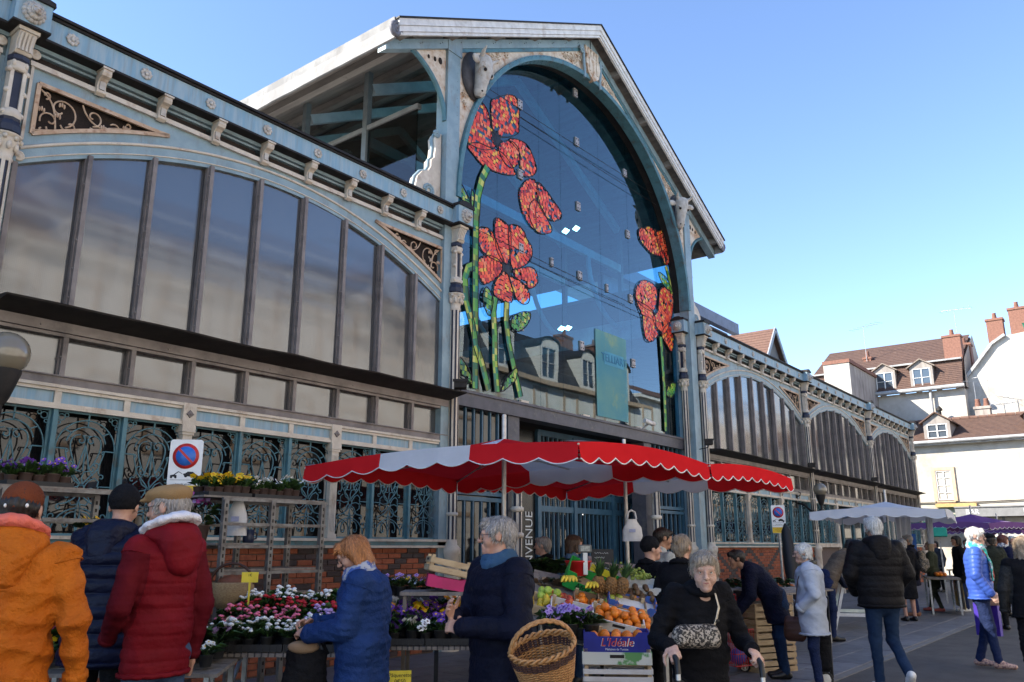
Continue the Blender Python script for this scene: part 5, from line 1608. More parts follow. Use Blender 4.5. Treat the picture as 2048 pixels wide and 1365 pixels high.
parking_sign('large near no parking sign with tow truck symbol and yellow band above the beige cap', q[0], q[1], atD(372, 880, 8.1)[2], w_, 118 * 8.1 / 1690, face_cam(q[0], q[1], R(-14)))
q = atD(1557, 1040, 19.5); w_ = 27 * 19.5 / 1690
parking_sign('small far no parking sign in front of the right wing grilles', q[0], q[1], atD(1555, 1011, 19.5)[2], w_, 55 * 19.5 / 1690, face_cam(q[0], q[1], R(10)))

# ================================================================== PLANTS
LEAFG = mat('leaf_green', (.055, .12, .025), (.035, .085, .02), 30, rough=.5, vary=.25)
LEAFD = mat('dark_leaf_green', (.025, .062, .018), (.018, .045, .014), 30, rough=.5, vary=.25)
POT = mat('black_plastic_pot', (.018, .018, .018), None, 9, rough=.5)
POTT = mat('brown_plastic_pot', (.055, .032, .026), None, 9, rough=.6)
FL = {k: mat('bloom_' + k, c, tuple(v * .8 for v in c), 40, rough=.6) for k, c in dict(yellow=(.80, .50, .01), white=(.80, .80, .78), violet=(.17, .05, .42), lilac=(.42, .28, .62), red=(.42, .01, .02), pink=(.75, .17, .28), orange=(.75, .22, .01), maroon=(.10, .008, .03), purple=(.12, .03, .30), magenta=(.45, .06, .36)).items()}
def leaf(m, base, dirn, L, w, up, mi):
    d = np.array((math.cos(dirn), math.sin(dirn), 0)); s_ = np.array((-d[1], d[0], 0)); b0 = np.array(base)
    p1 = b0 + d * L * .5 + (0, 0, up); p2 = b0 + d * L + (0, 0, up * .55)
    m.add([b0, p1 - s_ * w / 2 - (0, 0, w * .15), p2, p1 + s_ * w / 2 - (0, 0, w * .15)], [(0, 1, 2), (0, 2, 3)], mi, True)
def pansy(m, c, r, face, mi, eye=None, rng=rnd):
    """five flat petals around a dark eye, tilted towards `face`"""
    f = np.array(face) / np.linalg.norm(face); u, w = frame_of(f)
    c = np.array(c)
    for k in range(5):
        a = 2 * PI * k / 5 + .3
        d = u * math.cos(a) + w * math.sin(a); e = np.cross(f, d)
        m.add([c, c + d * r * .6 - e * r * .5 + f * r * .12, c + d * r * 1.05 - e * r * .15 + f * r * .05, c + d * r * 1.05 + e * r * .2 + f * r * .05, c + d * r * .6 + e * r * .5 + f * r * .14], [(0, 1, 2, 3, 4)], mi, False)
    if eye is not None:
        m.add([c + f * .006 + (u * math.cos(q) + w * math.sin(q)) * r * .34 for q in [2 * PI * i / 6 for i in range(6)]], [tuple(range(6))], eye, False)
def daisy(m, c, r, mi, eye):
    m.ball((c[0], c[1], c[2]), r, r, r * .55, 9, 5, mi)
    m.ball((c[0], c[1], c[2] + r * .35), r * .38, r * .38, r * .3, 6, 4, eye)
def plant_mesh(kind, col, seed, eyecol=None, scale=1.0):
    r = random.Random(seed)
    pot = MB(); pot.lathe([(.038, 0), (.05, .075), (.055, .08), (.05, .082), (.001, .075)], 10)
    fol = MB()
    n = 26 if kind != 'primrose' else 12
    for i in range(n):
        a = r.uniform(0, 6.28); rr_ = r.uniform(0, .035)
        L = r.uniform(.04, .085) if kind != 'primrose' else r.uniform(.09, .14)
        leaf(fol, (rr_ * math.cos(a), rr_ * math.sin(a), .08 + r.uniform(0, .03)), a + r.uniform(-.5, .5), L, L * (.45 if kind != 'primrose' else .42), r.uniform(.02, .07), 0 if r.random() < .6 else 1)
    blo = MB()
    nb = {'pansy': 7, 'daisy': 9, 'primrose': 7, 'viola': 10}[kind]
    for i in range(nb):
        a = r.uniform(0, 6.28); rr_ = r.uniform(0, .075); z = .135 + r.uniform(-.015, .045)
        p = (rr_ * math.cos(a), rr_ * math.sin(a), z)
        fol.tube([(p[0] * .4, p[1] * .4, .08), (p[0], p[1], z - .01)], .003, 3, 0)
        if kind == 'daisy': daisy(blo, p, r.uniform(.014, .022), 0, 1)
        else: pansy(blo, p, r.uniform(.026, .034) if kind == 'pansy' else r.uniform(.017, .024), (p[0] * 5 - .55 + r.uniform(-.4, .4), p[1] * 5 - .5 + r.uniform(-.4, .4), .8), 0, 1, r)
    return pot, fol, blo
class Plant:
    cache = {}
def plant(kind, col, loc, seed=0, label='', group='', eye='yellow', scale=1.0, potm=None):
    key = (kind, col, seed, potm is None)
    if key not in Plant.cache:
        p, f, b = plant_mesh(kind, col, seed)
        Plant.cache[key] = (p.mesh('pot', potm or POT), f.mesh('foliage', [LEAFG, LEAFD]), b.mesh('blooms', [FL[col], FL[eye]]))
    p, f, b = Plant.cache[key]
    o = thing('potted_flower', label, 'potted plant', loc, rnd.uniform(0, 6.28), group, scale * rnd.uniform(.82, 1.18))
    put('pot', p, o); put('foliage', f, o); put('blooms', b, o)
    return o
def frame_at(px, py, D, rz=None):
    """place something standing at a pixel, turned square to the view"""
    q = atD(px, py, D)
    return q, (ANG - PI / 2 if rz is None else rz)
VR = ANG - PI / 2     # yaw whose local +x is the view's right and +y is away
def loc2w(q, x, y, z, rz=VR):
    c, s_ = math.cos(rz), math.sin(rz)
    return np.array((q[0] + x * c - y * s_, q[1] + x * s_ + y * c, q[2] + z))
TRAYM = mat('black_nursery_tray', (.02, .02, .021), None, 9, rough=.6)
WOODL = mat('pale_poplar', (.50, .37, .22), (.40, .28, .16), 9, stretch=(1, 1, 4), rough=.8, bump=.2)
WOODG = mat('grey_bench_wood', (.22, .19, .165), (.15, .13, .115), 8, stretch=(3, 3, 1), rough=.85)
def flower_table(label, q, w, d, zf, zb, rz=VR):
    """trestle bench with boards along x; front at local y = 0, zf front height, zb rear height"""
    o = thing('flower_table', label, 'table', (q[0], q[1], 0), rz)
    for k in range(5):
        t0, t1 = k / 5 * d, (k + .9) / 5 * d
        za, zc = zf + (zb - zf) * t0 / d, zf + (zb - zf) * t1 / d
        m = MB(); m.loft([[(x, t0, za - .025), (x, t1, zc - .025), (x, t1, zc), (x, t0, za)] for x in (-w / 2, w / 2)], smooth=False); m.build('board', WOODG, o)
    for sx in (-1, 1):
        x = sx * (w / 2 - .1)
        for (ya, yb) in ((.08, .1), (d - .08, d - .1)):
            z = zf - .03 if ya < .3 else zb - .03
            m = MB(); m.bar((x, ya, 0), (x, yb, z), .035, .035); m.build('leg', STEEL, o)
        m = MB(); m.bar((x, .08, .12), (x, d - .08, zb - .25), .025, .025); m.build('brace', STEEL, o)
    m = MB(); m.bar((-w / 2 + .1, .09, .28), (w / 2 - .1, .09, .28), .03, .03); m.build('stretcher', STEEL, o)
    return o
def trays(q, w, d, zf, zb, nx, ny, pick, name_label, rz=VR, sc=1.0):
    for j in range(ny):
        for i in range(nx):
            x = -w / 2 + w * (i + .5) / nx + rnd.uniform(-.02, .02); y = d * (j + .5) / ny + rnd.uniform(-.012, .012)
            z = zf + (zb - zf) * y / d + .012
            k = pick(i, j)
            if k is None: continue
            kind, col, eye, lab = k
            plant(kind, col, loc2w((q[0], q[1], 0), x, y, z, rz), rnd.randint(0, 3), lab, lab, eye, sc)
    nt = max(1, nx // 4)
    for i in range(nt):
        for j in range(max(1, ny // 3)):
            m = MB(); tw, td = w / nt, d / max(1, ny // 3)
            x0, y0 = -w / 2 + tw * i + .005, td * j + .005
            z = lambda y: zf + (zb - zf) * y / d
            b_ = [(x0, y0), (x0 + tw - .01, y0), (x0 + tw - .01, y0 + td - .01), (x0, y0 + td - .01)]
            inn = .02
            m.add([(x, y, z(y) + .004) for x, y in b_] + [(x, y, z(y) + .055) for x, y in b_], [(0, 1, 2, 3), (0, 1, 5, 4), (1, 2, 6, 5), (2, 3, 7, 6), (3, 0, 4, 7)])
            for k in range(12):
                xx = x0 + (tw - .01) * k / 12; m.box(xx, xx + .01, y0 - .006, y0, z(y0) - .03, z(y0) + .05)
            m.build('plant_tray', TRAYM, None, (q[0], q[1], 0), rz, label=name_label, cat='tray', group=name_label)
# -- rack along the hall front with pots on its top shelf
RX0, RX1, RY0, RY1 = 1.2, 5.25, -2.65, -2.15
RSTEEL = mat('dull_rack_steel', (.20, .195, .19), (.11, .10, .095), 9, rough=.5, metal=.4, dirt=(.09, .05, .035), dscale=5)
rack = thing('plant_rack', 'galvanised shelving rack with empty shelves behind the flower tables', 'rack', (0, 0, 0))
for x in (1.3, 2.4, 3.28, 4.15, 4.63, 5.2):
    for y in (RY0, RY1):
        m = MB(); m.box(x - .022, x + .022, y - .022, y + .022, 0, 1.95)
        for k in range(24): m.box(x - .008, x + .008, y - .0235, y - .02, .5 + k * .06, .53 + k * .06, mi=1)
        m.build('upright', [RSTEEL, BLACKM], rack)
for z in (1.95, 1.74, 1.55, 1.33, 1.12):
    for y in (RY0, RY1):
        for xa, xb in ((RX0, 3.3), (4.12, RX1)):
            m = MB(); m.bar((xa, y, z), (xb, y, z), .025, .026); m.build('rail', RSTEEL, rack)
for z, x0, x1 in ((1.955, 1.2, 3.3), (1.955, 3.95, 5.25), (1.56, 4.1, 4.65), (1.34, 4.1, 5.2), (1.13, 4.1, 5.2), (1.13, 1.2, 3.3), (1.56, 1.2, 3.3)):
    m = MB(); m.box(x0, x1, RY0 + .02, RY1 - .02, z + .006, z + .022); m.build('shelf', WOODG, rack)
def rowpots(x0, x1, n, col, kind, lab, z=1.98, eye='yellow', ny=2):
    for i in range(n):
        for j in range(ny):
            plant(kind, col, (x0 + (x1 - x0) * (i + .5) / n, RY0 + .1 + j * .16, z), rnd.randint(0, 3), lab, lab, eye, 1.0, POTT)
    m = MB(); m.box(x0, x1, RY0 + .03, RY0 + .36, z - .004, z + .03); m.build('plant_tray', TRAYM, label='black tray under the ' + lab, cat='tray')
rowpots(2.42, 2.88, 5, 'violet', 'viola', 'purple violas on the rack top at the left edge')
rowpots(4.0, 4.43, 5, 'yellow', 'pansy', 'yellow pansies on the rack top right of the sign', eye='orange')
rowpots(4.46, 4.98, 6, 'white', 'viola', 'white violas on the rack top near the awning')
for i in range(3): plant('pansy', 'yellow', (3.02 + i * .11, RY0 + .08, 1.58), i, 'yellow pansies on a rack shelf beside the orange coat', 'yellow pansies on a rack shelf beside the orange coat', 'orange')
# tall stock plant
q = atD(398, 1065, 7.3)
o = thing('stock_plant', 'tall leafy plant with purple blooms beside the white hood', 'potted plant', q)
m = MB(); m.lathe([(.06, -.1), (.085, .05), (.09, .06), (.001, .05)], 12); m.build('pot', POTT, o)
m = MB(); r_ = random.Random(4)
for i in range(150):
    a, h_ = r_.uniform(0, 6.28), r_.uniform(.05, .22); k = .02 + h_ * .3
    leaf(m, (k * math.cos(a), k * math.sin(a), h_), a, r_.uniform(.06, .11), .018, r_.uniform(0, .04), i % 2)
m.build('foliage', [LEAFG, LEAFD], o)
m = MB()
for i in range(40):
    a, k = r_.uniform(0, 6.28), r_.uniform(.02, .13)
    pansy(m, (k * math.cos(a), k * math.sin(a), r_.uniform(.24, .33)), .022, (math.cos(a) - .4, math.sin(a) - .4, .5), i % 2)
m.build('blooms', [FL['magenta'], FL['lilac']], o)
# -- daisy table
q1 = atD(565, 1290, 6.3); q1[2] = 0
flower_table('metal legged bench carrying trays of daisies in front of the rack', q1, 1.25, .95, .80, 1.03)
def pick1(i, j):
    if j >= 6: return ('daisy', 'white', 'yellow', 'white double daisies at the back of the daisy table')
    if j >= 4: return ('daisy', 'red', 'red', 'dark red double daisies in the middle of the daisy table')
    if j >= 2: return ('daisy', 'pink' if i < 5 else 'lilac', 'pink' if i < 5 else 'white', 'pink double daisies left on the daisy table' if i < 5 else 'lilac daisies at the right of the daisy table')
    return ('daisy', 'white', 'white', 'white daisies at the front edge of the daisy table')
trays(q1, 1.2, .9, .805, 1.03, 9, 8, pick1, 'black nursery tray on the daisy table')
# -- pansy table
q2 = atD(850, 1283, 6.9); q2[2] = 0
flower_table('bench with crossed steel legs carrying pansies left of the fruit stall', q2, 1.15, 1.0, .78, .92)
PAN = ['yellow', 'violet', 'violet', 'white', 'violet', 'orange', 'purple', 'lilac']
def pick2(i, j):
    if j == 0: c = 'white' if i in (3, 4, 6) else ('yellow' if i in (0,) else 'violet')
    elif j <= 2: c = ['violet', 'violet', 'yellow', 'violet', 'purple', 'violet', 'purple', 'yellow', 'lilac'][(i + j) % 9]
    elif j <= 4: c = ['yellow', 'yellow', 'violet', 'white', 'violet', 'orange', 'yellow', 'magenta', 'violet'][(i * 2 + j) % 9]
    else: c = ['white', 'lilac', 'white', 'violet', 'orange', 'maroon'][(i + j) % 6]
    return ('pansy', c, 'maroon' if c in ('white', 'yellow') else 'yellow', c + ' pansies on the pansy table')
trays(q2, 1.1, .95, .785, .92, 9, 6, pick2, 'black nursery tray on the pansy table')
q3 = atD(815, 1192, 8.6)
for i in range(8): plant('viola', ['white', 'lilac', 'yellow', 'lilac'][i % 4], loc2w(q3, -.22 + i * .075, (i % 2) * .08, 0), i % 4, 'pale violas in a row behind the pansy table', 'pale violas in a row behind the pansy table', 'violet')
m = MB(); m.box(-.3, .36, -.06, .2, -.04, -.005); m.box(-.28, -.24, 0, .04, -q3[2], -.04); m.box(.28, .32, 0, .04, -q3[2], -.04); m.build('pot_shelf', TRAYM, None, q3, VR, label='low black shelf under the pale violas by the brick wall', cat='shelf')
# -- bench with primroses between the orange and the red coats
q4 = atD(215, 1318, 5.9); q4[2] = 0
flower_table('low bench of primroses between the orange and red coats', q4, 1.5, .7, .72, .80)
for i in range(9):
    for j in range(3):
        c = ['white', 'magenta', 'yellow', 'yellow', 'white', 'lilac'][(i * 2 + j) % 6]
        plant('primrose', c, loc2w(q4, -.65 + i * .16, .1 + j * .2, .75 + j * .03), (i + j) % 4, c + ' primroses on the bench between the coats', c + ' primroses on the bench between the coats', 'yellow', 1.15)
# -- violas by the basket
q5 = atD(1128, 1260, 6.4)
for i in range(5):
    for j in range(2): plant('viola', 'lilac', loc2w(q5, -.1 + i * .075, j * .09, -.06), i % 4, 'lilac violas beside the oranges above the basket', 'lilac violas beside the oranges above the basket', 'violet', 1.1)
m = MB(); m.box(-.16, .3, -.06, .2, -.09, -.065)
for x in (-.14, .27):
    for y in (-.04, .18): m.box(x - .012, x + .012, y - .012, y + .012, -q5[2], -.09)
m.build('viola_stand', TRAYM, None, q5, VR, label='small stand holding the lilac violas beside the oranges', cat='stand')
# price tickets
TICK = mat('yellow_ticket', (.78, .62, .05), None, 9, rough=.6)
def ticket(px, py, D, label, txt, w=.12, h=.08, stick=.2):
    q = atD(px, py, D)
    o = thing('price_ticket', label, 'price tag', q, VR + R(8))
    m = MB(); m.box(-w / 2, w / 2, -.003, .003, -h / 2, h / 2); pl_ = m.build('card', TICK, o)
    for i, t in enumerate(txt): lettering('ticket_lettering', t, INK, pl_, (0, -.0045, h * (.2 - .4 * i)), (PI / 2, 0, 0), h * .36, .0004)
    if stick: m = MB(); m.box(-.008, .008, .004, .008, -stick, h * .3); m.build('stick', TICK, o)
ticket(500, 1155, 6.9, 'yellow price ticket on a stick among the white daisies', ('1€',), .13, .08, .25)
ticket(266, 1186, 5.6, 'small yellow price ticket between the navy and red coats', (), .1, .09, .12)
ticket(800, 1357, 6.7, 'yellow price ticket under the pansy table at the bottom', ('Pâquerette', '0€50'), .17, .11, 0)
# mug, paper bag, empty trays on the rack; seagrass basket
q = atD(497, 1073, 7.6)
o = thing('mug', 'dark blue lidded mug on the rack shelf', 'mug', (q[0], q[1], 1.585))
m = MB(); m.lathe([(.045, 0), (.05, .01), (.05, .11), (.044, .115), (.001, .1)], 14); m.build('body', mat('navy_enamel', (.012, .02, .06), None, 9, rough=.35), o)
m = MB(); m.tube([(.05, 0, .09), (.085, 0, .085), (.085, 0, .04), (.05, 0, .03)], .008, 6); m.build('handle', MATS['navy_enamel'], o)
PAPERW = mat('white_paper', (.50, .49, .49), (.40, .39, .40), 7, rough=.8, bump=.3, bscale=25)
def paper_bag(px, py, D, w, h, label):
    q = atD(px, py, D)
    o = thing('paper_bag', label, 'bag', q, VR + R(10))
    m = MB(); r_ = random.Random(int(px)); rows = []
    for k in range(9):
        t = k / 8; ww = w / 2 * (1 - .55 * max(0, t - .55) / .45); dd = .035 * (1 - t) + .01
        rows.append([(-ww + r_.uniform(-.006, .006), -dd, h * t), (0, -dd - .012 + r_.uniform(-.006, .006), h * t), (ww + r_.uniform(-.006, .006), -dd, h * t), (ww, dd, h * t), (0, dd + .01, h * t), (-ww, dd, h * t)])
    m.loft(rows, smooth=True); m.build('bag_body', PAPERW, o)
    m = MB(); m.tube([(-.05, 0, h), (-.035, 0, h + .07), (0, 0, h + .09), (.035, 0, h + .07), (.05, 0, h)], .012, 5); m.build('handle', PAPERW, o)
    m = MB(); m.box(-.045, .02, -.05, -.046, h * .40, h * .55); m.build('print', mat('faded_print', (.25, .27, .42), None, 30), o)
paper_bag(472, 1072, 7.4, .17, .30, 'white paper carrier bag hanging on the rack')
paper_bag(1265, 1083, 8.6, .19, .22, 'white carrier bag hanging on the parasol pole')
SEAG = mat('seagrass', (.36, .25, .13), (.25, .16, .08), 60, stretch=(1, 1, 3), rough=.85, bump=.8, bscale=120)
q = atD(462, 1182, 7.15); q[2] = 1.055
o = thing('seagrass_basket', 'woven seagrass basket with tall handle behind the daisies', 'basket', q)
m = MB(); m.lathe([(.10, 0), (.16, .04), (.19, .13), (.18, .2), (.175, .21), (.165, .2), (.15, .1), (.001, .05)], 22); m.build('body', SEAG, o)
c_, s_ = math.cos(VR), math.sin(VR)
m = MB(); m.tube([(c_ * .18 * math.cos(a), s_ * .18 * math.cos(a), .19 + .17 * math.sin(a)) for a in [PI * i / 10 for i in range(11)]], .012, 6); m.build('handle', mat('dark_leather', (.05, .02, .012), None, 9), o)
m = MB(); m.ball((0, 0, .19), .12, .12, .08, 10, 6); m.build('contents', mat('russet_cloth', (.16, .05, .02), None, 30, bump=.6), o)

# ================================================================== FRUIT STALL
def crate(label, q, w, d, h, rz, tilt=(0, 0), cm=None, slats=2, handle=True, inner=None, group=None):
    """wooden fruit crate: corner posts, side slats and floor; origin at base centre"""
    cm = cm or WOODL
    o = thing('fruit_crate', label, 'crate', q, (tilt[0], tilt[1], rz), group)
    sh = h / slats
    for k in range(slats):
        z0, z1 = k * sh + .006, (k + 1) * sh - .012
        for sy in (-1, 1):
            m = MB(); m.box(-w / 2, w / 2, sy * d / 2 - .005, sy * d / 2 + .005, z0, z1)
            if handle and sy < 0 and k == slats - 1 and slats == 1:
                m.box(-.05, .05, sy * d / 2 - .0065, sy * d / 2 - .005, h * .5, h * .72, mi=1)
            m.build('slat', [cm, BLACKM], o)
        for sx in (-1, 1):
            m = MB(); m.box(sx * w / 2 - .005, sx * w / 2 + .005, -d / 2 + .006, d / 2 - .006, z0, z1)
            if handle and k == slats - 1: m.box(sx * w / 2 - .0068, sx * w / 2 + .0068, -.05, .05, z0 + (z1 - z0) * .35, z0 + (z1 - z0) * .75, mi=1)
            m.build('slat', [cm, BLACKM], o)
    for sx in (-1, 1):
        for sy in (-1, 1):
            m = MB(); m.box(sx * (w / 2 - .02) - .014, sx * (w / 2 - .02) + .014, sy * (d / 2 - .02) - .014, sy * (d / 2 - .02) + .014, 0, h + .01); m.build('corner_post', WOODL, o)
    m = MB(); m.box(-w / 2 + .006, w / 2 - .006, -d / 2 + .006, d / 2 - .006, 0, .012); m.build('floor', inner or WOODL, o)
    return o
def carton(label, q, w, d, h, rz, tilt=(0, 0), cm=None, inner=None, cut=.35, cat='box', group=None):
    """open cardboard tray: walls with a dip in the long sides"""
    o = thing('cardboard_tray', label, cat, q, (tilt[0], tilt[1], rz), group)
    for sy in (-1, 1):
        m = MB(); y = sy * d / 2
        pr = [(-w / 2, 0), (w / 2, 0), (w / 2, h), (w * .34, h), (w * .28, h * (1 - cut)), (-w * .28, h * (1 - cut)), (-w * .34, h), (-w / 2, h)]
        m.prism(pr, y - .004, y + .004); m.build('long_side', cm, o)
    for sx in (-1, 1):
        m = MB(); m.box(sx * w / 2 - .004, sx * w / 2 + .004, -d / 2 + .005, d / 2 - .005, 0, h); m.build('short_side', cm, o)
    m = MB(); m.box(-w / 2 + .005, w / 2 - .005, -d / 2 + .005, d / 2 - .005, 0, .008); m.build('floor', inner or cm, o)
    return o
FR = {k: mat('fruit_' + k, c, c2, 14, rough=.42, bump=bp, bscale=180, vary=.12, coords='o') for k, c, c2, bp in (
    ('orange', (.72, .20, .01), (.62, .15, .01), .25), ('apple_green', (.32, .46, .05), (.42, .48, .08), 0), ('apple_red', (.40, .02, .02), (.55, .16, .04), 0), ('kiwi', (.13, .07, .03), (.09, .05, .02), .4), ('lemon', (.75, .52, .04), None, .2), ('grape', (.30, .36, .06), (.22, .28, .05), 0), ('tomato', (.55, .03, .015), None, 0), ('cauliflower', (.62, .58, .42), (.5, .47, .3), .9), ('carrot', (.62, .16, .02), None, .3), ('banana', (.72, .50, .03), (.62, .45, .05), 0), ('cabbage', (.20, .32, .10), (.14, .25, .07), .5), ('pear', (.36, .42, .06), None, .1))}
FM = {}
def fruit_mesh(kind):
    if kind in FM: return FM[kind]
    m = MB()
    if kind in ('apple_green', 'apple_red'):
        m.lathe([(.001, -.026), (.012, -.031), (.028, -.022), (.037, .0), (.034, .018), (.02, .028), (.008, .024), (.001, .02)], 12)
    elif kind == 'kiwi': m.ball((0, 0, 0), .034, .026, .026, 10, 7)
    elif kind == 'lemon': m.lathe([(.001, -.045), (.012, -.036), (.028, -.015), (.028, .015), (.012, .036), (.001, .045)], 10)
    elif kind == 'pear': m.lathe([(.001, -.035), (.03, -.025), (.036, 0), (.024, .03), (.012, .05), (.001, .055)], 10)
    elif kind == 'grape': m.ball((0, 0, 0), .011, n=7, m=5)
    elif kind == 'cauliflower':
        for i in range(26):
            a, b_ = i * 2.4, math.acos(1 - .9 * (i + .5) / 26); m.ball((.06 * math.sin(b_) * math.cos(a), .06 * math.sin(b_) * math.sin(a), .05 * math.cos(b_)), .024, .024, .02, 7, 5)
    else: m.ball((0, 0, 0), .036, .036, .034, 12, 8)
    FM[kind] = m.mesh(kind, FR[kind])
    return FM[kind]
NAMEF = {'apple_green': 'green_apple', 'apple_red': 'red_apple'}
def heap(kind, q, w, d, rz, n, label, tilt=(0, 0), layers=2, sc=1.0, group=None):
    M = Matrix.Translation(Vector(q)) @ Matrix.Rotation(rz, 4, 'Z') @ Matrix.Rotation(tilt[1], 4, 'Y') @ Matrix.Rotation(tilt[0], 4, 'X')
    r_ = random.Random(hash(label) % 1000 if False else len(label) * 7 + n)
    st = .072 * sc if kind not in ('grape',) else .02
    nx, ny = max(1, int(w / st)), max(1, int(d / (st * .9)))
    k = 0
    for L in range(layers):
        for j in range(ny - L):
            for i in range(nx - L):
                if k >= n: return
                if r_.random() < .12 + .1 * L: continue
                p = M @ Vector((-w / 2 + (i + .5 + L * .5) * w / nx + r_.uniform(-.006, .006), -d / 2 + (j + .5 + L * .5) * d / ny, L * st * .62 + r_.uniform(0, .012)))
                put(NAMEF.get(kind, kind), fruit_mesh(kind), None, p, (r_.uniform(-1, 1), r_.uniform(-1, 1), r_.uniform(0, 6)), sc * r_.uniform(.93, 1.07), label=label, cat=kind.replace('_', ' ').split()[0], group=group or label)
                k += 1
CARDW = mat('printed_white_crate', (.62, .60, .58), (.55, .52, .5), 12, rough=.75)
CARDB = mat('royal_blue_carton', (.010, .016, .20), (.012, .02, .24), 8, rough=.5)
CARDG = mat('green_carton', (.02, .30, .05), None, 8, rough=.55)
CARDY = mat('yellow_carton', (.72, .58, .03), None, 8, rough=.55)
CARDP = mat('pink_carton', (.50, .02, .12), (.42, .02, .1), 8, rough=.55)
CARDN = mat('brown_cardboard', (.30, .20, .12), (.24, .155, .09), 8, rough=.8)
REDP = mat('red_plastic', (.50, .012, .015), None, 9, rough=.4)
TL = (R(20), R(13))
# sloping display boards under the fruit
def slab_at(px, py, D, w, d, tilt, label, z_off=-.06):
    q = atD(px, py, D)
    o = thing('display_stand', label, 'stand', q, (tilt[0], tilt[1], VR))
    m = MB(); m.box(-w / 2, w / 2, -d / 2, d / 2, z_off - .025, z_off); m.build('board', WOODG, o)
    for sx in (-1, 1):
        for sy in (-1, 1):
            M = Matrix.Rotation(VR, 4, 'Z') @ Matrix.Rotation(tilt[1], 4, 'Y') @ Matrix.Rotation(tilt[0], 4, 'X')
            p = M @ Vector((sx * w * .42, sy * d * .42, z_off - .03)); MI = M.inverted()
            g_ = MI @ Vector((p.x, p.y, -q[2]))
            m = MB(); m.bar((p := M @ Vector((sx * w * .42, sy * d * .42, z_off - .03))) if False else tuple(Vector((sx * w * .42, sy * d * .42, z_off - .03))), tuple(g_), .035); m.build('leg', STEEL, o)
    return o
slab_at(1215, 1205, 7.6, 1.35, 1.0, (R(22), R(12)), 'sloping wooden display stand under the fruit crates')
slab_at(1120, 1160, 8.6, 1.1, .6, (R(10), R(4)), 'rear display board under the greens and bananas')
def C(px, py, D): return atD(px, py, D)
cr = []
crate('white printed crate of apples at the left of the fruit stall', C(1148, 1238, 7.15), .42, .28, .10, VR, TL, CARDW, 1)
heap('apple_red', C(1125, 1210, 7.3), .26, .2, VR, 9, 'red apples on the left of the fruit stall', TL)
heap('apple_green', C(1102, 1192, 7.5), .26, .2, VR, 9, 'green apples next to the bananas', TL)
crate('bare wooden crate of oranges in the middle of the display', C(1190, 1222, 7.45), .40, .28, .10, VR, TL, CARDN, 1)
heap('orange', C(1178, 1212, 7.45), .30, .22, VR, 14, 'oranges with leaves in the bare wooden crate', TL)
crate('white printed crate of clementines in the lower row', C(1232, 1252, 7.0), .42, .28, .10, VR, TL, CARDW, 1)
heap('orange', C(1236, 1238, 7.0), .40, .24, VR, 26, 'clementines heaped in the white printed crate', TL)
crate('wooden crate of pears and melons beside the blue carton', C(1240, 1222, 7.5), .42, .28, .10, VR, TL, CARDN, 1)
heap('pear', C(1228, 1206, 7.6), .22, .2, VR, 10, 'green pears behind the oranges', TL)
heap('orange', C(1272, 1240, 7.1), .25, .24, VR, 14, 'oranges at the right end of the display beside the black coat', TL)
heap('kiwi', C(1282, 1190, 7.7), .28, .26, VR, 24, 'brown kiwis heaped beside the black coat', (R(20), R(5)))
carton('blue and orange printed carton under the kiwis', C(1262, 1212, 7.5), .42, .26, .07, VR, TL, mat('blue_print_carton', (.04, .10, .35), (.6, .25, .05), 9, lo=.5, hi=.56, rough=.6), CARDW)
crate('small white crate of clementines with rooster print at the front left', C(1166, 1284, 6.6), .30, .24, .10, VR, (R(8), R(8)), CARDW, 1)
heap('orange', C(1158, 1262, 6.6), .26, .2, VR, 10, 'clementines beside the lilac violas', (R(8), R(8)))
# the blue carton stack
q = C(1233, 1300, 6.3)
bx_ = carton('royal blue carton of oranges with curly red and white lettering on a crate stack', q, .46, .30, .135, VR + R(-6), (0, 0), CARDB, CARDB, .22)
heap('orange', (q[0], q[1], q[2] + .09), .40, .26, VR + R(-6), 20, 'oranges inside the royal blue carton', layers=1)
lettering('carton_lettering', "L'Idéale", mat('carton_red', (.55, .03, .02), None, 9), bx_, (-.0, -.1565, .065), (PI / 2, 0, 0), .075, .0015, shear=.25)
lettering('carton_lettering', "L'Idéale", mat('carton_white', (.8, .8, .8), None, 9), bx_, (.002, -.1555, .064), (PI / 2, 0, 0), .079, .001, shear=.25)
lettering('carton_lettering', 'Maltaises de Tunisie', MATS['carton_white'], bx_, (.0, -.1555, .02), (PI / 2, 0, 0), .02, .001)
z = q[2]
for k, (h_, cm_, lab) in enumerate(((.075, mat('green_print_crate', (.62, .62, .56), (.12, .30, .10), 5, lo=.5, hi=.55, rough=.7), 'printed crate directly under the royal blue carton'), (.10, CARDW, 'pale slatted crate in the middle of the crate stack'), (.15, WOODL, 'lower wooden crate of the stack under the blue carton'), (.15, WOODL, 'lowest wooden crate of the stack, standing on the ground'))):
    z -= h_ + .012
    if k == 3: h_ = z + h_ - .0; z = .012
    crate(lab, (q[0], q[1], z), .48, .32, max(.1, h_), VR + R(-6 + k * 1.5), (0, 0), cm_, 1 if k == 0 else 2)
lettering('crate_lettering', 'Conférence vin 2,50', INK, None, loc2w((q[0], q[1], .30), -.04, -.172, 0), (PI / 2, 0, VR + R(-3)), .05, .001, label='handwritten crate lettering low on the crate stack', cat='lettering')
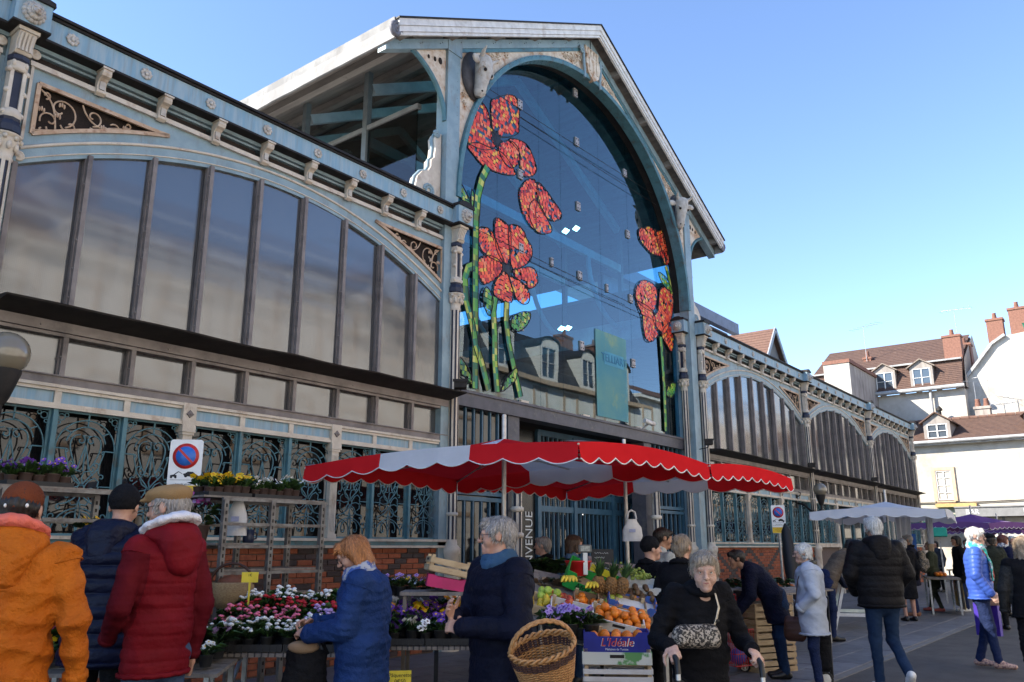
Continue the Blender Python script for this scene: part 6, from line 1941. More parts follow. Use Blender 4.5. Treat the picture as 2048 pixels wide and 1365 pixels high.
# green and yellow banana box
q = C(1178, 1178, 7.9)
gb = carton('green and yellow banana box with black lettering tilted open', q, .50, .34, .16, VR, (R(24), R(24)), CARDG, CARDN, .45)
m = MB(); m.box(.05, .252, -.176, -.1745, .0, .09); m.build('yellow_print', CARDY, gb); m = MB(); m.box(-.05, .2, .166, .1755, .1, .165); m.build('yellow_flap', CARDY, gb)
lettering('box_lettering', 'Africa', INK, gb, (-.06, -.1765, .055), (PI / 2, 0, 0), .07, .001); lettering('box_lettering', 'One', INK, gb, (.14, -.1775, .05), (PI / 2, 0, 0), .07, .001)
# bananas
def bananas(q, label, n=5):
    o = thing('banana_bunch', label, 'bananas', q, VR + R(20))
    for k in range(n):
        m = MB(); a = -.5 + k * .22
        m.tube([(math.sin(a) * .17 * t + .02 * math.sin(t * 3), -.14 * t * math.cos(a), .05 + .05 * math.sin(t * 2.6) - .02 * t) for t in [i / 7 for i in range(8)]], [.008, .014, .018, .019, .019, .018, .014, .006], 6)
        m.build('banana', FR['banana'], o)
bananas(C(1128, 1176, 7.4), 'bunch of yellow bananas behind the apples')
bananas(C(1176, 1188, 7.5), 'short bunch of bananas in front of the green box', 4)
# pineapples
PINE = mat('pineapple_skin', (.26, .13, .04), (.14, .07, .025), 40, rough=.7, bump=.9, bscale=70)
for k, (px, py) in enumerate(((1195, 1185), (1218, 1188), (1238, 1188))):
    q = C(px, py, 7.55)
    o = thing('pineapple', ('leftmost', 'middle', 'rightmost')[k] + ' of the three pineapples behind the green box', 'pineapple', q, (R(12), R(14 * (k - .5)), 0), 'three pineapples')
    m = MB()
    m.lathe([(.03, 0), (.05, .02), (.058, .07), (.052, .12), (.03, .145)], 12)
    for i in range(70):
        a, z_ = i * 2.4, .012 + .125 * i / 70; rr_ = .058 * math.sin(PI * (.25 + .62 * z_ / .145)); m.ball((rr_ * math.cos(a), rr_ * math.sin(a), z_), .011, .011, .011, 5, 4)
    m.build('fruit', PINE, o)
    m = MB(); r_ = random.Random(k)
    for i in range(34):
        a, t = i * 2.4, i / 34; L = .09 + .08 * t
        d_ = np.array((math.cos(a), math.sin(a), 0)); b0 = d_ * .015 + (0, 0, .14); sp = .75 * (1 - t) + .12
        e = b0 + d_ * L * sp + np.array((0, 0, L * (1.15 - sp * .5))); mid = b0 + d_ * L * sp * .35 + np.array((0, 0, L * .6)); s__ = np.array((-d_[1], d_[0], 0)) * .011
        m.add([b0 - s__, mid - s__ * .9, e, mid + s__ * .9, b0 + s__], [(0, 1, 2, 3, 4)], i % 2, True)
    m.build('crown', [LEAFD, LEAFG], o)
# grapes
for k, (px, py) in enumerate(((1262, 1150), (1285, 1158))):
    q = C(px, py, 8.0); o = thing('grape_bunch', ('upper', 'lower')[k] + ' heap of green grapes behind the pineapples', 'grapes', q)
    m = MB(); r_ = random.Random(k)
    for i in range(90): m.ball((r_.gauss(0, .06), r_.gauss(0, .04), abs(r_.gauss(0, .03))), .013, n=6, m=4)
    m.build('berries', FR['grape'], o)
# greens
def greens(px, py, D, w, d, h, n, label, mats_=None, L=(.08, .16)):
    q = C(px, py, D); o = thing('leafy_greens', label, 'vegetables', q, VR)
    m = MB(); r_ = random.Random(n + int(px))
    for i in range(n):
        x, y = r_.uniform(-w / 2, w / 2), r_.uniform(-d / 2, d / 2); a = r_.uniform(0, 6.28)
        l_ = r_.uniform(*L); leaf(m, (x, y, r_.uniform(0, h)), a, l_, l_ * .55, r_.uniform(0, .06), i % 2)
    m.build('leaves', mats_ or [LEAFG, LEAFD], o)
    return o
crate('dark crate of mixed leaves between the greens and the apples', C(1108, 1182, 8.0), .50, .30, .10, VR, (R(14), R(8)), CARDN, 1)
greens(1100, 1176, 7.9, .45, .22, .06, 150, 'mixed winter leaves in the dark crate', [LEAFD, CARDN])
crate('low wooden crate of lemons left of the white printed crate', C(1092, 1222, 7.35), .40, .28, .10, VR, TL, WOODL, 1)
heap('lemon', C(1090, 1212, 7.35), .34, .24, VR, 16, 'yellow lemons at the left foot of the display', TL)
heap('apple_red', C(1118, 1200, 7.55), .34, .2, VR, 14, 'second row of red apples under the bananas', TL)
heap('pear', C(1205, 1196, 7.7), .3, .15, VR, 9, 'pears in front of the pineapples', TL)
greens(1098, 1148, 8.6, .5, .3, .12, 320, 'heap of dark salad leaves behind the navy coat')
greens(1160, 1256, 6.8, .25, .12, .06, 70, 'clementine leaves sticking up by the violas')
crate('flat wooden crate under the salad leaves', C(1098, 1165, 8.5), .55, .36, .07, VR, (R(4), R(3)), WOODL, 1)
# red basket, weighing scale, slate, cling bag
q = C(1157, 1152, 8.1)
o = thing('plastic_basket', 'red plastic basket standing behind the green banana box', 'basket', q, VR)
m = MB(); m.lathe([(.095, 0), (.10, .01), (.118, .12), (.128, .125), (.128, .14), (.115, .138), (.10, .02), (.001, .015)], 20)
m.build('body', REDP, o)
q = C(1171, 1150, 8.0)
o = thing('weighing_scale', 'weighing scale display on a white post above the red basket', 'scale', q, VR + R(6))
m = MB(); m.box(-.02, .02, -.015, .015, 0, .20); m.build('post', FRAMEW, o)
m = MB(); m.bevbox(-.06, .06, -.02, .025, .20, .275, .008); hd = m.build('head', mat('grey_plastic', (.12, .12, .115), None, 9, rough=.5), o)
m = MB(); m.box(-.045, .045, -.0225, -.0205, .215, .262); m.build('screen', mat('lcd', (.34, .36, .32), (.2, .21, .2), 60, rough=.3), hd)
for k, (px, py, D, t, lab) in enumerate(((1205, 1112, 8.4, ('Salade', '1,20'), 'black price slate behind the scale'), (1212, 1142, 8.1, ('Ananas', '3 €'), 'black price slate tilted above the pineapples'))):
    q = C(px, py, D); o = thing('price_slate', lab, 'price tag', q, (R(-15), R(20 * k), VR))
    m = MB(); m.box(-.11, .11, -.004, .004, -.065, .065); pl_ = m.build('board', INK, o)
    for i in range(2):
        m = MB(); m.tube([(-.08 + .008 * j, -.0055, .025 - .045 * i + .009 * math.sin(j * 2.1 + i) * (1 if j % 5 else 0)) for j in range(18 - 5 * i)], .002, 4); m.build('chalk_scrawl', LETW, pl_)
carton('pale carton of chard behind the price slate', C(1225, 1148, 8.5), .5, .3, .10, VR, (R(12), R(10)), mat('pinkish_carton', (.55, .42, .42), None, 9), CARDN, .3)
carton('white polystyrene tray of sweet potatoes below the grapes', C(1280, 1178, 7.9), .34, .26, .07, VR, (R(16), R(8)), FRAMEW, FRAMEW, .2)
# crates at the left of the stall
crate('pale wooden crate tipped on a pink carton behind the navy coat', C(897, 1150, 7.4), .40, .26, .13, VR + R(15), (R(0), R(12)), WOODL, 2)
carton('bright pink printed carton under the pale wooden crate', C(893, 1178, 7.4), .36, .28, .10, VR + R(8), (R(0), R(10)), CARDP, CARDN, .1)
m = MB(); m.box(-.38, .38, -.2, .2, -.03, 0)
q = C(893, 1182, 7.45)
for sx in (-1, 1):
    for sy in (-1, 1): m.box(sx * .34 - .015, sx * .34 + .015, sy * .16 - .015, sy * .16 + .015, -q[2], -.03)
m.build('crate_stand', WOODG, None, q, VR, label='small stand under the pink carton by the brick wall', cat='stand')

# ================================================================== VEGETABLE STALL FURTHER RIGHT
q = onZ(1535, 1342, 0)
rzv = VR + R(24)
z = .0
for k in range(5):
    crate(('lowest', 'second', 'third', 'fourth', 'topmost')[k] + ' slatted crate of the stack beside the red trolley', (q[0], q[1], .005 + k * .165), .62, .42, .155, rzv, (0, 0), WOODL, 2, handle=False, group='slatted crate stack')
bxv = carton('black printed carton on top of the slatted crate stack', loc2w((q[0], q[1], .84), -.12, .02, 0, rzv), .40, .34, .15, rzv - R(10), (0, 0), mat('black_carton', (.02, .02, .022), (.05, .03, .02), 7, rough=.5), CARDN, .05)
lettering('carton_lettering', 'CLEMENTINES', mat('carton_red2', (.5, .06, .03), None, 9), bxv, (.02, -.1755, .05), (PI / 2, 0, 0), .045, .001)
m = MB(); m.lathe([(.04, 0), (.04, .002), (.001, .0022)], 16, (-.13, -.1745, .09), axis='y'); m.build('round_logo', FR['orange'], bxv)
m = MB(); m.box(-.16, .16, -.12, .12, 0, .09); m.build('paper_sack', CARDN, None, loc2w((q[0], q[1], .84), .2, -.05, 0, rzv), rzv, label='brown paper under the carrots on the crate stack', cat='paper')
def carrots(q, n, label, w=.3, rz=VR):
    o = thing('carrot_bunch', label, 'carrots', q, rz)
    m = MB(); r_ = random.Random(n)
    for i in range(n):
        x, y = r_.uniform(-w / 2, w / 2), r_.uniform(-.05, .12); a = r_.uniform(-.3, .3)
        m.tube([(x, y, .03 + r_.uniform(0, .06)), (x + .16 * math.cos(a), y - .06, .02 + r_.uniform(0, .05))], [.016, .005], 6)
    m.build('roots', FR['carrot'], o)
    m = MB()
    for i in range(120):
        x, y = r_.uniform(-w / 2 - .22, -w / 2 + .12), r_.uniform(-.05, .15); l_ = r_.uniform(.06, .14); leaf(m, (x, y, r_.uniform(.02, .12)), r_.uniform(2, 4.3), l_, .02, .03, i % 2)
    m.build('tops', [LEAFG, LEAFD], o)
carrots(loc2w((q[0], q[1], 1.0), .02, .1, 0, rzv), 34, 'bunches of carrots with green tops on the crate stack', .35, rzv)
for k in range(4):
    p = loc2w((q[0], q[1], 1.03), -.02 + k * .1, .2, 0, rzv); put('cabbage', fruit_mesh('cabbage') if 'cabbage' in FM else fruit_mesh('cabbage'), None, p, (0, 0, k), 2.1, label='pale green melons behind the carrots', cat='melon', group='pale green melons behind the carrots')
# vegetable bench behind
qv = atD(1555, 1165, 13.0)
o = flower_table('long vegetable bench behind the light grey coat', (qv[0] + .6, qv[1] - .1, 0), 2.6, .8, .86, .95, R(-6))
heap('tomato', (qv[0], qv[1] + .4, 1.02), .75, .3, R(-6), 46, 'red tomatoes and peppers at the back of the vegetable bench', sc=1.25)
carrots((qv[0] + .3, qv[1] + .1, .93), 26, 'loose carrots on the vegetable bench', .4, R(-6))
greens(1545, 1175, 12.5, .6, .3, .1, 160, 'green leaves at the front of the vegetable bench')
# trestle table with cauliflowers
qt = atD(1700, 1165, 16.8)
o = thing('trestle_table', 'white trestle table with cauliflowers by the kerb', 'table', (qt[0], qt[1], 0), R(20))
m = MB(); m.box(-.75, .75, -.4, .4, .90, .93); m.build('top', WOODG, o)
for x in (-.55, .55):
    for s__ in (-1, 1):
        m = MB(); m.bar((x, s__ * .38, 0), (x, s__ * .14, .9), .035, .05); m.build('leg', FRAMEW, o)
    for z_ in (.3, .82):
        kk = .14 + (.9 - z_) / .9 * .24; m = MB(); m.bar((x, -kk, z_), (x, kk, z_), .03, .06); m.build('leg_rung', FRAMEW, o)
crate('flat crate of cauliflowers on the white trestle table', (qt[0] + .05, qt[1] - .1, .935), .60, .42, .09, R(20), (0, 0), WOODG, 1)
for i in range(7):
    put('cauliflower', fruit_mesh('cauliflower'), None, (qt[0] - .2 + (i % 4) * .15, qt[1] - .2 + (i // 4) * .18, 1.0), (0, 0, i), 1.1, label='cauliflower heads on the trestle table', cat='cauliflower', group='cauliflower heads on the trestle table')
m = MB(); rows = [[(-.35 + .7 * i / 8, -.2 + .4 * j / 4, .04 * math.sin(i * 1.7 + j)) for j in range(5)] for i in range(9)]
m.loft(rows, closed=False); m.build('plastic_sheet', mat('pale_plastic_sheet', (.52, .60, .70), (.45, .55, .68), 4, rough=.35), None, (qt[0] - .1, qt[1] + .35, 1.06), R(20), label='pale blue plastic sheet over the vegetables behind the cauliflowers', cat='sheet')
carton('green plastic crate at the right end of the trestle table', (qt[0] + .55, qt[1] + .1, .935), .3, .3, .14, R(20), (0, 0), CARDG, CARDG, .2)
# red two-wheel trolley
qr = onZ(1478, 1350, 0)
o = thing('shopping_trolley', 'red wire shopping trolley with bags and white spoked wheels behind the black coat', 'trolley', (qr[0], qr[1], 0), VR + R(30))
m = MB()
for z_ in (.12, .26, .40, .54):
    m.tube([(-.16, -.13, z_), (.16, -.13, z_), (.16, .13, z_), (-.16, .13, z_)], .007, 5, closed=True)
for i in range(9):
    x = -.16 + .04 * i
    for y in (-.13, .13): m.tube([(x, y, .12), (x, y, .54)], .0035, 4)
for i in range(1, 7):
    y = -.13 + .26 * i / 7
    for x in (-.16, .16): m.tube([(x, y, .12), (x, y, .54)], .0035, 4)
m.build('wire_basket', REDP, o)
m = MB()
for x in (-.16, .16): m.tube([(x, .13, .05), (x, .14, .95)], .011, 6)
m.tube([(-.16, .14, .95), (.16, .14, .95)], .014, 6); m.build('handle_frame', REDP, o)
for x in (-.2, .2):
    m = MB(); m.tube([(x, .1 + .095 * math.cos(a), .105 + .095 * math.sin(a)) for a in [2 * PI * i / 16 for i in range(16)]], .012, 6, closed=True); wh = m.build('wheel', INK, o)
    m = MB()
    for i in range(7): a = 2 * PI * i / 7; m.bar((x, .1, .105), (x, .1 + .085 * math.cos(a), .105 + .085 * math.sin(a)), .014, .018)
    m.tube([(x, .1 + .08 * math.cos(a), .105 + .08 * math.sin(a)) for a in [2 * PI * i / 16 for i in range(16)]], .008, 5, closed=True); m.build('spokes', FRAMEW, wh)
for k, (zz, mm, nm) in enumerate(((.22, mat('blue_bag', (.03, .08, .42), None, 6, rough=.35), 'blue_bag'), (.45, mat('clear_bag', (.52, .46, .42), (.4, .25, .2), 7, rough=.3), 'clear_bag'))):
    m = MB(); r_ = random.Random(k)
    m.ball((0, 0, zz), .13, .11, .10, 10, 7); m.v = [(a + r_.uniform(-.012, .012), b_ + r_.uniform(-.012, .012), c + r_.uniform(-.012, .012)) for a, b_, c in m.v]
    m.build(nm, mm, o)
# folded dark parasol leaning by the far sign
a, c = atD(1590, 1190, 18.5), atD(1572, 1062, 18.8)
m = MB(); m.tube([a * (1, 1, 0), a, (a + c) / 2, c, c + (c - a) * .12], [.03, .12, .15, .10, .02], 10)
m.build('folded_parasol', mat('black_canvas', (.012, .012, .014), None, 6), label='folded black parasol standing behind the far parking sign', cat='parasol')
# far stalls: benches with fruit under the white and purple awnings
for k, (px, py, D, rz_, lab) in enumerate(((1880, 1150, 21, R(15), 'far fruit counter under the white awning'), (1945, 1150, 28, R(-12), 'farthest counter under the purple awning'))):
    q = atD(px, py, D); o = thing('market_counter', lab, 'counter', (q[0], q[1], 0), rz_)
    m = MB(); m.box(-1.1, 1.1, -.35, .35, .8, .84); m.build('top', WOODG, o)
    m = MB(); rows = [[(-1.1 + .22 * i, -.36 - .02 * math.sin(i * 2), .80), (-1.1 + .22 * i, -.38 - .03 * math.sin(i * 2), .12)] for i in range(11)]; m.loft(rows, closed=False); m.loft([[(x, y + .015, z_) for x, y, z_ in r] for r in rows], closed=False); m.build('skirt', mat('skirt%d' % k, (.60, .44, .05) if k == 0 else (.5, .48, .42), (.55, .5, .42), 1.1, lo=.48, hi=.52), o)
    m = MB()
    for sx in (-1, 1):
        for sy in (-.3, .3): m.box(sx * 1.0 - .02, sx * 1.0 + .02, sy - .02, sy + .02, 0, .8)
    m.build('legs_frame', STEEL, o)
    heap('orange', (q[0], q[1] + .1, .9), 1.5, .4, rz_, 40, ('oranges piled on the far fruit counter', 'oranges on the farthest counter')[k], sc=1.2)
for k, (px, py, D, w_, h_, lab) in enumerate(((1878, 1065, 24, .9, .25, 'turquoise box awning behind the white stall'),)):
    q = atD(px, py, D); o = thing('stall_sign', lab, 'sign', q, R(10)); m = MB(); m.bevbox(-w_ / 2, w_ / 2, -.2, .2, -h_ / 2, h_ / 2, .02); m.build('panel', mat('turquoise_panel', (.02, .36, .26), None, 5), o); m = MB(); m.box(-.02, .02, -.02, .02, -q[2], -h_ / 2); m.build('post', STEEL, o)
q = atD(1816, 1088, 22); o = thing('parking_sign', 'blue parking sign with white P between the stall cloths', 'sign', (q[0], q[1], 0), face_cam(q[0], q[1])); m = MB(); m.box(-.2, .2, -.01, .01, q[2] - .25, q[2] + .25); pl_ = m.build('plate', SIGNB, o); m = MB(); m.tube([(0, .03, 0), (0, .03, q[2] + .2)], .03, 6); m.build('post', STEEL, o)
lettering('sign_lettering', 'P', WH, pl_, (0, -.012, q[2]), (PI / 2, 0, 0), .36, .001)
# ================================================================== PEOPLE
class SDF:
    """signed-distance field on a grid: smooth-blended limbs, polygonised by surface nets"""
    def __init__(s, lo, hi, h):
        s.lo = np.array(lo, float); s.h = h
        s.n = np.ceil((np.array(hi) - s.lo) / h).astype(int) + 1
        s.D = np.full(s.n, 1.0, np.float32)
    def _box(s, lo, hi):
        a = np.clip(np.floor((lo - s.lo) / s.h).astype(int), 0, s.n - 1)
        b = np.clip(np.ceil((hi - s.lo) / s.h).astype(int) + 1, 1, s.n)
        if np.any(b <= a): return None
        g = [((np.arange(a[i], b[i]) * s.h + s.lo[i])).astype(np.float32) for i in range(3)]
        return (slice(a[0], b[0]), slice(a[1], b[1]), slice(a[2], b[2])), g[0][:, None, None], g[1][None, :, None], g[2][None, None, :]
    def seg(s, a, b, ra, rb=None, k=.03, side=(1, 0, 0), band=None, op='add', cap=1.0):
        a, b = np.array(a, float), np.array(b, float)
        ra = ra if hasattr(ra, '__len__') else (ra, ra)
        rb = ra if rb is None else (rb if hasattr(rb, '__len__') else (rb, rb))
        mr = max(*ra, *rb) + k + 3 * s.h + .02
        q = s._box(np.minimum(a, b) - mr, np.maximum(a, b) + mr)
        if q is None: return s
        sl, X, Y, Z = q
        ab = b - a; L = np.linalg.norm(ab)
        ax = ab / L if L > 1e-6 else np.array((0, 0, 1.0))
        u = np.array(side, float); u = u - ax * (u @ ax)
        if np.linalg.norm(u) < 1e-3: u = frame_of(ax)[0]
        u /= np.linalg.norm(u); v = np.cross(ax, u)
        dx, dy, dz = X - a[0], Y - a[1], Z - a[2]
        w = dx * ax[0] + dy * ax[1] + dz * ax[2]
        t = np.clip(w / max(L, 1e-6), 0, 1)
        dw = (w - t * L)
        du = dx * u[0] + dy * u[1] + dz * u[2]
        dv = dx * v[0] + dy * v[1] + dz * v[2]
        rx = ra[0] + (rb[0] - ra[0]) * t; ry = ra[1] + (rb[1] - ra[1]) * t
        mn = np.minimum(rx, ry)
        e = np.sqrt((du / rx) ** 2 + (dv / ry) ** 2 + (dw / (mn * cap)) ** 2)
        d = (e - 1) * mn
        if band: d = d - band[1] * np.sqrt(np.abs(np.sin(PI * (w + band[2] if len(band) > 2 else w) / band[0])))
        D = s.D[sl]
        if op == 'add':
            hh = np.clip(.5 + .5 * (D - d) / k, 0, 1)
            s.D[sl] = D + (d - D) * hh - k * hh * (1 - hh)
        else:
            d = -d
            hh = np.clip(.5 - .5 * (D - d) / k, 0, 1)
            s.D[sl] = D + (d - D) * hh + k * hh * (1 - hh)
        return s
    def ball(s, c, r, k=.02, op='add'):
        """ellipsoid with radii r = (x, y, z) or a sphere"""
        r = r if hasattr(r, '__len__') else (r,) * 3
        c = np.array(c, float); mr = max(r) + k + 3 * s.h + .02
        q = s._box(c - mr, c + mr)
        if q is None: return s
        sl, X, Y, Z = q
        e = np.sqrt(((X - c[0]) / r[0]) ** 2 + ((Y - c[1]) / r[1]) ** 2 + ((Z - c[2]) / r[2]) ** 2)
        d = (e - 1) * min(r); D = s.D[sl]
        if op == 'add':
            hh = np.clip(.5 + .5 * (D - d) / k, 0, 1); s.D[sl] = D + (d - D) * hh - k * hh * (1 - hh)
        else:
            d = -d; hh = np.clip(.5 - .5 * (D - d) / k, 0, 1); s.D[sl] = D + (d - D) * hh + k * hh * (1 - hh)
        return s
    def cut_below(s, z):
        k = int(round((z - s.lo[2]) / s.h))
        if k > 0: s.D[:, :, :k] = np.maximum(s.D[:, :, :k], .5 * s.h)
        return s
    def mesh(s, name, mats, disp=None, smooth=True):
        D = s.D; inside = D < 0
        c = np.zeros(np.array(D.shape) - 1, np.int8)
        for i in (0, 1):
            for j in (0, 1):
                for k in (0, 1):
                    c += inside[i:i + c.shape[0], j:j + c.shape[1], k:k + c.shape[2]]
        act = np.argwhere((c > 0) & (c < 8))
        idx = np.full(c.shape, -1, np.int32); idx[tuple(act.T)] = np.arange(len(act))
        cor = [(i, j, k) for i in (0, 1) for j in (0, 1) for k in (0, 1)]
        val = np.stack([D[act[:, 0] + i, act[:, 1] + j, act[:, 2] + k] for i, j, k in cor], 1)
        P = np.zeros((len(act), 3)); N = np.zeros(len(act))
        for e0 in range(8):
            for e1 in range(e0 + 1, 8):
                if sum(abs(np.array(cor[e0]) - np.array(cor[e1]))) != 1: continue
                v0, v1 = val[:, e0], val[:, e1]
                m = (v0 < 0) != (v1 < 0)
                t = np.where(m, v0 / np.where(m, v0 - v1, 1), 0)
                p = np.array(cor[e0])[None] + t[:, None] * (np.array(cor[e1]) - np.array(cor[e0]))[None]
                P += p * m[:, None]; N += m
        V = s.lo + (act + P / N[:, None]) * s.h
        F = []
        for ax in range(3):
            sl0 = [slice(1, -1)] * 3; sl1 = [slice(1, -1)] * 3
            sl0[ax] = slice(0, -1); sl1[ax] = slice(1, None)
            a_, b_ = inside[tuple(sl0)], inside[tuple(sl1)]
            o1, o2 = (ax + 1) % 3, (ax + 2) % 3
            for flip, mk in ((False, a_ & ~b_), (True, ~a_ & b_)):
                e = np.argwhere(mk)
                if not len(e): continue
                e = e + 1; e[:, ax] -= 1
                q = []
                for d1, d2 in ((0, 0), (-1, 0), (-1, -1), (0, -1)):
                    g = e.copy(); g[:, o1] += d1; g[:, o2] += d2; q.append(idx[tuple(g.T)])
                q = np.stack(q, 1)
                F.append(q[:, ::-1] if flip else q)
        F = np.concatenate(F)
        F = F[(F >= 0).all(1)]
        me = bpy.data.meshes.new(name)
        me.vertices.add(len(V)); me.vertices.foreach_set('co', V.ravel())
        me.loops.add(F.size); me.loops.foreach_set('vertex_index', F.ravel().astype(np.int32))
        me.polygons.add(len(F)); me.polygons.foreach_set('loop_start', np.arange(0, F.size, 4, dtype=np.int32)); me.polygons.foreach_set('loop_total', np.full(len(F), 4, np.int32))
        me.update(calc_edges=True)
        if disp is not None:
            nrm = np.zeros(len(V) * 3, np.float32); me.vertices.foreach_get('normal', nrm); nrm = nrm.reshape(-1, 3)
            V = V + nrm * disp(V)[:, None]
            me.vertices.foreach_set('co', V.ravel())
        for m in (mats if isinstance(mats, (list, tuple)) else [mats]): me.materials.append(m)
        me.polygons.foreach_set('use_smooth', np.ones(len(F), bool))
        me.update()
        return me
def folds(seed, amp=.006, f=1.0):
    r = np.random.RandomState(seed)
    K = [(r.normal(size=3) * (11 + 9 * i) * f * np.array((.8, .8, 1.9)), r.uniform(0, 6.28), amp / (1 + .5 * i)) for i in range(6)]
    def fn(V):
        w = .35 * np.sin(V @ np.array((7.1, 5.3, 6.7)) + seed)
        o = np.zeros(len(V))
        for k, p, a in K: o += a * (1 - 2 * np.abs(np.sin((V @ k) * .5 + p + 2 * w)))
        return o * .55
    return fn
def strands(seed, amp=.004, freq=46, c=(0, 0)):
    r = np.random.RandomState(seed)
    def fn(V):
        a = np.arctan2(V[:, 0] - c[0], V[:, 1] - c[1])
        return amp * (np.sin(a * freq * .5 + 9 * V[:, 2] + np.sin(V[:, 2] * 30 + a * 4)) + .6 * np.sin(a * freq + 3 * np.sin(V[:, 2] * 23 + seed))) + amp * .8 * np.sin(V @ (r.normal(size=3) * 40))
    return fn
def curls(seed, amp=.010):
    r = np.random.RandomState(seed); K = [(r.normal(size=3) * q, r.uniform(0, 6.28)) for q in (55, 60, 80, 100, 120)]
    return lambda V: sum(amp / (1 + i * .3) * np.sin(V @ k + p) for i, (k, p) in enumerate(K)) * .6
SKIN = mat('skin_fair', (.52, .30, .215), (.46, .235, .165), 22, rough=.5, bump=.25, bscale=140, coords='o', dirt=(.42, .17, .12), dscale=9, dlo=.58, dhi=.8)
SKINO = mat('skin_elder', (.56, .36, .28), (.48, .27, .20), 30, rough=.55, bump=.55, bscale=110, coords='o', dirt=(.40, .19, .14), dscale=12, dlo=.55, dhi=.8)
SKINT = mat('skin_tan', (.36, .19, .12), (.30, .15, .095), 22, rough=.5, bump=.25, bscale=140, coords='o')
EYEW = mat('eye_white', (.62, .60, .57), None, 30, rough=.25); IRIS = mat('iris_dark', (.02, .014, .01), None, 30, rough=.15)
LIPS = mat('lip_pink', (.36, .13, .11), None, 30, rough=.45)
GLASSF = mat('spectacle_frame', (.02, .016, .014), None, 9, rough=.3)
LENS = glass_mat('spectacle_lens', (0, 0, 0), .0, 1.35, see=.95)
HAIRC = {}
def hairm(n, c):
    HAIRC[n] = c
    return mat('hair_' + n, c, tuple(v * .55 for v in c), 60, stretch=(1, 1, .25), rough=.45, coords='o', bump=.5, bscale=120)
HW, HGR, HGI, HBR, HDK, HRB, HBL = hairm('white', (.72, .69, .64)), hairm('grey', (.34, .31, .29)), hairm('ginger', (.42, .17, .06)), hairm('brown', (.09, .05, .03)), hairm('dark', (.018, .013, .011)), hairm('auburn', (.13, .035, .02)), hairm('blonde_grey', (.34, .25, .17))
HSB = hairm('ash_cream', (.40, .33, .26))
def fabric(n, c, c2=None, rough=.75, bump=.6, bs=34, **k): return mat('cloth_' + n, c, c2, 5, rough=rough, bump=bump, bscale=bs, coords='o', spec=.16 if rough < .5 else .08, bdist=.035, **k)
DENIM = fabric('denim', (.075, .12, .22), (.045, .075, .15), bs=220, dirt=(.16, .22, .33), dscale=2.5)
DENIMD = fabric('dark_denim', (.022, .045, .10), (.014, .03, .07), bs=220, dirt=(.05, .09, .16), dscale=2.5)
NAVYT = fabric('navy_trousers', (.016, .026, .075)); BLACKT = fabric('black_cloth', (.008, .008, .010), (.012, .012, .014))
SNEAKW = mat('white_sneaker', (.72, .71, .70), None, 9, rough=.5); SHOEB = mat('black_shoe', (.012, .011, .011), None, 9, rough=.4)
def Rz(a): c, s_ = math.cos(a), math.sin(a); return np.array(((c, -s_, 0), (s_, c, 0), (0, 0, 1)))
def Rx(a): c, s_ = math.cos(a), math.sin(a); return np.array(((1, 0, 0), (0, c, -s_), (0, s_, c)))
def Ry(a): c, s_ = math.cos(a), math.sin(a); return np.array(((c, 0, s_), (0, 1, 0), (-s_, 0, c)))
def hand_sdf(F, wrist, d, nrm, side, curl=.5, s=1.0, thumb=1.0, k=.008):
    """palm and five fingers; d along the hand, nrm out of the back of the hand, side = +1 when the thumb lies along d x nrm"""
    d = d / np.linalg.norm(d); nrm = nrm - d * (nrm @ d); nrm /= np.linalg.norm(nrm); lat = np.cross(d, nrm) * side
    F.seg(wrist - d * .03 * s, wrist + d * .02 * s, (.026 * s, .021 * s), (.036 * s, .018 * s), k=.015, side=lat)
    F.seg(wrist + d * .02 * s, wrist + d * .075 * s, (.037 * s, .017 * s), (.041 * s, .014 * s), k=.012, side=lat)
    for i, (off, L) in enumerate(((.030, .070), (.010, .078), (-.010, .073), (-.029, .058))):
        p = wrist + d * (.082 - .004 * abs(i - 1)) * s + lat * off * s
        ang = 0
        dd = d + lat * off * .9
        for q, (fr_, c_) in enumerate(((.45, .55), (.32, .95), (.25, .75))):
            ang += curl * c_ * (1 + .06 * i)
            v = dd * math.cos(ang) - nrm * math.sin(ang); v /= np.linalg.norm(v)
            e = p + v * L * fr_ * s
            F.seg(p, e, (.0098 - .0011 * q) * s, (.0090 - .0011 * q) * s, k=k * .6); p = e
    p = wrist + d * .022 * s + lat * .030 * s
    for q, L in enumerate((.042, .032, .026)):
        v = d * (.55 + .22 * q) + lat * (.75 - .35 * q) * thumb - nrm * (.35 + .25 * q * curl); v /= np.linalg.norm(v)
        e = p + v * L * s; F.seg(p, e, (.0135 - .002 * q) * s, (.012 - .002 * q) * s, k=k); p = e
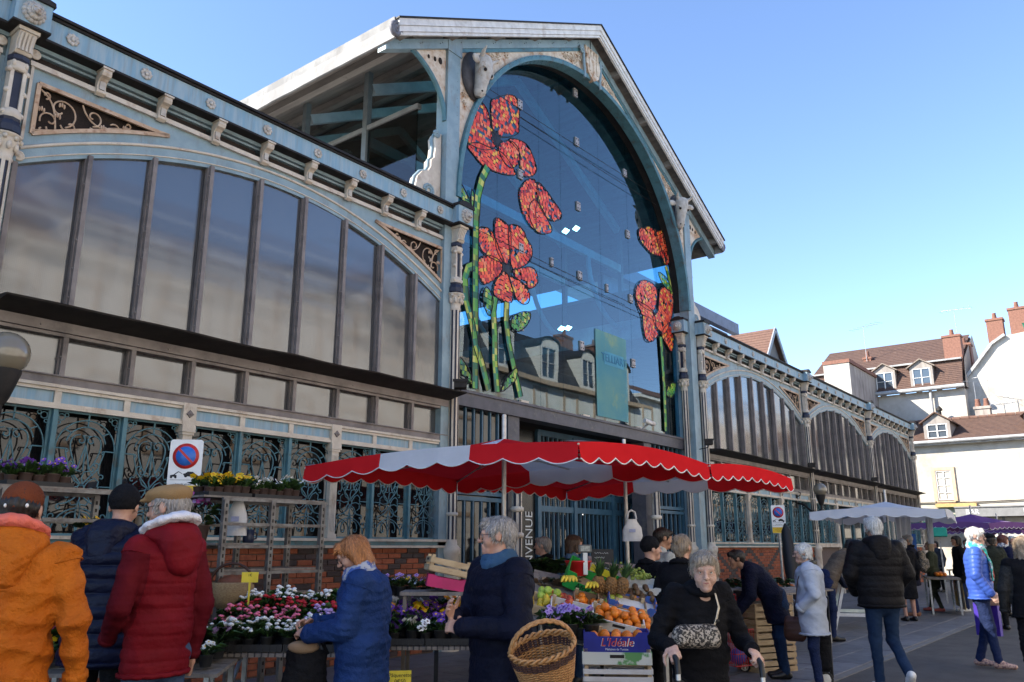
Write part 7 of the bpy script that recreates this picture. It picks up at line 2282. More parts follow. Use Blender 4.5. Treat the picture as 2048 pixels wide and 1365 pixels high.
def person(label, px, D, ytop, rel, jacket, vox=.011, hair=None, skin=SKIN, trousers=DENIM, shoes=SHOEB, lean=0, head=(0, 0), arms=None, legs=None, hem=.78, bulk=1.0, puff=None, hood=None, collar=None,
           hat=None, glasses=False, scarf=None, hands=(True, True), sleevepuff=None, fold=.006, seed=1, group=None, height=None, skirt=None, z0=0.0, hunch=0.0, wide=1.0, headpx=None, sleeve=None, quilt=None, old=False, hsz=1.0):
    base = atD(px, ytop, D)
    H = (base[2] - z0) if height is None else height
    s = H / 1.755
    yaw = ANG + R(rel) - PI / 2
    o = thing('person', label, 'person', (base[0], base[1], z0), yaw, group)
    # lean about the hips
    HIP = np.array((0, 0, .93)); Lm = Rx(-R(lean)); 
    drop = 0
    def up(p): return (HIP + Lm @ (np.array(p, float) - HIP)) * s
    def lo(p): return np.array(p, float) * s
    hv = R(hunch)
    NB = np.array((0, -.01 + math.sin(hv) * .10, 1.47 - .04 * math.sin(hv)))
    hc0 = NB + np.array((0, .03 + math.sin(hv) * .09, .165 - .05 * math.sin(hv)))
    HC = up(hc0)
    Hm = Lm @ Rz(R(head[0])) @ Rx(-R(head[1]))
    if lean: Hm = Rz(R(head[0])) @ Rx(-R(head[1]))
    hs = s * hsz
    def hp(p): return HC + Hm @ (np.array(p, float) * hs)
    arms = arms or {}
    SH = {1: np.array((.175 * wide, 0, 1.425)), -1: np.array((-.175 * wide, 0, 1.425))}
    A = {}
    for sd in (1, -1):
        el, wr = arms.get(sd, ((sd * (.15 + .105 * bulk) * wide, -.03, 1.14), (sd * (.15 + .11 * bulk) * wide, .05, .90)))
        A[sd] = (up(SH[sd]), up(el), up(wr))
    # ---- skin: head, neck, core, arms and hands in one surface
    pts = [HC + q for q in ((-.15, -.15, -.2), (.15, .15, .16))] + [p for sd in A for p in A[sd]] + [up((0, 0, 1.0))]
    hvx = .0062 if vox < .009 else min(vox, .0085 if vox < .012 else .012)
    F = SDF(np.min(pts, 0) - .13, np.max(pts, 0) + .13, hvx)
    HF = lambda p, r, k=.02, op='add': F.ball(hp(p), [q * hs for q in r], k, op) if False else F.seg(hp(np.array(p) - (0, .0005, 0)), hp(np.array(p) + (0, .0005, 0)), (r[0] * hs, r[2] * hs), k=k, op=op, side=Hm @ np.array((1, 0, 0)), cap=r[1] / min(r[0], r[2]))
    HF((0, -.012, .028), (.074, .093, .086), .02)
    F.seg(hp((0, .022, .005)), hp((0, .050, -.082)), (.060 * hs, .062 * hs), (.038 * hs, .034 * hs), .03, Hm @ np.array((1, 0, 0)))
    for sd in (1, -1):
        HF((sd * .036, .052, -.026 if not old else -.034), (.028, .028, .028), .025)
        HF((sd * .077, -.014, .0), (.010, .020, .033), .006)
        HF((sd * .031, .094, .013), (.015, .012, .011), .010, 'sub')
    for sd in (1, -1):
        F.seg(hp((sd * .019, .086, .0185)), hp((sd * .044, .079, .0175)), .0055 * hs, k=.006); F.seg(hp((sd * .020, .085, .002)), hp((sd * .043, .078, .003)), .0048 * hs, k=.006)
    F.seg(hp((-.036, .083, .030)), hp((.036, .083, .030)), .010 * hs, k=.018)
    F.seg(hp((0, .092, .018)), hp((0, .114, -.022)), .0085 * hs, .0125 * hs, .012)
    for sd in (1, -1): HF((sd * .011, .102, -.025), (.010, .011, .009), .008)
    F.seg(hp((-.016, .090, -.050)), hp((.016, .090, -.050)), .0075 * hs, k=.010)
    F.seg(hp((-.015, .088, -.063)), hp((.015, .088, -.063)), .0085 * hs, k=.010)
    HF((0, .079, -.090), (.021, .018, .018), .02)
    F.seg(hp((-.024, .103, -.0565)), hp((.024, .103, -.0565)), .0035 * hs, k=.006, op='sub')
    if old:
        for sd in (1, -1): F.seg(hp((sd * .020, .098, -.030)), hp((sd * .034, .083, -.062)), .0035 * hs, k=.010, op='sub')
    F.seg(up(NB + (0, 0, -.06)), hp((0, -.018, -.04)), .060 * s, .050 * s, .02)
    F.seg(up(NB + (0, 0, -.05)), up((0, 0, 1.05)), (.12 * s, .07 * s), (.11 * s, .07 * s), .03)
    for sd in (1, -1):
        S0, E0, W0 = A[sd]
        F.seg(up(NB + (0, 0, -.06)), S0, .03 * s, k=.02); F.seg(S0, E0, .034 * s, .03 * s, .02); F.seg(E0, W0, .03 * s, .022 * s, .02)
        if hands[0 if sd < 0 else 1]:
            hd = arms.get('h%d' % sd)
            d = (W0 - E0) / np.linalg.norm(W0 - E0)
            if hd is None: hand_sdf(F, W0 + d * .02 * s, d + np.array((0, .1, -.2)), np.array((sd, 0, 0.0)), -sd * 1.0, .35, s)
            else: hand_sdf(F, W0 + d * .02 * s, np.array(hd[0], float), np.array(hd[1], float), hd[2], hd[3], s)
    put('body', F.mesh('body', skin), o)
    # eyes, lips
    if vox < .013:
        for sd in (1, -1):
            m = MB(); c = hp((sd * .031, .0765, .010)); m.ball(c, .0125 * hs, n=10, m=8); e = hp((sd * .031, .0865, .010)); m.ball(e, .0050 * hs, n=8, m=6, mi=1); ey = m.build('eye', [EYEW, IRIS], o)
        m = MB(); m.tube([hp((x, .0975 - abs(x) * .25, -.0555 + (.003 if x else 0))) for x in (-.018, -.009, 0, .009, .018)], [.002 * hs, .005 * hs, .0055 * hs, .005 * hs, .002 * hs], 6, ry=.0035 * hs); m.build('lips', LIPS, o)
        if hair:
            m = MB()
            for sd in (1, -1): m.tube([hp((sd * x, y, z)) for x, y, z in ((.014, .094, .028), (.03, .0925, .033), (.045, .083, .029))], [.0025 * hs, .0035 * hs, .002 * hs], 5)
            m.build('eyebrows', hair[1], o)
    # ---- jacket
    hemz = hem
    tb = puff
    Jp = [up((-.3, -.25, hemz)), up((.3, .25, 1.5))] + [p for sd in A for p in A[sd]] + [lo((0, 0, hemz - .03))]
    J = SDF(np.min(Jp, 0) - .16, np.max(Jp, 0) + .16, vox)
    b_ = bulk; sx = (1, 0, 0)
    J.seg(up((0, .0, hemz + .02)) if lean < 20 else lo((0, 0, hemz + .02)), up((0, -.005, 1.06)), (.185 * b_ * s, .135 * b_ * s), (.170 * b_ * s, .125 * b_ * s), .05, sx, tb, cap=.3)
    J.seg(up((0, -.005, 1.06)), up((0, -.012 + .03 * math.sin(hv), 1.32)), (.170 * b_ * s, .125 * b_ * s), (.185 * b_ * wide * s, .130 * b_ * s), .06, sx, tb)
    J.seg(up((-.12 * wide, -.015, 1.40)), up((.12 * wide, -.015, 1.40)), (.085 * b_ * s, .078 * s), k=.07, side=(0, 1, 0))
    J.seg(up((0, -.02, 1.38)), up(NB + (0, -.012, .02)), (.12 * s, .10 * s), (.072 * s, .075 * s), .05)
    sp = sleevepuff if sleevepuff is not None else puff
    for sd in (1, -1):
        S0, E0, W0 = A[sd]
        J.seg(S0, E0, .074 * b_ * s, .060 * b_ * s, .022, band=sp); J.seg(E0, W0, .060 * b_ * s, .044 * b_ * s, .016, band=sp)
    J.cut_below(hemz * s if lean < 20 else (hemz - .0) * s)
    jm = jacket
    jo = put('jacket', J.mesh('jacket', jm, folds(seed, fold if not puff else fold * .5)), o)
    if sleeve is not None:
        jm_ = jo.data; jm_.materials.append(sleeve)
        cen = np.zeros(len(jm_.polygons) * 3, np.float32); jm_.polygons.foreach_get('center', cen); cen = cen.reshape(-1, 3)
        mi = np.zeros(len(cen), np.int32)
        for sd in (1, -1):
            S0, E0, W0 = A[sd]
            for a, b2 in ((S0, E0), (E0, W0)):
                ab = b2 - a; t = np.clip(((cen - a) @ ab) / (ab @ ab), 0, 1); dist = np.linalg.norm(cen - (a + t[:, None] * ab), axis=1)
                mi[(dist < .092 * b_ * s) & ((t > .12) | (a is not S0))] = 1
        jm_.polygons.foreach_set('material_index', mi)
    if vox < .012:
        for sd in (1, -1):
            S0, E0, W0 = A[sd]; d_ = (W0 - E0) / np.linalg.norm(W0 - E0); r_c = .047 * b_ * s
            m = MB(); m.tube([W0 - d_ * .022, W0 - d_ * .018, W0 + d_ * .012, W0 + d_ * .016], [r_c * .8, r_c, r_c, r_c * .8], 16); m.build('cuff', sleeve or jacket, jo)
        for sd in (1, -1):
            S0, E0, W0 = A[sd]; ax = (E0 - S0) / np.linalg.norm(E0 - S0); c0 = S0 + ax * .035 * s; u_, v_ = frame_of(ax)
            m = MB(); m.tube([c0 + (u_ * math.cos(2 * PI * i / 28) + v_ * math.sin(2 * PI * i / 28)) * .0755 * b_ * s for i in range(28)], .0035 * s, 4, closed=True); m.build('armhole_seam', jacket, jo)
        if lean < 20:
            m = MB(); cz = up((0, 0, hemz + .016)); N_ = 40
            m.tube([(cz[0] + (.188 * b_ * s) * math.cos(2 * PI * i / N_), cz[1] + .138 * b_ * s * math.sin(2 * PI * i / N_), cz[2] + .003 * math.sin(i * 2.3)) for i in range(N_)], .014 * s, 6, closed=True); m.build('hem_band', jacket, jo)
    # ---- hood or collar
    if hood is not None:
        hm_, hx = hood if isinstance(hood, tuple) else (hood, 1.0)
        G = SDF(up(NB) - .24 * s * hx - .05, up(NB) + .24 * s * hx + .05, vox)
        for i in range(9):
            a0, a1 = PI * (1.0 + i / 9) - .0, PI * (1.0 + (i + 1) / 9)
            p = lambda a, r=.095: up(NB + np.array((r * 1.05 * math.cos(a), r * math.sin(a) - .005, .015 - .02 * math.sin(a))))
            G.seg(p(a0), p(a1), .040 * s * hx, k=.03)
        G.seg(up(NB + (-.055, -.115, -.025)), up(NB + (.055, -.115, -.025)), (.075 * s * hx, .055 * s * hx), k=.05, side=(0, 0, 1))
        G.seg(up(NB + (-.03, -.13, -.115)), up(NB + (.03, -.13, -.115)), (.06 * s * hx, .045 * s * hx), k=.05, side=(0, 0, 1))
        for sd in (1, -1): G.seg(up(NB + (sd * .095, 0, .03)), up(NB + (sd * .055, .085, -.05)), .030 * s, k=.03)
        put('hood', G.mesh('hood', hm_, folds(seed + 3, .006)), jo)
    if collar is not None:
        cm_, ch_ = collar[:2]; cl_ = collar[2] if len(collar) > 2 else 0.0
        G = SDF(up(NB) - .2 * s, up(NB) + .2 * s, vox)
        for i in range(12):
            a0, a1 = 2 * PI * i / 12, 2 * PI * (i + 1) / 12
            p = lambda a: up(NB + np.array(((.082 + cl_ * .3) * math.cos(a), (.080 + cl_ * .4) * math.sin(a) + .004 - cl_ * .25, .018 + cl_ - .022 * math.sin(a) * (1 if cl_ == 0 else 2.2))))
            G.seg(p(a0), p(a1), (.028 * s, .028 * ch_ * s), k=.015, side=(0, 0, 1))
        put('collar', G.mesh('collar', cm_, folds(seed + 5, .004)), jo)
    # ---- trousers and shoes
    legs = legs or {1: ((.10, .015, .50), (.10, -.02, .09), 0), -1: ((-.10, .015, .50), (-.10, -.02, .09), 0)}
    Tp = [lo((-.2, -.16, .98)), lo((.2, .16, .98))] + [lo(legs[sd][q]) for sd in (1, -1) for q in (0, 1)]
    T = SDF(np.min(Tp, 0) - .13, np.max(Tp, 0) + .13, max(vox, .011))
    if skirt is None:
        T.seg(lo((0, 0, 1.0)), lo((0, -.01, .88)), (.150 * s, .115 * s), (.165 * s, .125 * s), .04)
        for sd in (1, -1):
            K, An, _ = legs[sd]
            T.seg(lo((sd * .085, -.005, .88)), lo(K), .092 * s, .066 * s, .04); T.seg(lo(K), lo(An), .066 * s, .052 * s, .03)
        put('trousers', T.mesh('trousers', trousers, folds(seed + 7, .006, .8)), o)
    else:
        for sd in (1, -1):
            K, An, _ = legs[sd]
            T.seg(lo((sd * .085, -.005, .88)), lo(K), .08 * s, .055 * s, .04); T.seg(lo(K), lo(An), .056 * s, .036 * s, .03)
        put('stockings', T.mesh('stockings', trousers), o)
    for sd in (1, -1):
        K, An, pt = legs[sd]
        An = np.array(An); f = Rx(-R(pt)) @ np.array((0, 1, 0)); dn = Rx(-R(pt)) @ np.array((0, 0, -1))
        he, toe = An + dn * .035 - f * .035, An + dn * .045 + f * .17
        Q = SDF(np.minimum(lo(he), lo(toe)) - .12, np.maximum(lo(he), lo(toe)) + .12, max(.009, vox * .9))
        Q.seg(lo(he), lo(toe), (.040 * s, .044 * s), (.044 * s, .032 * s), .02); Q.seg(lo(An), lo(An + dn * .03 + f * .06), .045 * s, .04 * s, .02)
        if pt == 0: Q.cut_below(.004)
        put('shoe', Q.mesh('shoe', shoes), o)
    # ---- hair and hats
    if hair is not None:
        st, hm_ = hair
        G = SDF(HC - .20 * hs - (0, 0, .14 * hs if st in ('long', 'curlylong') else 0), HC + .20 * hs, min(vox, .009))
        HG = lambda p, r, k=.02, op='add': G.seg(hp(np.array(p) - (0, .0005, 0)), hp(np.array(p) + (0, .0005, 0)), (r[0] * hs, r[2] * hs), k=k, op=op, side=Hm @ np.array((1, 0, 0)), cap=r[1] / min(r[0], r[2]))
        big = 1.06 if st in ('curly', 'volume') else 1.0
        HG((0, -.018, .036), (.083 * big, .101 * big, .089 * big), .01)
        if st in ('bob', 'volume', 'curly', 'long', 'curlylong'):
            zz = {'bob': -.075, 'volume': -.045, 'curly': -.04, 'long': -.2, 'curlylong': -.2}[st]
            for sd in (1, -1): G.seg(hp((sd * .066, -.015, .03)), hp((sd * (.072 if st != 'curlylong' else .09), -.012, zz)), .036 * hs, .028 * hs, .03)
            G.seg(hp((0, -.07, .03)), hp((0, -.078, zz - .01)), (.075 * hs, .045 * hs), (.07 * hs, .038 * hs), .03)
        else:
            G.seg(hp((0, -.065, .0)), hp((0, -.070, -.055)), (.068 * hs, .038 * hs), (.05 * hs, .03 * hs), .03)
            for sd in (1, -1): HG((sd * .070, .004, .012), (.014, .026, .034), .015)
        if st == 'bun': HG((0, -.095, .075), (.045, .042, .042), .015)
        fz = {'bob': .055, 'fringe': .05, 'long': .06, 'curlylong': .07}.get(st, .070)
        HG((0, .125, fz - .118), (.080, .085, .110), .012, 'sub')
        HG((0, .085, -.085), (.088, .075, .075), .012, 'sub')
        if st in ('short', 'volume', 'bun', 'curly'):
            for sd in (1, -1): HG((sd * .083, -.012, -.008), (.02, .024, .036), .006, 'sub')
        if st == 'bob' or st == 'swept': G.seg(hp((-.05, .062, .085)), hp((.055, .075, .052)), (.03 * hs, .020 * hs), (.022 * hs, .014 * hs), .02)
        if st == 'short': G.seg(hp((-.03, .065, .088)), hp((.045, .07, .072)), .024 * hs, .02 * hs, .03)
        dsp = curls(seed, .006) if 'curly' in st or st == 'volume' else strands(seed, .0035 if st != 'long' else .005, 60, (HC[0], HC[1]))
        ha = put('hair', G.mesh('hair', hm_, dsp), o)
        if vox < .0115:
            hmsh = ha.data; nv = len(hmsh.vertices); V_ = np.zeros(nv * 3, np.float32); N_ = np.zeros(nv * 3, np.float32)
            hmsh.vertices.foreach_get('co', V_); hmsh.vertices.foreach_get('normal', N_); V_, N_ = V_.reshape(-1, 3), N_.reshape(-1, 3)
            rs = np.random.RandomState(seed); pk = rs.randint(0, nv, 2600); crown = hp((0, -.04, .12))
            sm = MB(); wv = 1.0 if 'curl' in st or st == 'volume' else .35
            for i in pk:
                p, nn = V_[i].astype(float), N_[i].astype(float)
                if hat is not None and (p - HC) @ (Hm @ np.array((0, 0, 1.0))) > (.0 if hat[0] != 'flatcap' else .035) * hs: continue
                t_ = (p - crown) * (1, 1, .6) + np.array((0, 0, -.05)) + rs.normal(size=3) * .03 * wv
                t_ = t_ - nn * (t_ @ nn); L_ = np.linalg.norm(t_)
                if L_ < 1e-4: continue
                t_ /= L_; sd_ = np.cross(nn, t_) * .0013 * hs; l_ = rs.uniform(.018, .045) * hs
                q0 = p - nn * .001; q1 = p + t_ * l_ * .5 + nn * rs.uniform(.001, .005) * hs; q2 = p + t_ * l_ + nn * rs.uniform(-.002, .006 * wv) * hs
                sm.add([q0 - sd_, q0 + sd_, q1 + sd_, q1 - sd_, q2], [(0, 1, 2, 3), (3, 2, 4)], int(rs.randint(0, 2)), True)
            lt = hm_.name.replace('hair_', ''); bc_ = HAIRC[lt]
            sm.build('hair_strands', [hm_, mat('strand_' + lt, tuple(min(.85, c * 1.45) for c in bc_), tuple(c * .9 for c in bc_), 60, rough=.4, coords='o')], ha, kind='stuff')
    if hat is not None:
        kind, hm_ = hat
        G = SDF(HC - .20 * hs, HC + .22 * hs, min(vox, .009))
        HG = lambda p, r, k=.02, op='add': G.seg(hp(np.array(p) - (0, .0005, 0)), hp(np.array(p) + (0, .0005, 0)), (r[0] * hs, r[2] * hs), k=k, op=op, side=Hm @ np.array((1, 0, 0)), cap=r[1] / min(r[0], r[2]))
        if kind == 'flatcap':
            HG((0, .0, .082), (.094, .122, .046), .02); HG((0, -.045, .065), (.086, .075, .05), .03)
            G.seg(hp((-.035, .105, .055)), hp((.035, .105, .055)), (.045 * hs, .010 * hs), k=.02, side=Hm @ np.array((0, 1, 0)))
            HG((0, -.01, -.02), (.2, .2, .055), .01, 'sub')
        elif kind == 'beanie':
            HG((0, -.018, .045), (.088, .104, .100), .02)
            G.seg(hp((0, -.014, .03)), hp((0, -.016, .055)), (.090 * hs, .106 * hs), k=.01, side=Hm @ np.array((1, 0, 0)), cap=.25)
            HG((0, .05, -.085), (.14, .16, .088), .008, 'sub')
        elif kind == 'cap':   # worn back to front
            HG((0, -.014, .048), (.086, .102, .090), .02)
            HG((0, -.0, -.09), (.16, .18, .105), .006, 'sub')
            HG((0, -.11, .032), (.036, .03, .022), .006, 'sub')
            G.seg(hp((-.04, .10, .03)), hp((.04, .10, .03)), (.05 * hs, .007 * hs), k=.01, side=Hm @ np.array((0, 1, 0)))
        ho = put('hat', G.mesh('hat', hm_), o)
        if kind == 'cap':
            m = MB(); m.tube([hp((-.045, -.096, .022)), hp((0, -.113, .02)), hp((.045, -.096, .022))], .010 * hs, 4); m.build('strap', hm_, ho)
            for x in (-.04, .05): m = MB(); m.ball(hp((x, -.108, .021)), .008 * hs, .008 * hs, .010 * hs, 6, 4); m.build('buckle', SIGNW, ho)
    if glasses:
        m = MB()
        for sd in (1, -1):
            ring = [hp((sd * .032 + .023 * math.cos(a), .108 - .10 * abs(.0 + .023 * math.cos(a) * sd) * (1 if math.cos(a) * sd > 0 else .2), .008 + .020 * math.sin(a))) for a in [2 * PI * i / 14 for i in range(14)]]
            m.tube(ring, .0022 * hs, 5, closed=True)
            m.tube([hp((sd * .055, .103, .012)), hp((sd * .077, .05, .014)), hp((sd * .082, -.015, .012))], .0018 * hs, 4)
        m.tube([hp((-.009, .108, .012)), hp((0, .112, .014)), hp((.009, .108, .012))], .0018 * hs, 4)
        go = m.build('spectacles', GLASSF, o)
    if scarf is not None:
        sm_, tail = scarf
        G = SDF(up(NB) - .26 * s - (0, 0, .3 * s if tail else 0), up(NB) + .22 * s, min(vox, .010))
        for i in range(14):
            a0, a1 = 2 * PI * i / 14, 2 * PI * (i + 1) / 14
            for rr_, zz, th in ((.088, .02, .030), (.082, .062, .024)):
                p = lambda a: up(NB + np.array((rr_ * math.cos(a), rr_ * math.sin(a) + .012, zz - .030 * math.sin(a))))
                G.seg(p(a0), p(a1), (th * s, th * 1.2 * s), k=.012)
        if tail:
            G.seg(up(NB + (.02, .105, -.02)), up((.05, .155, 1.30)), (.05 * s, .03 * s), (.055 * s, .02 * s), .02); G.seg(up((.05, .155, 1.30)), up((.07, .158, 1.08)), (.06 * s, .016 * s), (.06 * s, .012 * s), .02)
        put('scarf', G.mesh('scarf', sm_, folds(seed + 9, .007, 2.0)), o)
    return o, s, up, A, yaw
def W(o, p):
    """local point of a person to world"""
    return np.array(Matrix.Translation(o.location) @ Matrix.Rotation(o.rotation_euler.z, 4, 'Z') @ Vector(tuple(p)))
def side_bag(label, name, q, rz, w, h, d, m_, strap=None, cat='bag', flap=None):
    o = thing(name, label, cat, q, rz)
    F = SDF((-w, -d - .05, -h - .05), (w, d + .05, h * .3 + .05), .010)
    F.seg((-w * .36, 0, -h * .5), (w * .36, 0, -h * .5), (h * .5, d * .5), k=.02, side=(0, 0, 1))
    F.seg((-w * .4, 0, -h * .75), (w * .4, 0, -h * .75), (h * .26, d * .5), k=.04, side=(0, 0, 1))
    put('pouch', F.mesh('pouch', m_, folds(len(label), .005)), o)
    return o
def strap(label_parent, pts, w, m_, t=.004):
    m = MB(); rg = []
    P = [np.array(p, float) for p in pts]
    m.tube(P, [w / 2] * len(P), 6, ry=t); return m.build('strap', m_, label_parent)

# ---- the row of shoppers in front
ORG = fabric('orange_shell', (.48, .125, .012), (.40, .095, .010), .55, .7, 22); CORAL = fabric('coral_fleece', (.75, .17, .12)); MAROON = fabric('maroon_lining', (.10, .018, .025))
CAPB = fabric('rust_cap', (.20, .055, .025), bs=200); CAPT = fabric('tan_suede', (.40, .25, .12), (.33, .20, .09), bs=250)
REDJ = fabric('dark_red_shell', (.17, .008, .014), (.13, .006, .011), .6, .25); REDS_ = fabric('maroon_softshell', (.105, .007, .012), (.085, .005, .01), .75, .2)
NAVP = fabric('navy_down', (.006, .008, .026), (.005, .006, .02), .42, .3); WFL = fabric('white_fleece', (.74, .72, .76))
p1 = person('person in an orange hooded rain jacket and backward rust cap, at the left edge', 50, 4.1, 970, 12, ORG, .008, ('short', HDK), SKIN, DENIM, head=(0, 0), hem=.80, bulk=1.16, wide=1.1, hood=(ORG, 1.2), collar=(CORAL, 1.7, .055), hat=('cap', CAPB), fold=.014, seed=2)
p2 = person('person in a shiny navy down jacket and black beanie, turned to the flower rack', 240, 5.6, 974, -8, NAVP, .009, None, SKIN, BLACKT, lean=4, hem=.74, bulk=1.22, wide=1.08, puff=(.085, .022), hood=(NAVP, 1.15), hat=('beanie', BLACKT), head=(15, 12), seed=5, hands=(False, False), arms={1: ((.27, .06, 1.15), (.22, .28, 1.02)), -1: ((-.27, .06, 1.15), (-.20, .28, 1.02))})
p3 = person('person in a dark red quilted jacket, white hood and tan flat cap, facing left', 345, 4.95, 973, 58, REDJ, .008, ('short', HGR), SKIN, DENIM, head=(24, 6), hem=.78, bulk=.98, wide=.95, puff=(.068, .008), sleevepuff=False, sleeve=REDS_, hood=(REDJ, 1.2), collar=(WFL, 2.2, .055), hat=('flatcap', CAPT), glasses=True, seed=8, fold=.009, hands=(False, True), arms={-1: ((-.26, -.03, 1.13), (-.18, .16, .97)), 1: ((.23, -.05, 1.13), (.23, .01, .87))})
QBLUE = fabric('blue_quilted', (.018, .044, .145), (.013, .033, .115), .6, .6, 26)
SPOT = mat('blue_spotted_scarf', (.36, .37, .42), (.05, .10, .32), 16, lo=.47, hi=.52, rough=.8, coords='o')
p4 = person('person with ginger bob in a blue quilted coat, looking down at their purse', 734, 5.4, 1063, 90, QBLUE, .008, ('bob', HGI), SKIN, BLACKT, head=(4, 30), hem=.62, bulk=1.36, wide=1.0, hunch=22, glasses=True, scarf=(SPOT, False), seed=11, fold=.012,
            arms={1: ((.22, .10, 1.16), (.10, .34, 1.15)), -1: ((-.24, .08, 1.15), (-.09, .33, 1.10)), 'h1': ((-.5, .7, .1), (.5, .3, .8), -1, .8), 'h-1': ((.5, .7, .15), (-.4, .3, .8), 1, .8)})
NAVJ = fabric('navy_quilted_jacket', (.007, .008, .020), (.005, .006, .015), .6, .4); SCB = fabric('blue_wool_scarf', (.055, .12, .22), (.04, .09, .17), bs=200)
p5 = person('grey haired person with spectacles, blue scarf and navy jacket carrying the wicker basket', 1000, 5.15, 1034, 122, NAVJ, .008, ('short', HGR), SKIN, DENIM, head=(-36, 2), hem=.70, bulk=1.24, wide=1.16, glasses=True, scarf=(SCB, False), puff=(.11, .006), seed=14, fold=.008,
            arms={1: ((.235, .08, 1.13), (.07, .27, 1.17)), -1: ((-.31, .06, 1.12), (-.07, .29, 1.12)), 'h1': ((-.35, .55, .55), (.6, .5, .2), -1, .55), 'h-1': ((.85, .3, .05), (-.1, .8, .5), 1, .55)})
BLKC = fabric('black_wool_coat', (.007, .007, .009), (.011, .011, .013), .9, .4)
p6 = person('elderly person with cream hair in a black coat, pushing a walker towards the viewer', 1388, 5.25, 1088, -172, BLKC, .008, ('short', HSB), SKINO, BLACKT, hsz=1.10, lean=4, head=(-16, 8), hunch=34, hem=.50, bulk=1.10, wide=.95, collar=(BLKC, 1.2), seed=17, fold=.008, old=True,
            arms={1: ((.30, .0, 1.13), (.285, .22, 1.13)), -1: ((-.30, .0, 1.12), (-.27, .22, 1.10)), 'h1': ((0, .75, -.45), (.35, .3, .8), 1, 1.15), 'h-1': ((0, .75, -.45), (-.35, .3, .8), -1, 1.15)})
# ---- people round the stalls
person('person in a black beanie and black coat behind the elderly shopper', 1298, 8.4, 1076, -72, BLKC, .011, None, SKIN, BLACKT, hat=('beanie', BLACKT), collar=(BLKC, 1.4), bulk=1.2, seed=20, hands=(False, False))
person('dark haired person in a pale jacket looking right, behind the beanie', 1322, 9.6, 1056, -75, fabric('pale_tracktop', (.40, .42, .42)), .012, ('short', HDK), SKINT, BLACKT, seed=21, hands=(False, False), head=(0, 8))
person('person with grey brown hair in a bun and a black coat, seen from behind', 1362, 7.7, 1070, -38, BLKC, .011, ('bun', HBL), SKIN, BLACKT, seed=22, bulk=1.15, hands=(False, False), collar=(BLKC, 1.5))
person('dark haired person in a navy coat leaning over the vegetable stall', 1546, 10.6, 1074, 82, fabric('navy_wool', (.010, .012, .028)), .012, ('short', HDK), SKINT, DENIMD, lean=42, height=1.70, head=(4, 12), hem=.66, bulk=1.16, seed=24, hands=(False, False), arms={1: ((.25, .20, 1.22), (.20, .46, 1.18)), -1: ((-.25, .22, 1.22), (-.20, .46, 1.18))})
PGR = fabric('pale_grey_anorak', (.42, .46, .54), (.36, .40, .48), .6, .2)
p11 = person('white haired person in a pale grey anorak with brown shoulder strap', 1612, 9.85, 1085, 72, PGR, .010, ('volume', HW), SKINO, NAVYT, mat('grey_sneaker', (.36, .33, .30), None, 9), head=(4, 8), hem=.64, bulk=1.38, glasses=True, collar=(fabric('dark_check', (.03, .03, .04), (.2, .18, .12)), 1.5), seed=27, fold=.010, hands=(False, False), hunch=12, arms={1: ((.27, -.04, 1.14), (.20, .14, .98)), -1: ((-.27, -.04, 1.14), (-.19, .14, .96))})
person('stallholder in a brown body warmer bending over the vegetables', 1645, 14.6, 1078, -82, fabric('brown_bodywarmer', (.13, .10, .075)), .014, ('short', HDK), SKINT, NAVYT, lean=42, height=1.88, head=(0, 35), hem=.8, seed=29, sleeve=fabric('navy_sleeve', (.012, .016, .035)), hands=(False, False), arms={1: ((.24, .2, 1.2), (.18, .42, 1.12)), -1: ((-.24, .2, 1.2), (-.18, .42, 1.12))})
BPUF = fabric('black_down', (.008, .0075, .009), (.011, .010, .011), .52, .3)
p13 = person('white haired person in a black down jacket and jeans, walking away', 1745, 9.67, 1034, -4, BPUF, .010, ('short', HW), SKIN, DENIMD, SNEAKW, head=(6, 4), hem=.83, bulk=1.24, wide=1.1, puff=(.10, .010), hood=(BPUF, 1.15), seed=31, hands=(False, False),
             arms={1: ((.29, .0, 1.17), (.20, .18, .98)), -1: ((-.29, .0, 1.17), (-.20, .18, .98))}, legs={-1: ((-.09, .03, .50), (-.085, .02, .09), 0), 1: ((.11, .10, .50), (.12, -.24, .20), 48)})
BBL = fabric('blue_down', (.045, .10, .40), (.035, .075, .32), .38, .15)
SCT = mat('turquoise_scarf', (.02, .30, .26), (.35, .42, .50), 14, lo=.46, hi=.56, rough=.8, coords='o')
p18 = person('white haired person in a bright blue down jacket with turquoise scarf', 1945, 11.5, 1055, -122, BBL, .010, ('short', HW), SKINO, NAVYT, mat('floral_shoe', (.5, .32, .25), (.2, .12, .12), 40, lo=.48, hi=.54), head=(8, 4), hem=.84, bulk=1.1, puff=(.055, .007), glasses=True, scarf=(SCT, True), seed=33,
             arms={-1: ((-.25, -.04, 1.16), (-.24, .06, .92)), 1: ((.25, -.02, 1.15), (.22, .12, .93))}, legs={1: ((.09, .05, .50), (.10, .10, .09), 0), -1: ((-.09, .0, .50), (-.10, -.12, .09), 0)})
person('person in a long black coat and skirt with bare legs, behind the walking person', 1803, 18.4, 1078, 5, BLKC, .016, ('volume', HGR), SKIN, mat('bare_legs', (.45, .24, .17), None, 9), hem=.48, bulk=1.2, seed=35, skirt=True, hands=(False, False))
p15 = person('person in a navy coat carrying a camouflage backpack', 1815, 19.8, 1070, 62, fabric('navy_coat2', (.012, .014, .03)), .016, ('short', HGR), SKINT, NAVYT, mat('tan_shoe', (.22, .09, .05), None, 9), hem=.66, bulk=1.2, seed=36, hands=(False, False), collar=(BLKC, 1.6))
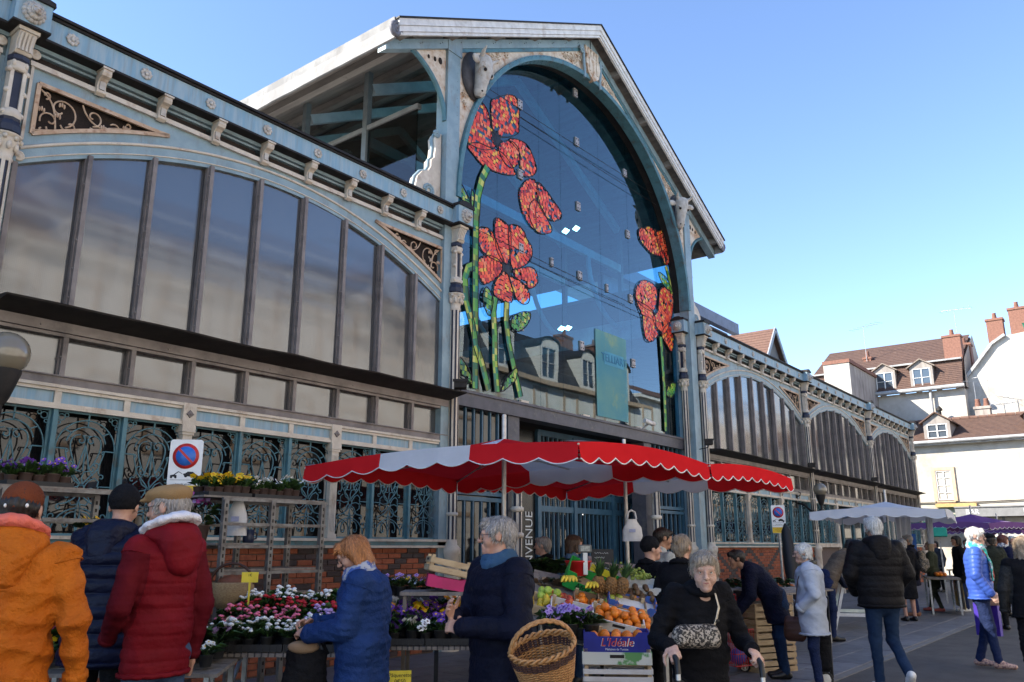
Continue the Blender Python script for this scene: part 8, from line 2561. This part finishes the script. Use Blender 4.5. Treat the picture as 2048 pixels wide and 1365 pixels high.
person('person with long fair brown hair in a green parka eating', 1858, 21.2, 1083, 60, fabric('green_parka', (.055, .065, .045)), .016, ('long', HBL), SKIN, fabric('olive_trousers', (.05, .055, .04)), mat('red_sneaker', (.45, .10, .08), None, 9), hem=.6, bulk=1.15, seed=37, hands=(False, False), arms={1: ((.2, .16, 1.22), (.06, .2, 1.46)), -1: ((-.24, .0, 1.14), (-.2, .15, 1.0))}, legs={1: ((.10, .06, .5), (.10, .14, .09), 0), -1: ((-.1, 0, .5), (-.10, -.12, .09), 0)})
person('dark haired person in dark clothes and white sneakers partly hidden by the blue jacket', 1912, 21.0, 1072, 80, BLKC, .018, ('bob', HDK), SKINT, NAVYT, SNEAKW, hem=.66, bulk=1.15, seed=38, hands=(False, False))
person('person in a dark green jacket walking away behind the blue jacket', 1977, 16.5, 1068, 5, fabric('dark_green_jacket', (.02, .024, .018)), .015, ('short', HDK), SKIN, BLACKT, hem=.72, bulk=1.22, seed=39, hands=(False, False), hat=('flatcap', BLACKT))
person('auburn haired person in dark blue with a pale patterned scarf', 2003, 19.5, 1070, -85, fabric('ink_blue', (.012, .014, .04)), .016, ('bob', HRB), SKIN, BLACKT, hem=.6, bulk=1.15, seed=40, scarf=(mat('pale_scarf', (.5, .5, .5), (.1, .1, .14), 20, lo=.48, hi=.52, coords='o'), False), hands=(False, False), glasses=False)
person('person with long curly fair hair in a black jacket at the right edge', 2042, 9.6, 1072, -22, BLKC, .011, ('curlylong', HBL), SKIN, BLACKT, SHOEB, hem=.82, bulk=1.14, seed=41, sleeve=fabric('grey_sleeve', (.035, .035, .036)), hands=(False, False))
person('grey haired person in a dark green coat inside the entrance behind the salad', 1088, 10.6, 1074, 70, fabric('forest_coat', (.02, .026, .02)), .013, ('short', HGR), SKIN, BLACKT, seed=42, bulk=1.15, hands=(False, False), collar=(BLKC, 1.4))
person('brown haired person in a denim shirt with a backpack at the scale', 1146, 10.2, 1070, -62, fabric('denim_shirt', (.10, .17, .27)), .013, ('bob', HBR), SKIN, DENIMD, seed=43, hands=(False, False))
for k, (px, D, yt, rel, c, hr) in enumerate(((2022, 25, 1072, 170, (.10, .10, .11), ('short', HW)), (1988, 28, 1078, -60, (.12, .10, .09), ('short', HGR)), (1870, 30, 1082, 120, (.05, .06, .08), ('bob', HDK)), (1930, 30, 1080, 150, (.20, .05, .05), ('short', HBR)))):
    person(('far passer-by with white hair near the bar windows', 'far passer-by in brown under the second purple awning', 'far passer-by with dark bob under the turquoise panel', 'far passer-by in dull red beside the purple awning')[k], px, D, yt, rel, fabric('far%d' % k, c), .022, hr, SKIN, BLACKT, seed=50 + k, hands=(False, False))

# ---- what they carry
def wicker_basket(q, rz, label):
    o = thing('wicker_basket', label, 'basket', q, rz)
    WK = mat('willow', (.42, .22, .085), (.30, .14, .05), 40, rough=.55, coords='o'); WKD = mat('dark_willow', (.06, .022, .018), (.04, .016, .014), 40, rough=.5, coords='o')
    rx, ry, h_ = .21, .155, .25
    o.scale = (.82, .82, .82)
    def wall(m, z0, z1, n, mi, amp=.006):
        N_ = 72
        for k in range(n):
            z = z0 + (z1 - z0) * (k + .5) / n; t = z / h_; sc_ = .80 + .20 * min(1, t * 1.25)
            m.tube([((rx * sc_ + amp * (1 if (i + 2 * k) % 4 < 2 else -1)) * math.cos(2 * PI * i / N_), (ry * sc_ + amp * (1 if (i + 2 * k) % 4 < 2 else -1)) * math.sin(2 * PI * i / N_), z) for i in range(N_)], (z1 - z0) / n * .62, 5, mi, closed=True)
    m = MB(); wall(m, .0, .165, 17, 0); m.lathe([(.001, .0), (rx * .8, .0), (rx * .8, .012), (.001, .013)], 24, sy=ry / rx); m.build('weave', WK, o)
    m = MB(); wall(m, .168, .225, 7, 0, .007); m.build('dark_band', WKD, o)
    m = MB(); wall(m, .226, .244, 2, 0)
    for ph in (0, 1):
        m.tube([((rx + .004 + .011 * math.cos(a * 14 + ph * PI)) * math.cos(a), (ry + .004 + .011 * math.cos(a * 14 + ph * PI)) * math.sin(a), .252 + .011 * math.sin(a * 14 + ph * PI)) for a in [2 * PI * i / 140 for i in range(140)]], .0095, 6, closed=True)
    m.build('braided_rim', WK, o)
    m = MB()
    for k in range(36):
        a = 2 * PI * k / 36; m.tube([(rx * .82 * math.cos(a), ry * .82 * math.sin(a), .0), (rx * 1.02 * math.cos(a), ry * 1.02 * math.sin(a), .25)], .005, 5)
    m.build('stakes', WK, o)
    for ph in (0, 1, 2):
        m = MB()
        m.tube([(rx * 1.02 * math.cos(a) + .006 * math.cos(a * 9 + ph * 2.1), .008 * math.sin(a * 9 + ph * 2.1), .24 + .19 * math.sin(a) + .006 * math.sin(a * 9 + ph * 2.1)) for a in [PI * i / 40 for i in range(41)]], .0095, 6); m.build('handle_cane', WK, o)
    return o
qb = atD(1096, 1362, 4.75)
wicker_basket(qb, (R(24), R(-14), VR + R(8)), 'large open wicker basket with a dark woven band on the navy arm')
# black tote of the blue coat, paper bread
q = W(p4[0], p4[2]((.0, .36, .98)))
o = thing('tote_bag', 'limp black tote bag hanging in front of the blue quilted coat', 'bag', q, p4[0].rotation_euler.z)
F = SDF((-.2, -.2, -.62), (.2, .2, .12), .010); F.seg((0, 0, .0), (0, .02, -.42), (.05, .13), (.07, .16), .03, (1, 0, 0), cap=.5); put('pouch', F.mesh('pouch', BLACKT, folds(61, .012)), o)
m = MB(); m.tube([(.03, -.12, -.02), (.02, -.06, .10), (.0, .0, .15), (.02, .06, .10), (.03, .12, -.02)], .012, 6); m.build('handle', BLACKT, o)
m = MB(); m.ball((-.03, .02, .03), .04, .10, .04, 12, 8); m.build('paper_parcel', CARDN, o)
# cross-body bag of the walker user, strap, walker
q = W(p6[0], p6[2]((.10, .20, 1.26)))
LEOP = mat('leopard_print', (.34, .29, .24), (.012, .010, .009), 60, lo=.46, hi=.50, rough=.6, coords='o')
bg_ = side_bag('leopard print crossbody bag on the black coat', 'crossbody_bag', q, p6[0].rotation_euler.z, .30, .15, .13, LEOP)
bg_.scale = (.85, .85, .85)
inv = (Matrix.Translation(bg_.location) @ Matrix.Rotation(bg_.rotation_euler.z, 4, 'Z')).inverted()
pts = [inv @ Vector(tuple(W(p6[0], p6[2](p)))) for p in ((-.04, .17, 1.20), (-.07, .19, 1.28), (-.10, .18, 1.38), (-.095, .11, 1.50))]
strap(bg_, pts, .040, mat('beige_webbing', (.52, .45, .36), None, 30))
m = MB(); c = pts[1]; m.ball((c[0], c[1] + .004, c[2]), .024, .010, .012, 8, 5); m.build('buckle', INK, bg_)
o = thing('walker', 'grey walker with black hand grips pushed by the elderly person', 'walker', (p6[0].location[0], p6[0].location[1], 0), p6[0].rotation_euler.z)
for sd in (1, -1):
    w0 = p6[3][sd][2]
    gx, gy, gz = w0[0], w0[1] + .03, w0[2] - .045
    m = MB(); m.tube([(gx, gy + .10, gz - .09), (gx, gy + .085, gz - .02), (gx, gy + .02, gz + .015), (gx, gy - .10, gz + .02)], .0165, 8); m.build('grip', SHOEB, o)
    m = MB(); m.tube([(gx, gy + .095, gz - .08), (gx, gy + .105, .45)], .014, 8); m.build('upper_tube', mat('satin_aluminium', (.62, .63, .65), None, 20, rough=.35, metal=.5), o)
    m = MB(); m.box(gx - .02, gx + .02, gy + .07, gy + .14, gz - .2, gz - .12); m.build('clamp', SHOEB, o)
    m = MB(); m.tube([(gx, gy + .105, .46), (gx, gy + .30, .12)], .016, 8); m.tube([(gx, gy + .11, .46), (gx, gy - .22, .12)], .016, 8); m.build('leg_tube', SHOEB, o)
    for yy in (gy + .30, gy - .22):
        m = MB(); m.tube([(gx, yy + .085 * math.cos(a), .10 + .085 * math.sin(a)) for a in [2 * PI * i / 14 for i in range(14)]], .018, 6, closed=True); m.ball((gx, yy, .10), .02, .06, .06, 8, 5); m.build('wheel', SHOEB, o)
m = MB(); xs = [p6[3][sd][2][0] for sd in (1, -1)]; gy = p6[3][1][2][1]; m.box(min(xs), max(xs), gy - .1, gy + .12, .47, .50); m.build('seat', SHOEB, o)
# brown shoulder bag of the anorak
q = W(p11[0], p11[2]((-.05, .22, .86)))
bg_ = side_bag('dark brown shoulder bag on the pale grey anorak', 'shoulder_bag', q, p11[0].rotation_euler.z + R(70), .2, .26, .10, mat('brown_leather', (.05, .022, .015), None, 9, rough=.45))
inv = (Matrix.Translation(bg_.location) @ Matrix.Rotation(bg_.rotation_euler.z, 4, 'Z')).inverted()
strap(bg_, [inv @ Vector(tuple(W(p11[0], p11[2](p)))) for p in ((-.08, .22, .82), (-.16, .175, 1.1), (-.185, .14, 1.3), (-.13, .05, 1.485))], .022, MATS['brown_leather'])
# wheeled bag pulled by the anorak
q = W(p11[0], p11[2]((.40, -.08, 0))); q[2] = 0
o = thing('wheeled_bag', 'tall dark wheeled shopping bag behind the pale grey anorak', 'trolley', q, p11[0].rotation_euler.z)
F = SDF((-.25, -.22, .05), (.25, .22, .8), .016); F.seg((0, 0, .22), (0, 0, .62), (.16, .11), (.17, .12), .03); put('bag_body', F.mesh('bag_body', fabric('dark_nylon', (.012, .013, .018)), folds(70, .008)), o)
for x in (-.19, .19):
    m = MB(); m.tube([(x, -.02 + .075 * math.cos(a), .085 + .075 * math.sin(a)) for a in [2 * PI * i / 14 for i in range(14)]], .012, 6, closed=True); m.ball((x, -.02, .085), .012, .06, .06, 10, 6, mi=1); m.build('wheel', [INK, FRAMEW], o)
m = MB(); m.tube([(-.14, -.1, .1), (-.14, -.12, .98), (.14, -.12, .98), (.14, -.1, .1)], .010, 6); m.build('frame', SHOEB, o)
# pink bag, purple carrier of the blue jacket; backpacks
q = W(p18[0], p18[2]((-.22, .10, .93)))
bg_ = side_bag('pale pink handbag with red strap on the blue down jacket', 'handbag', q, p18[0].rotation_euler.z + R(80), .17, .17, .08, mat('pink_leather', (.62, .42, .36), None, 9, rough=.45))
inv = (Matrix.Translation(bg_.location) @ Matrix.Rotation(bg_.rotation_euler.z, 4, 'Z')).inverted()
strap(bg_, [inv @ Vector(tuple(W(p18[0], p18[2](p)))) for p in ((-.215, .10, .92), (-.12, .165, 1.12), (.02, .16, 1.30), (.12, .08, 1.46))], .022, mat('red_strap', (.42, .07, .06), None, 9))
q = W(p18[0], p18[2]((-.30, .02, .78)))
o = thing('carrier_bag', 'violet paper carrier bag held by the person in the blue down jacket', 'bag', q, p18[0].rotation_euler.z + R(75))
PURB = mat('violet_paper', (.045, .02, .30), None, 6, rough=.45)
m = MB(); m.loft([[(-.15, -.05, z), (.15, -.05, z), (.15, .05, z), (-.15, .05, z)] for z in (-.42, -.1, .0)], smooth=False); m.build('bag_body', PURB, o)
m = MB(); m.tube([(-.06, 0, 0), (-.05, 0, .1), (.05, 0, .1), (.06, 0, 0)], .006, 5); m.build('handle', PURB, o)
q = W(p15[0], p15[2]((0, -.20, 1.22)))
o = thing('backpack', 'camouflage backpack on the navy coat in the middle distance', 'backpack', q, p15[0].rotation_euler.z)
F = SDF((-.3, -.25, -.4), (.3, .25, .35), .018); F.seg((0, -.04, -.18), (0, -.03, .12), (.17, .11), (.15, .09), .04); F.seg((0, -.12, -.15), (0, -.12, -.05), (.12, .07), k=.03)
put('pack', F.mesh('pack', mat('camouflage', (.16, .13, .10), (.035, .04, .045), 22, lo=.48, hi=.53, rough=.8, coords='o', dirt=(.3, .26, .22), dscale=26, dlo=.55, dhi=.6), folds(71, .01)), o)
flush_text()
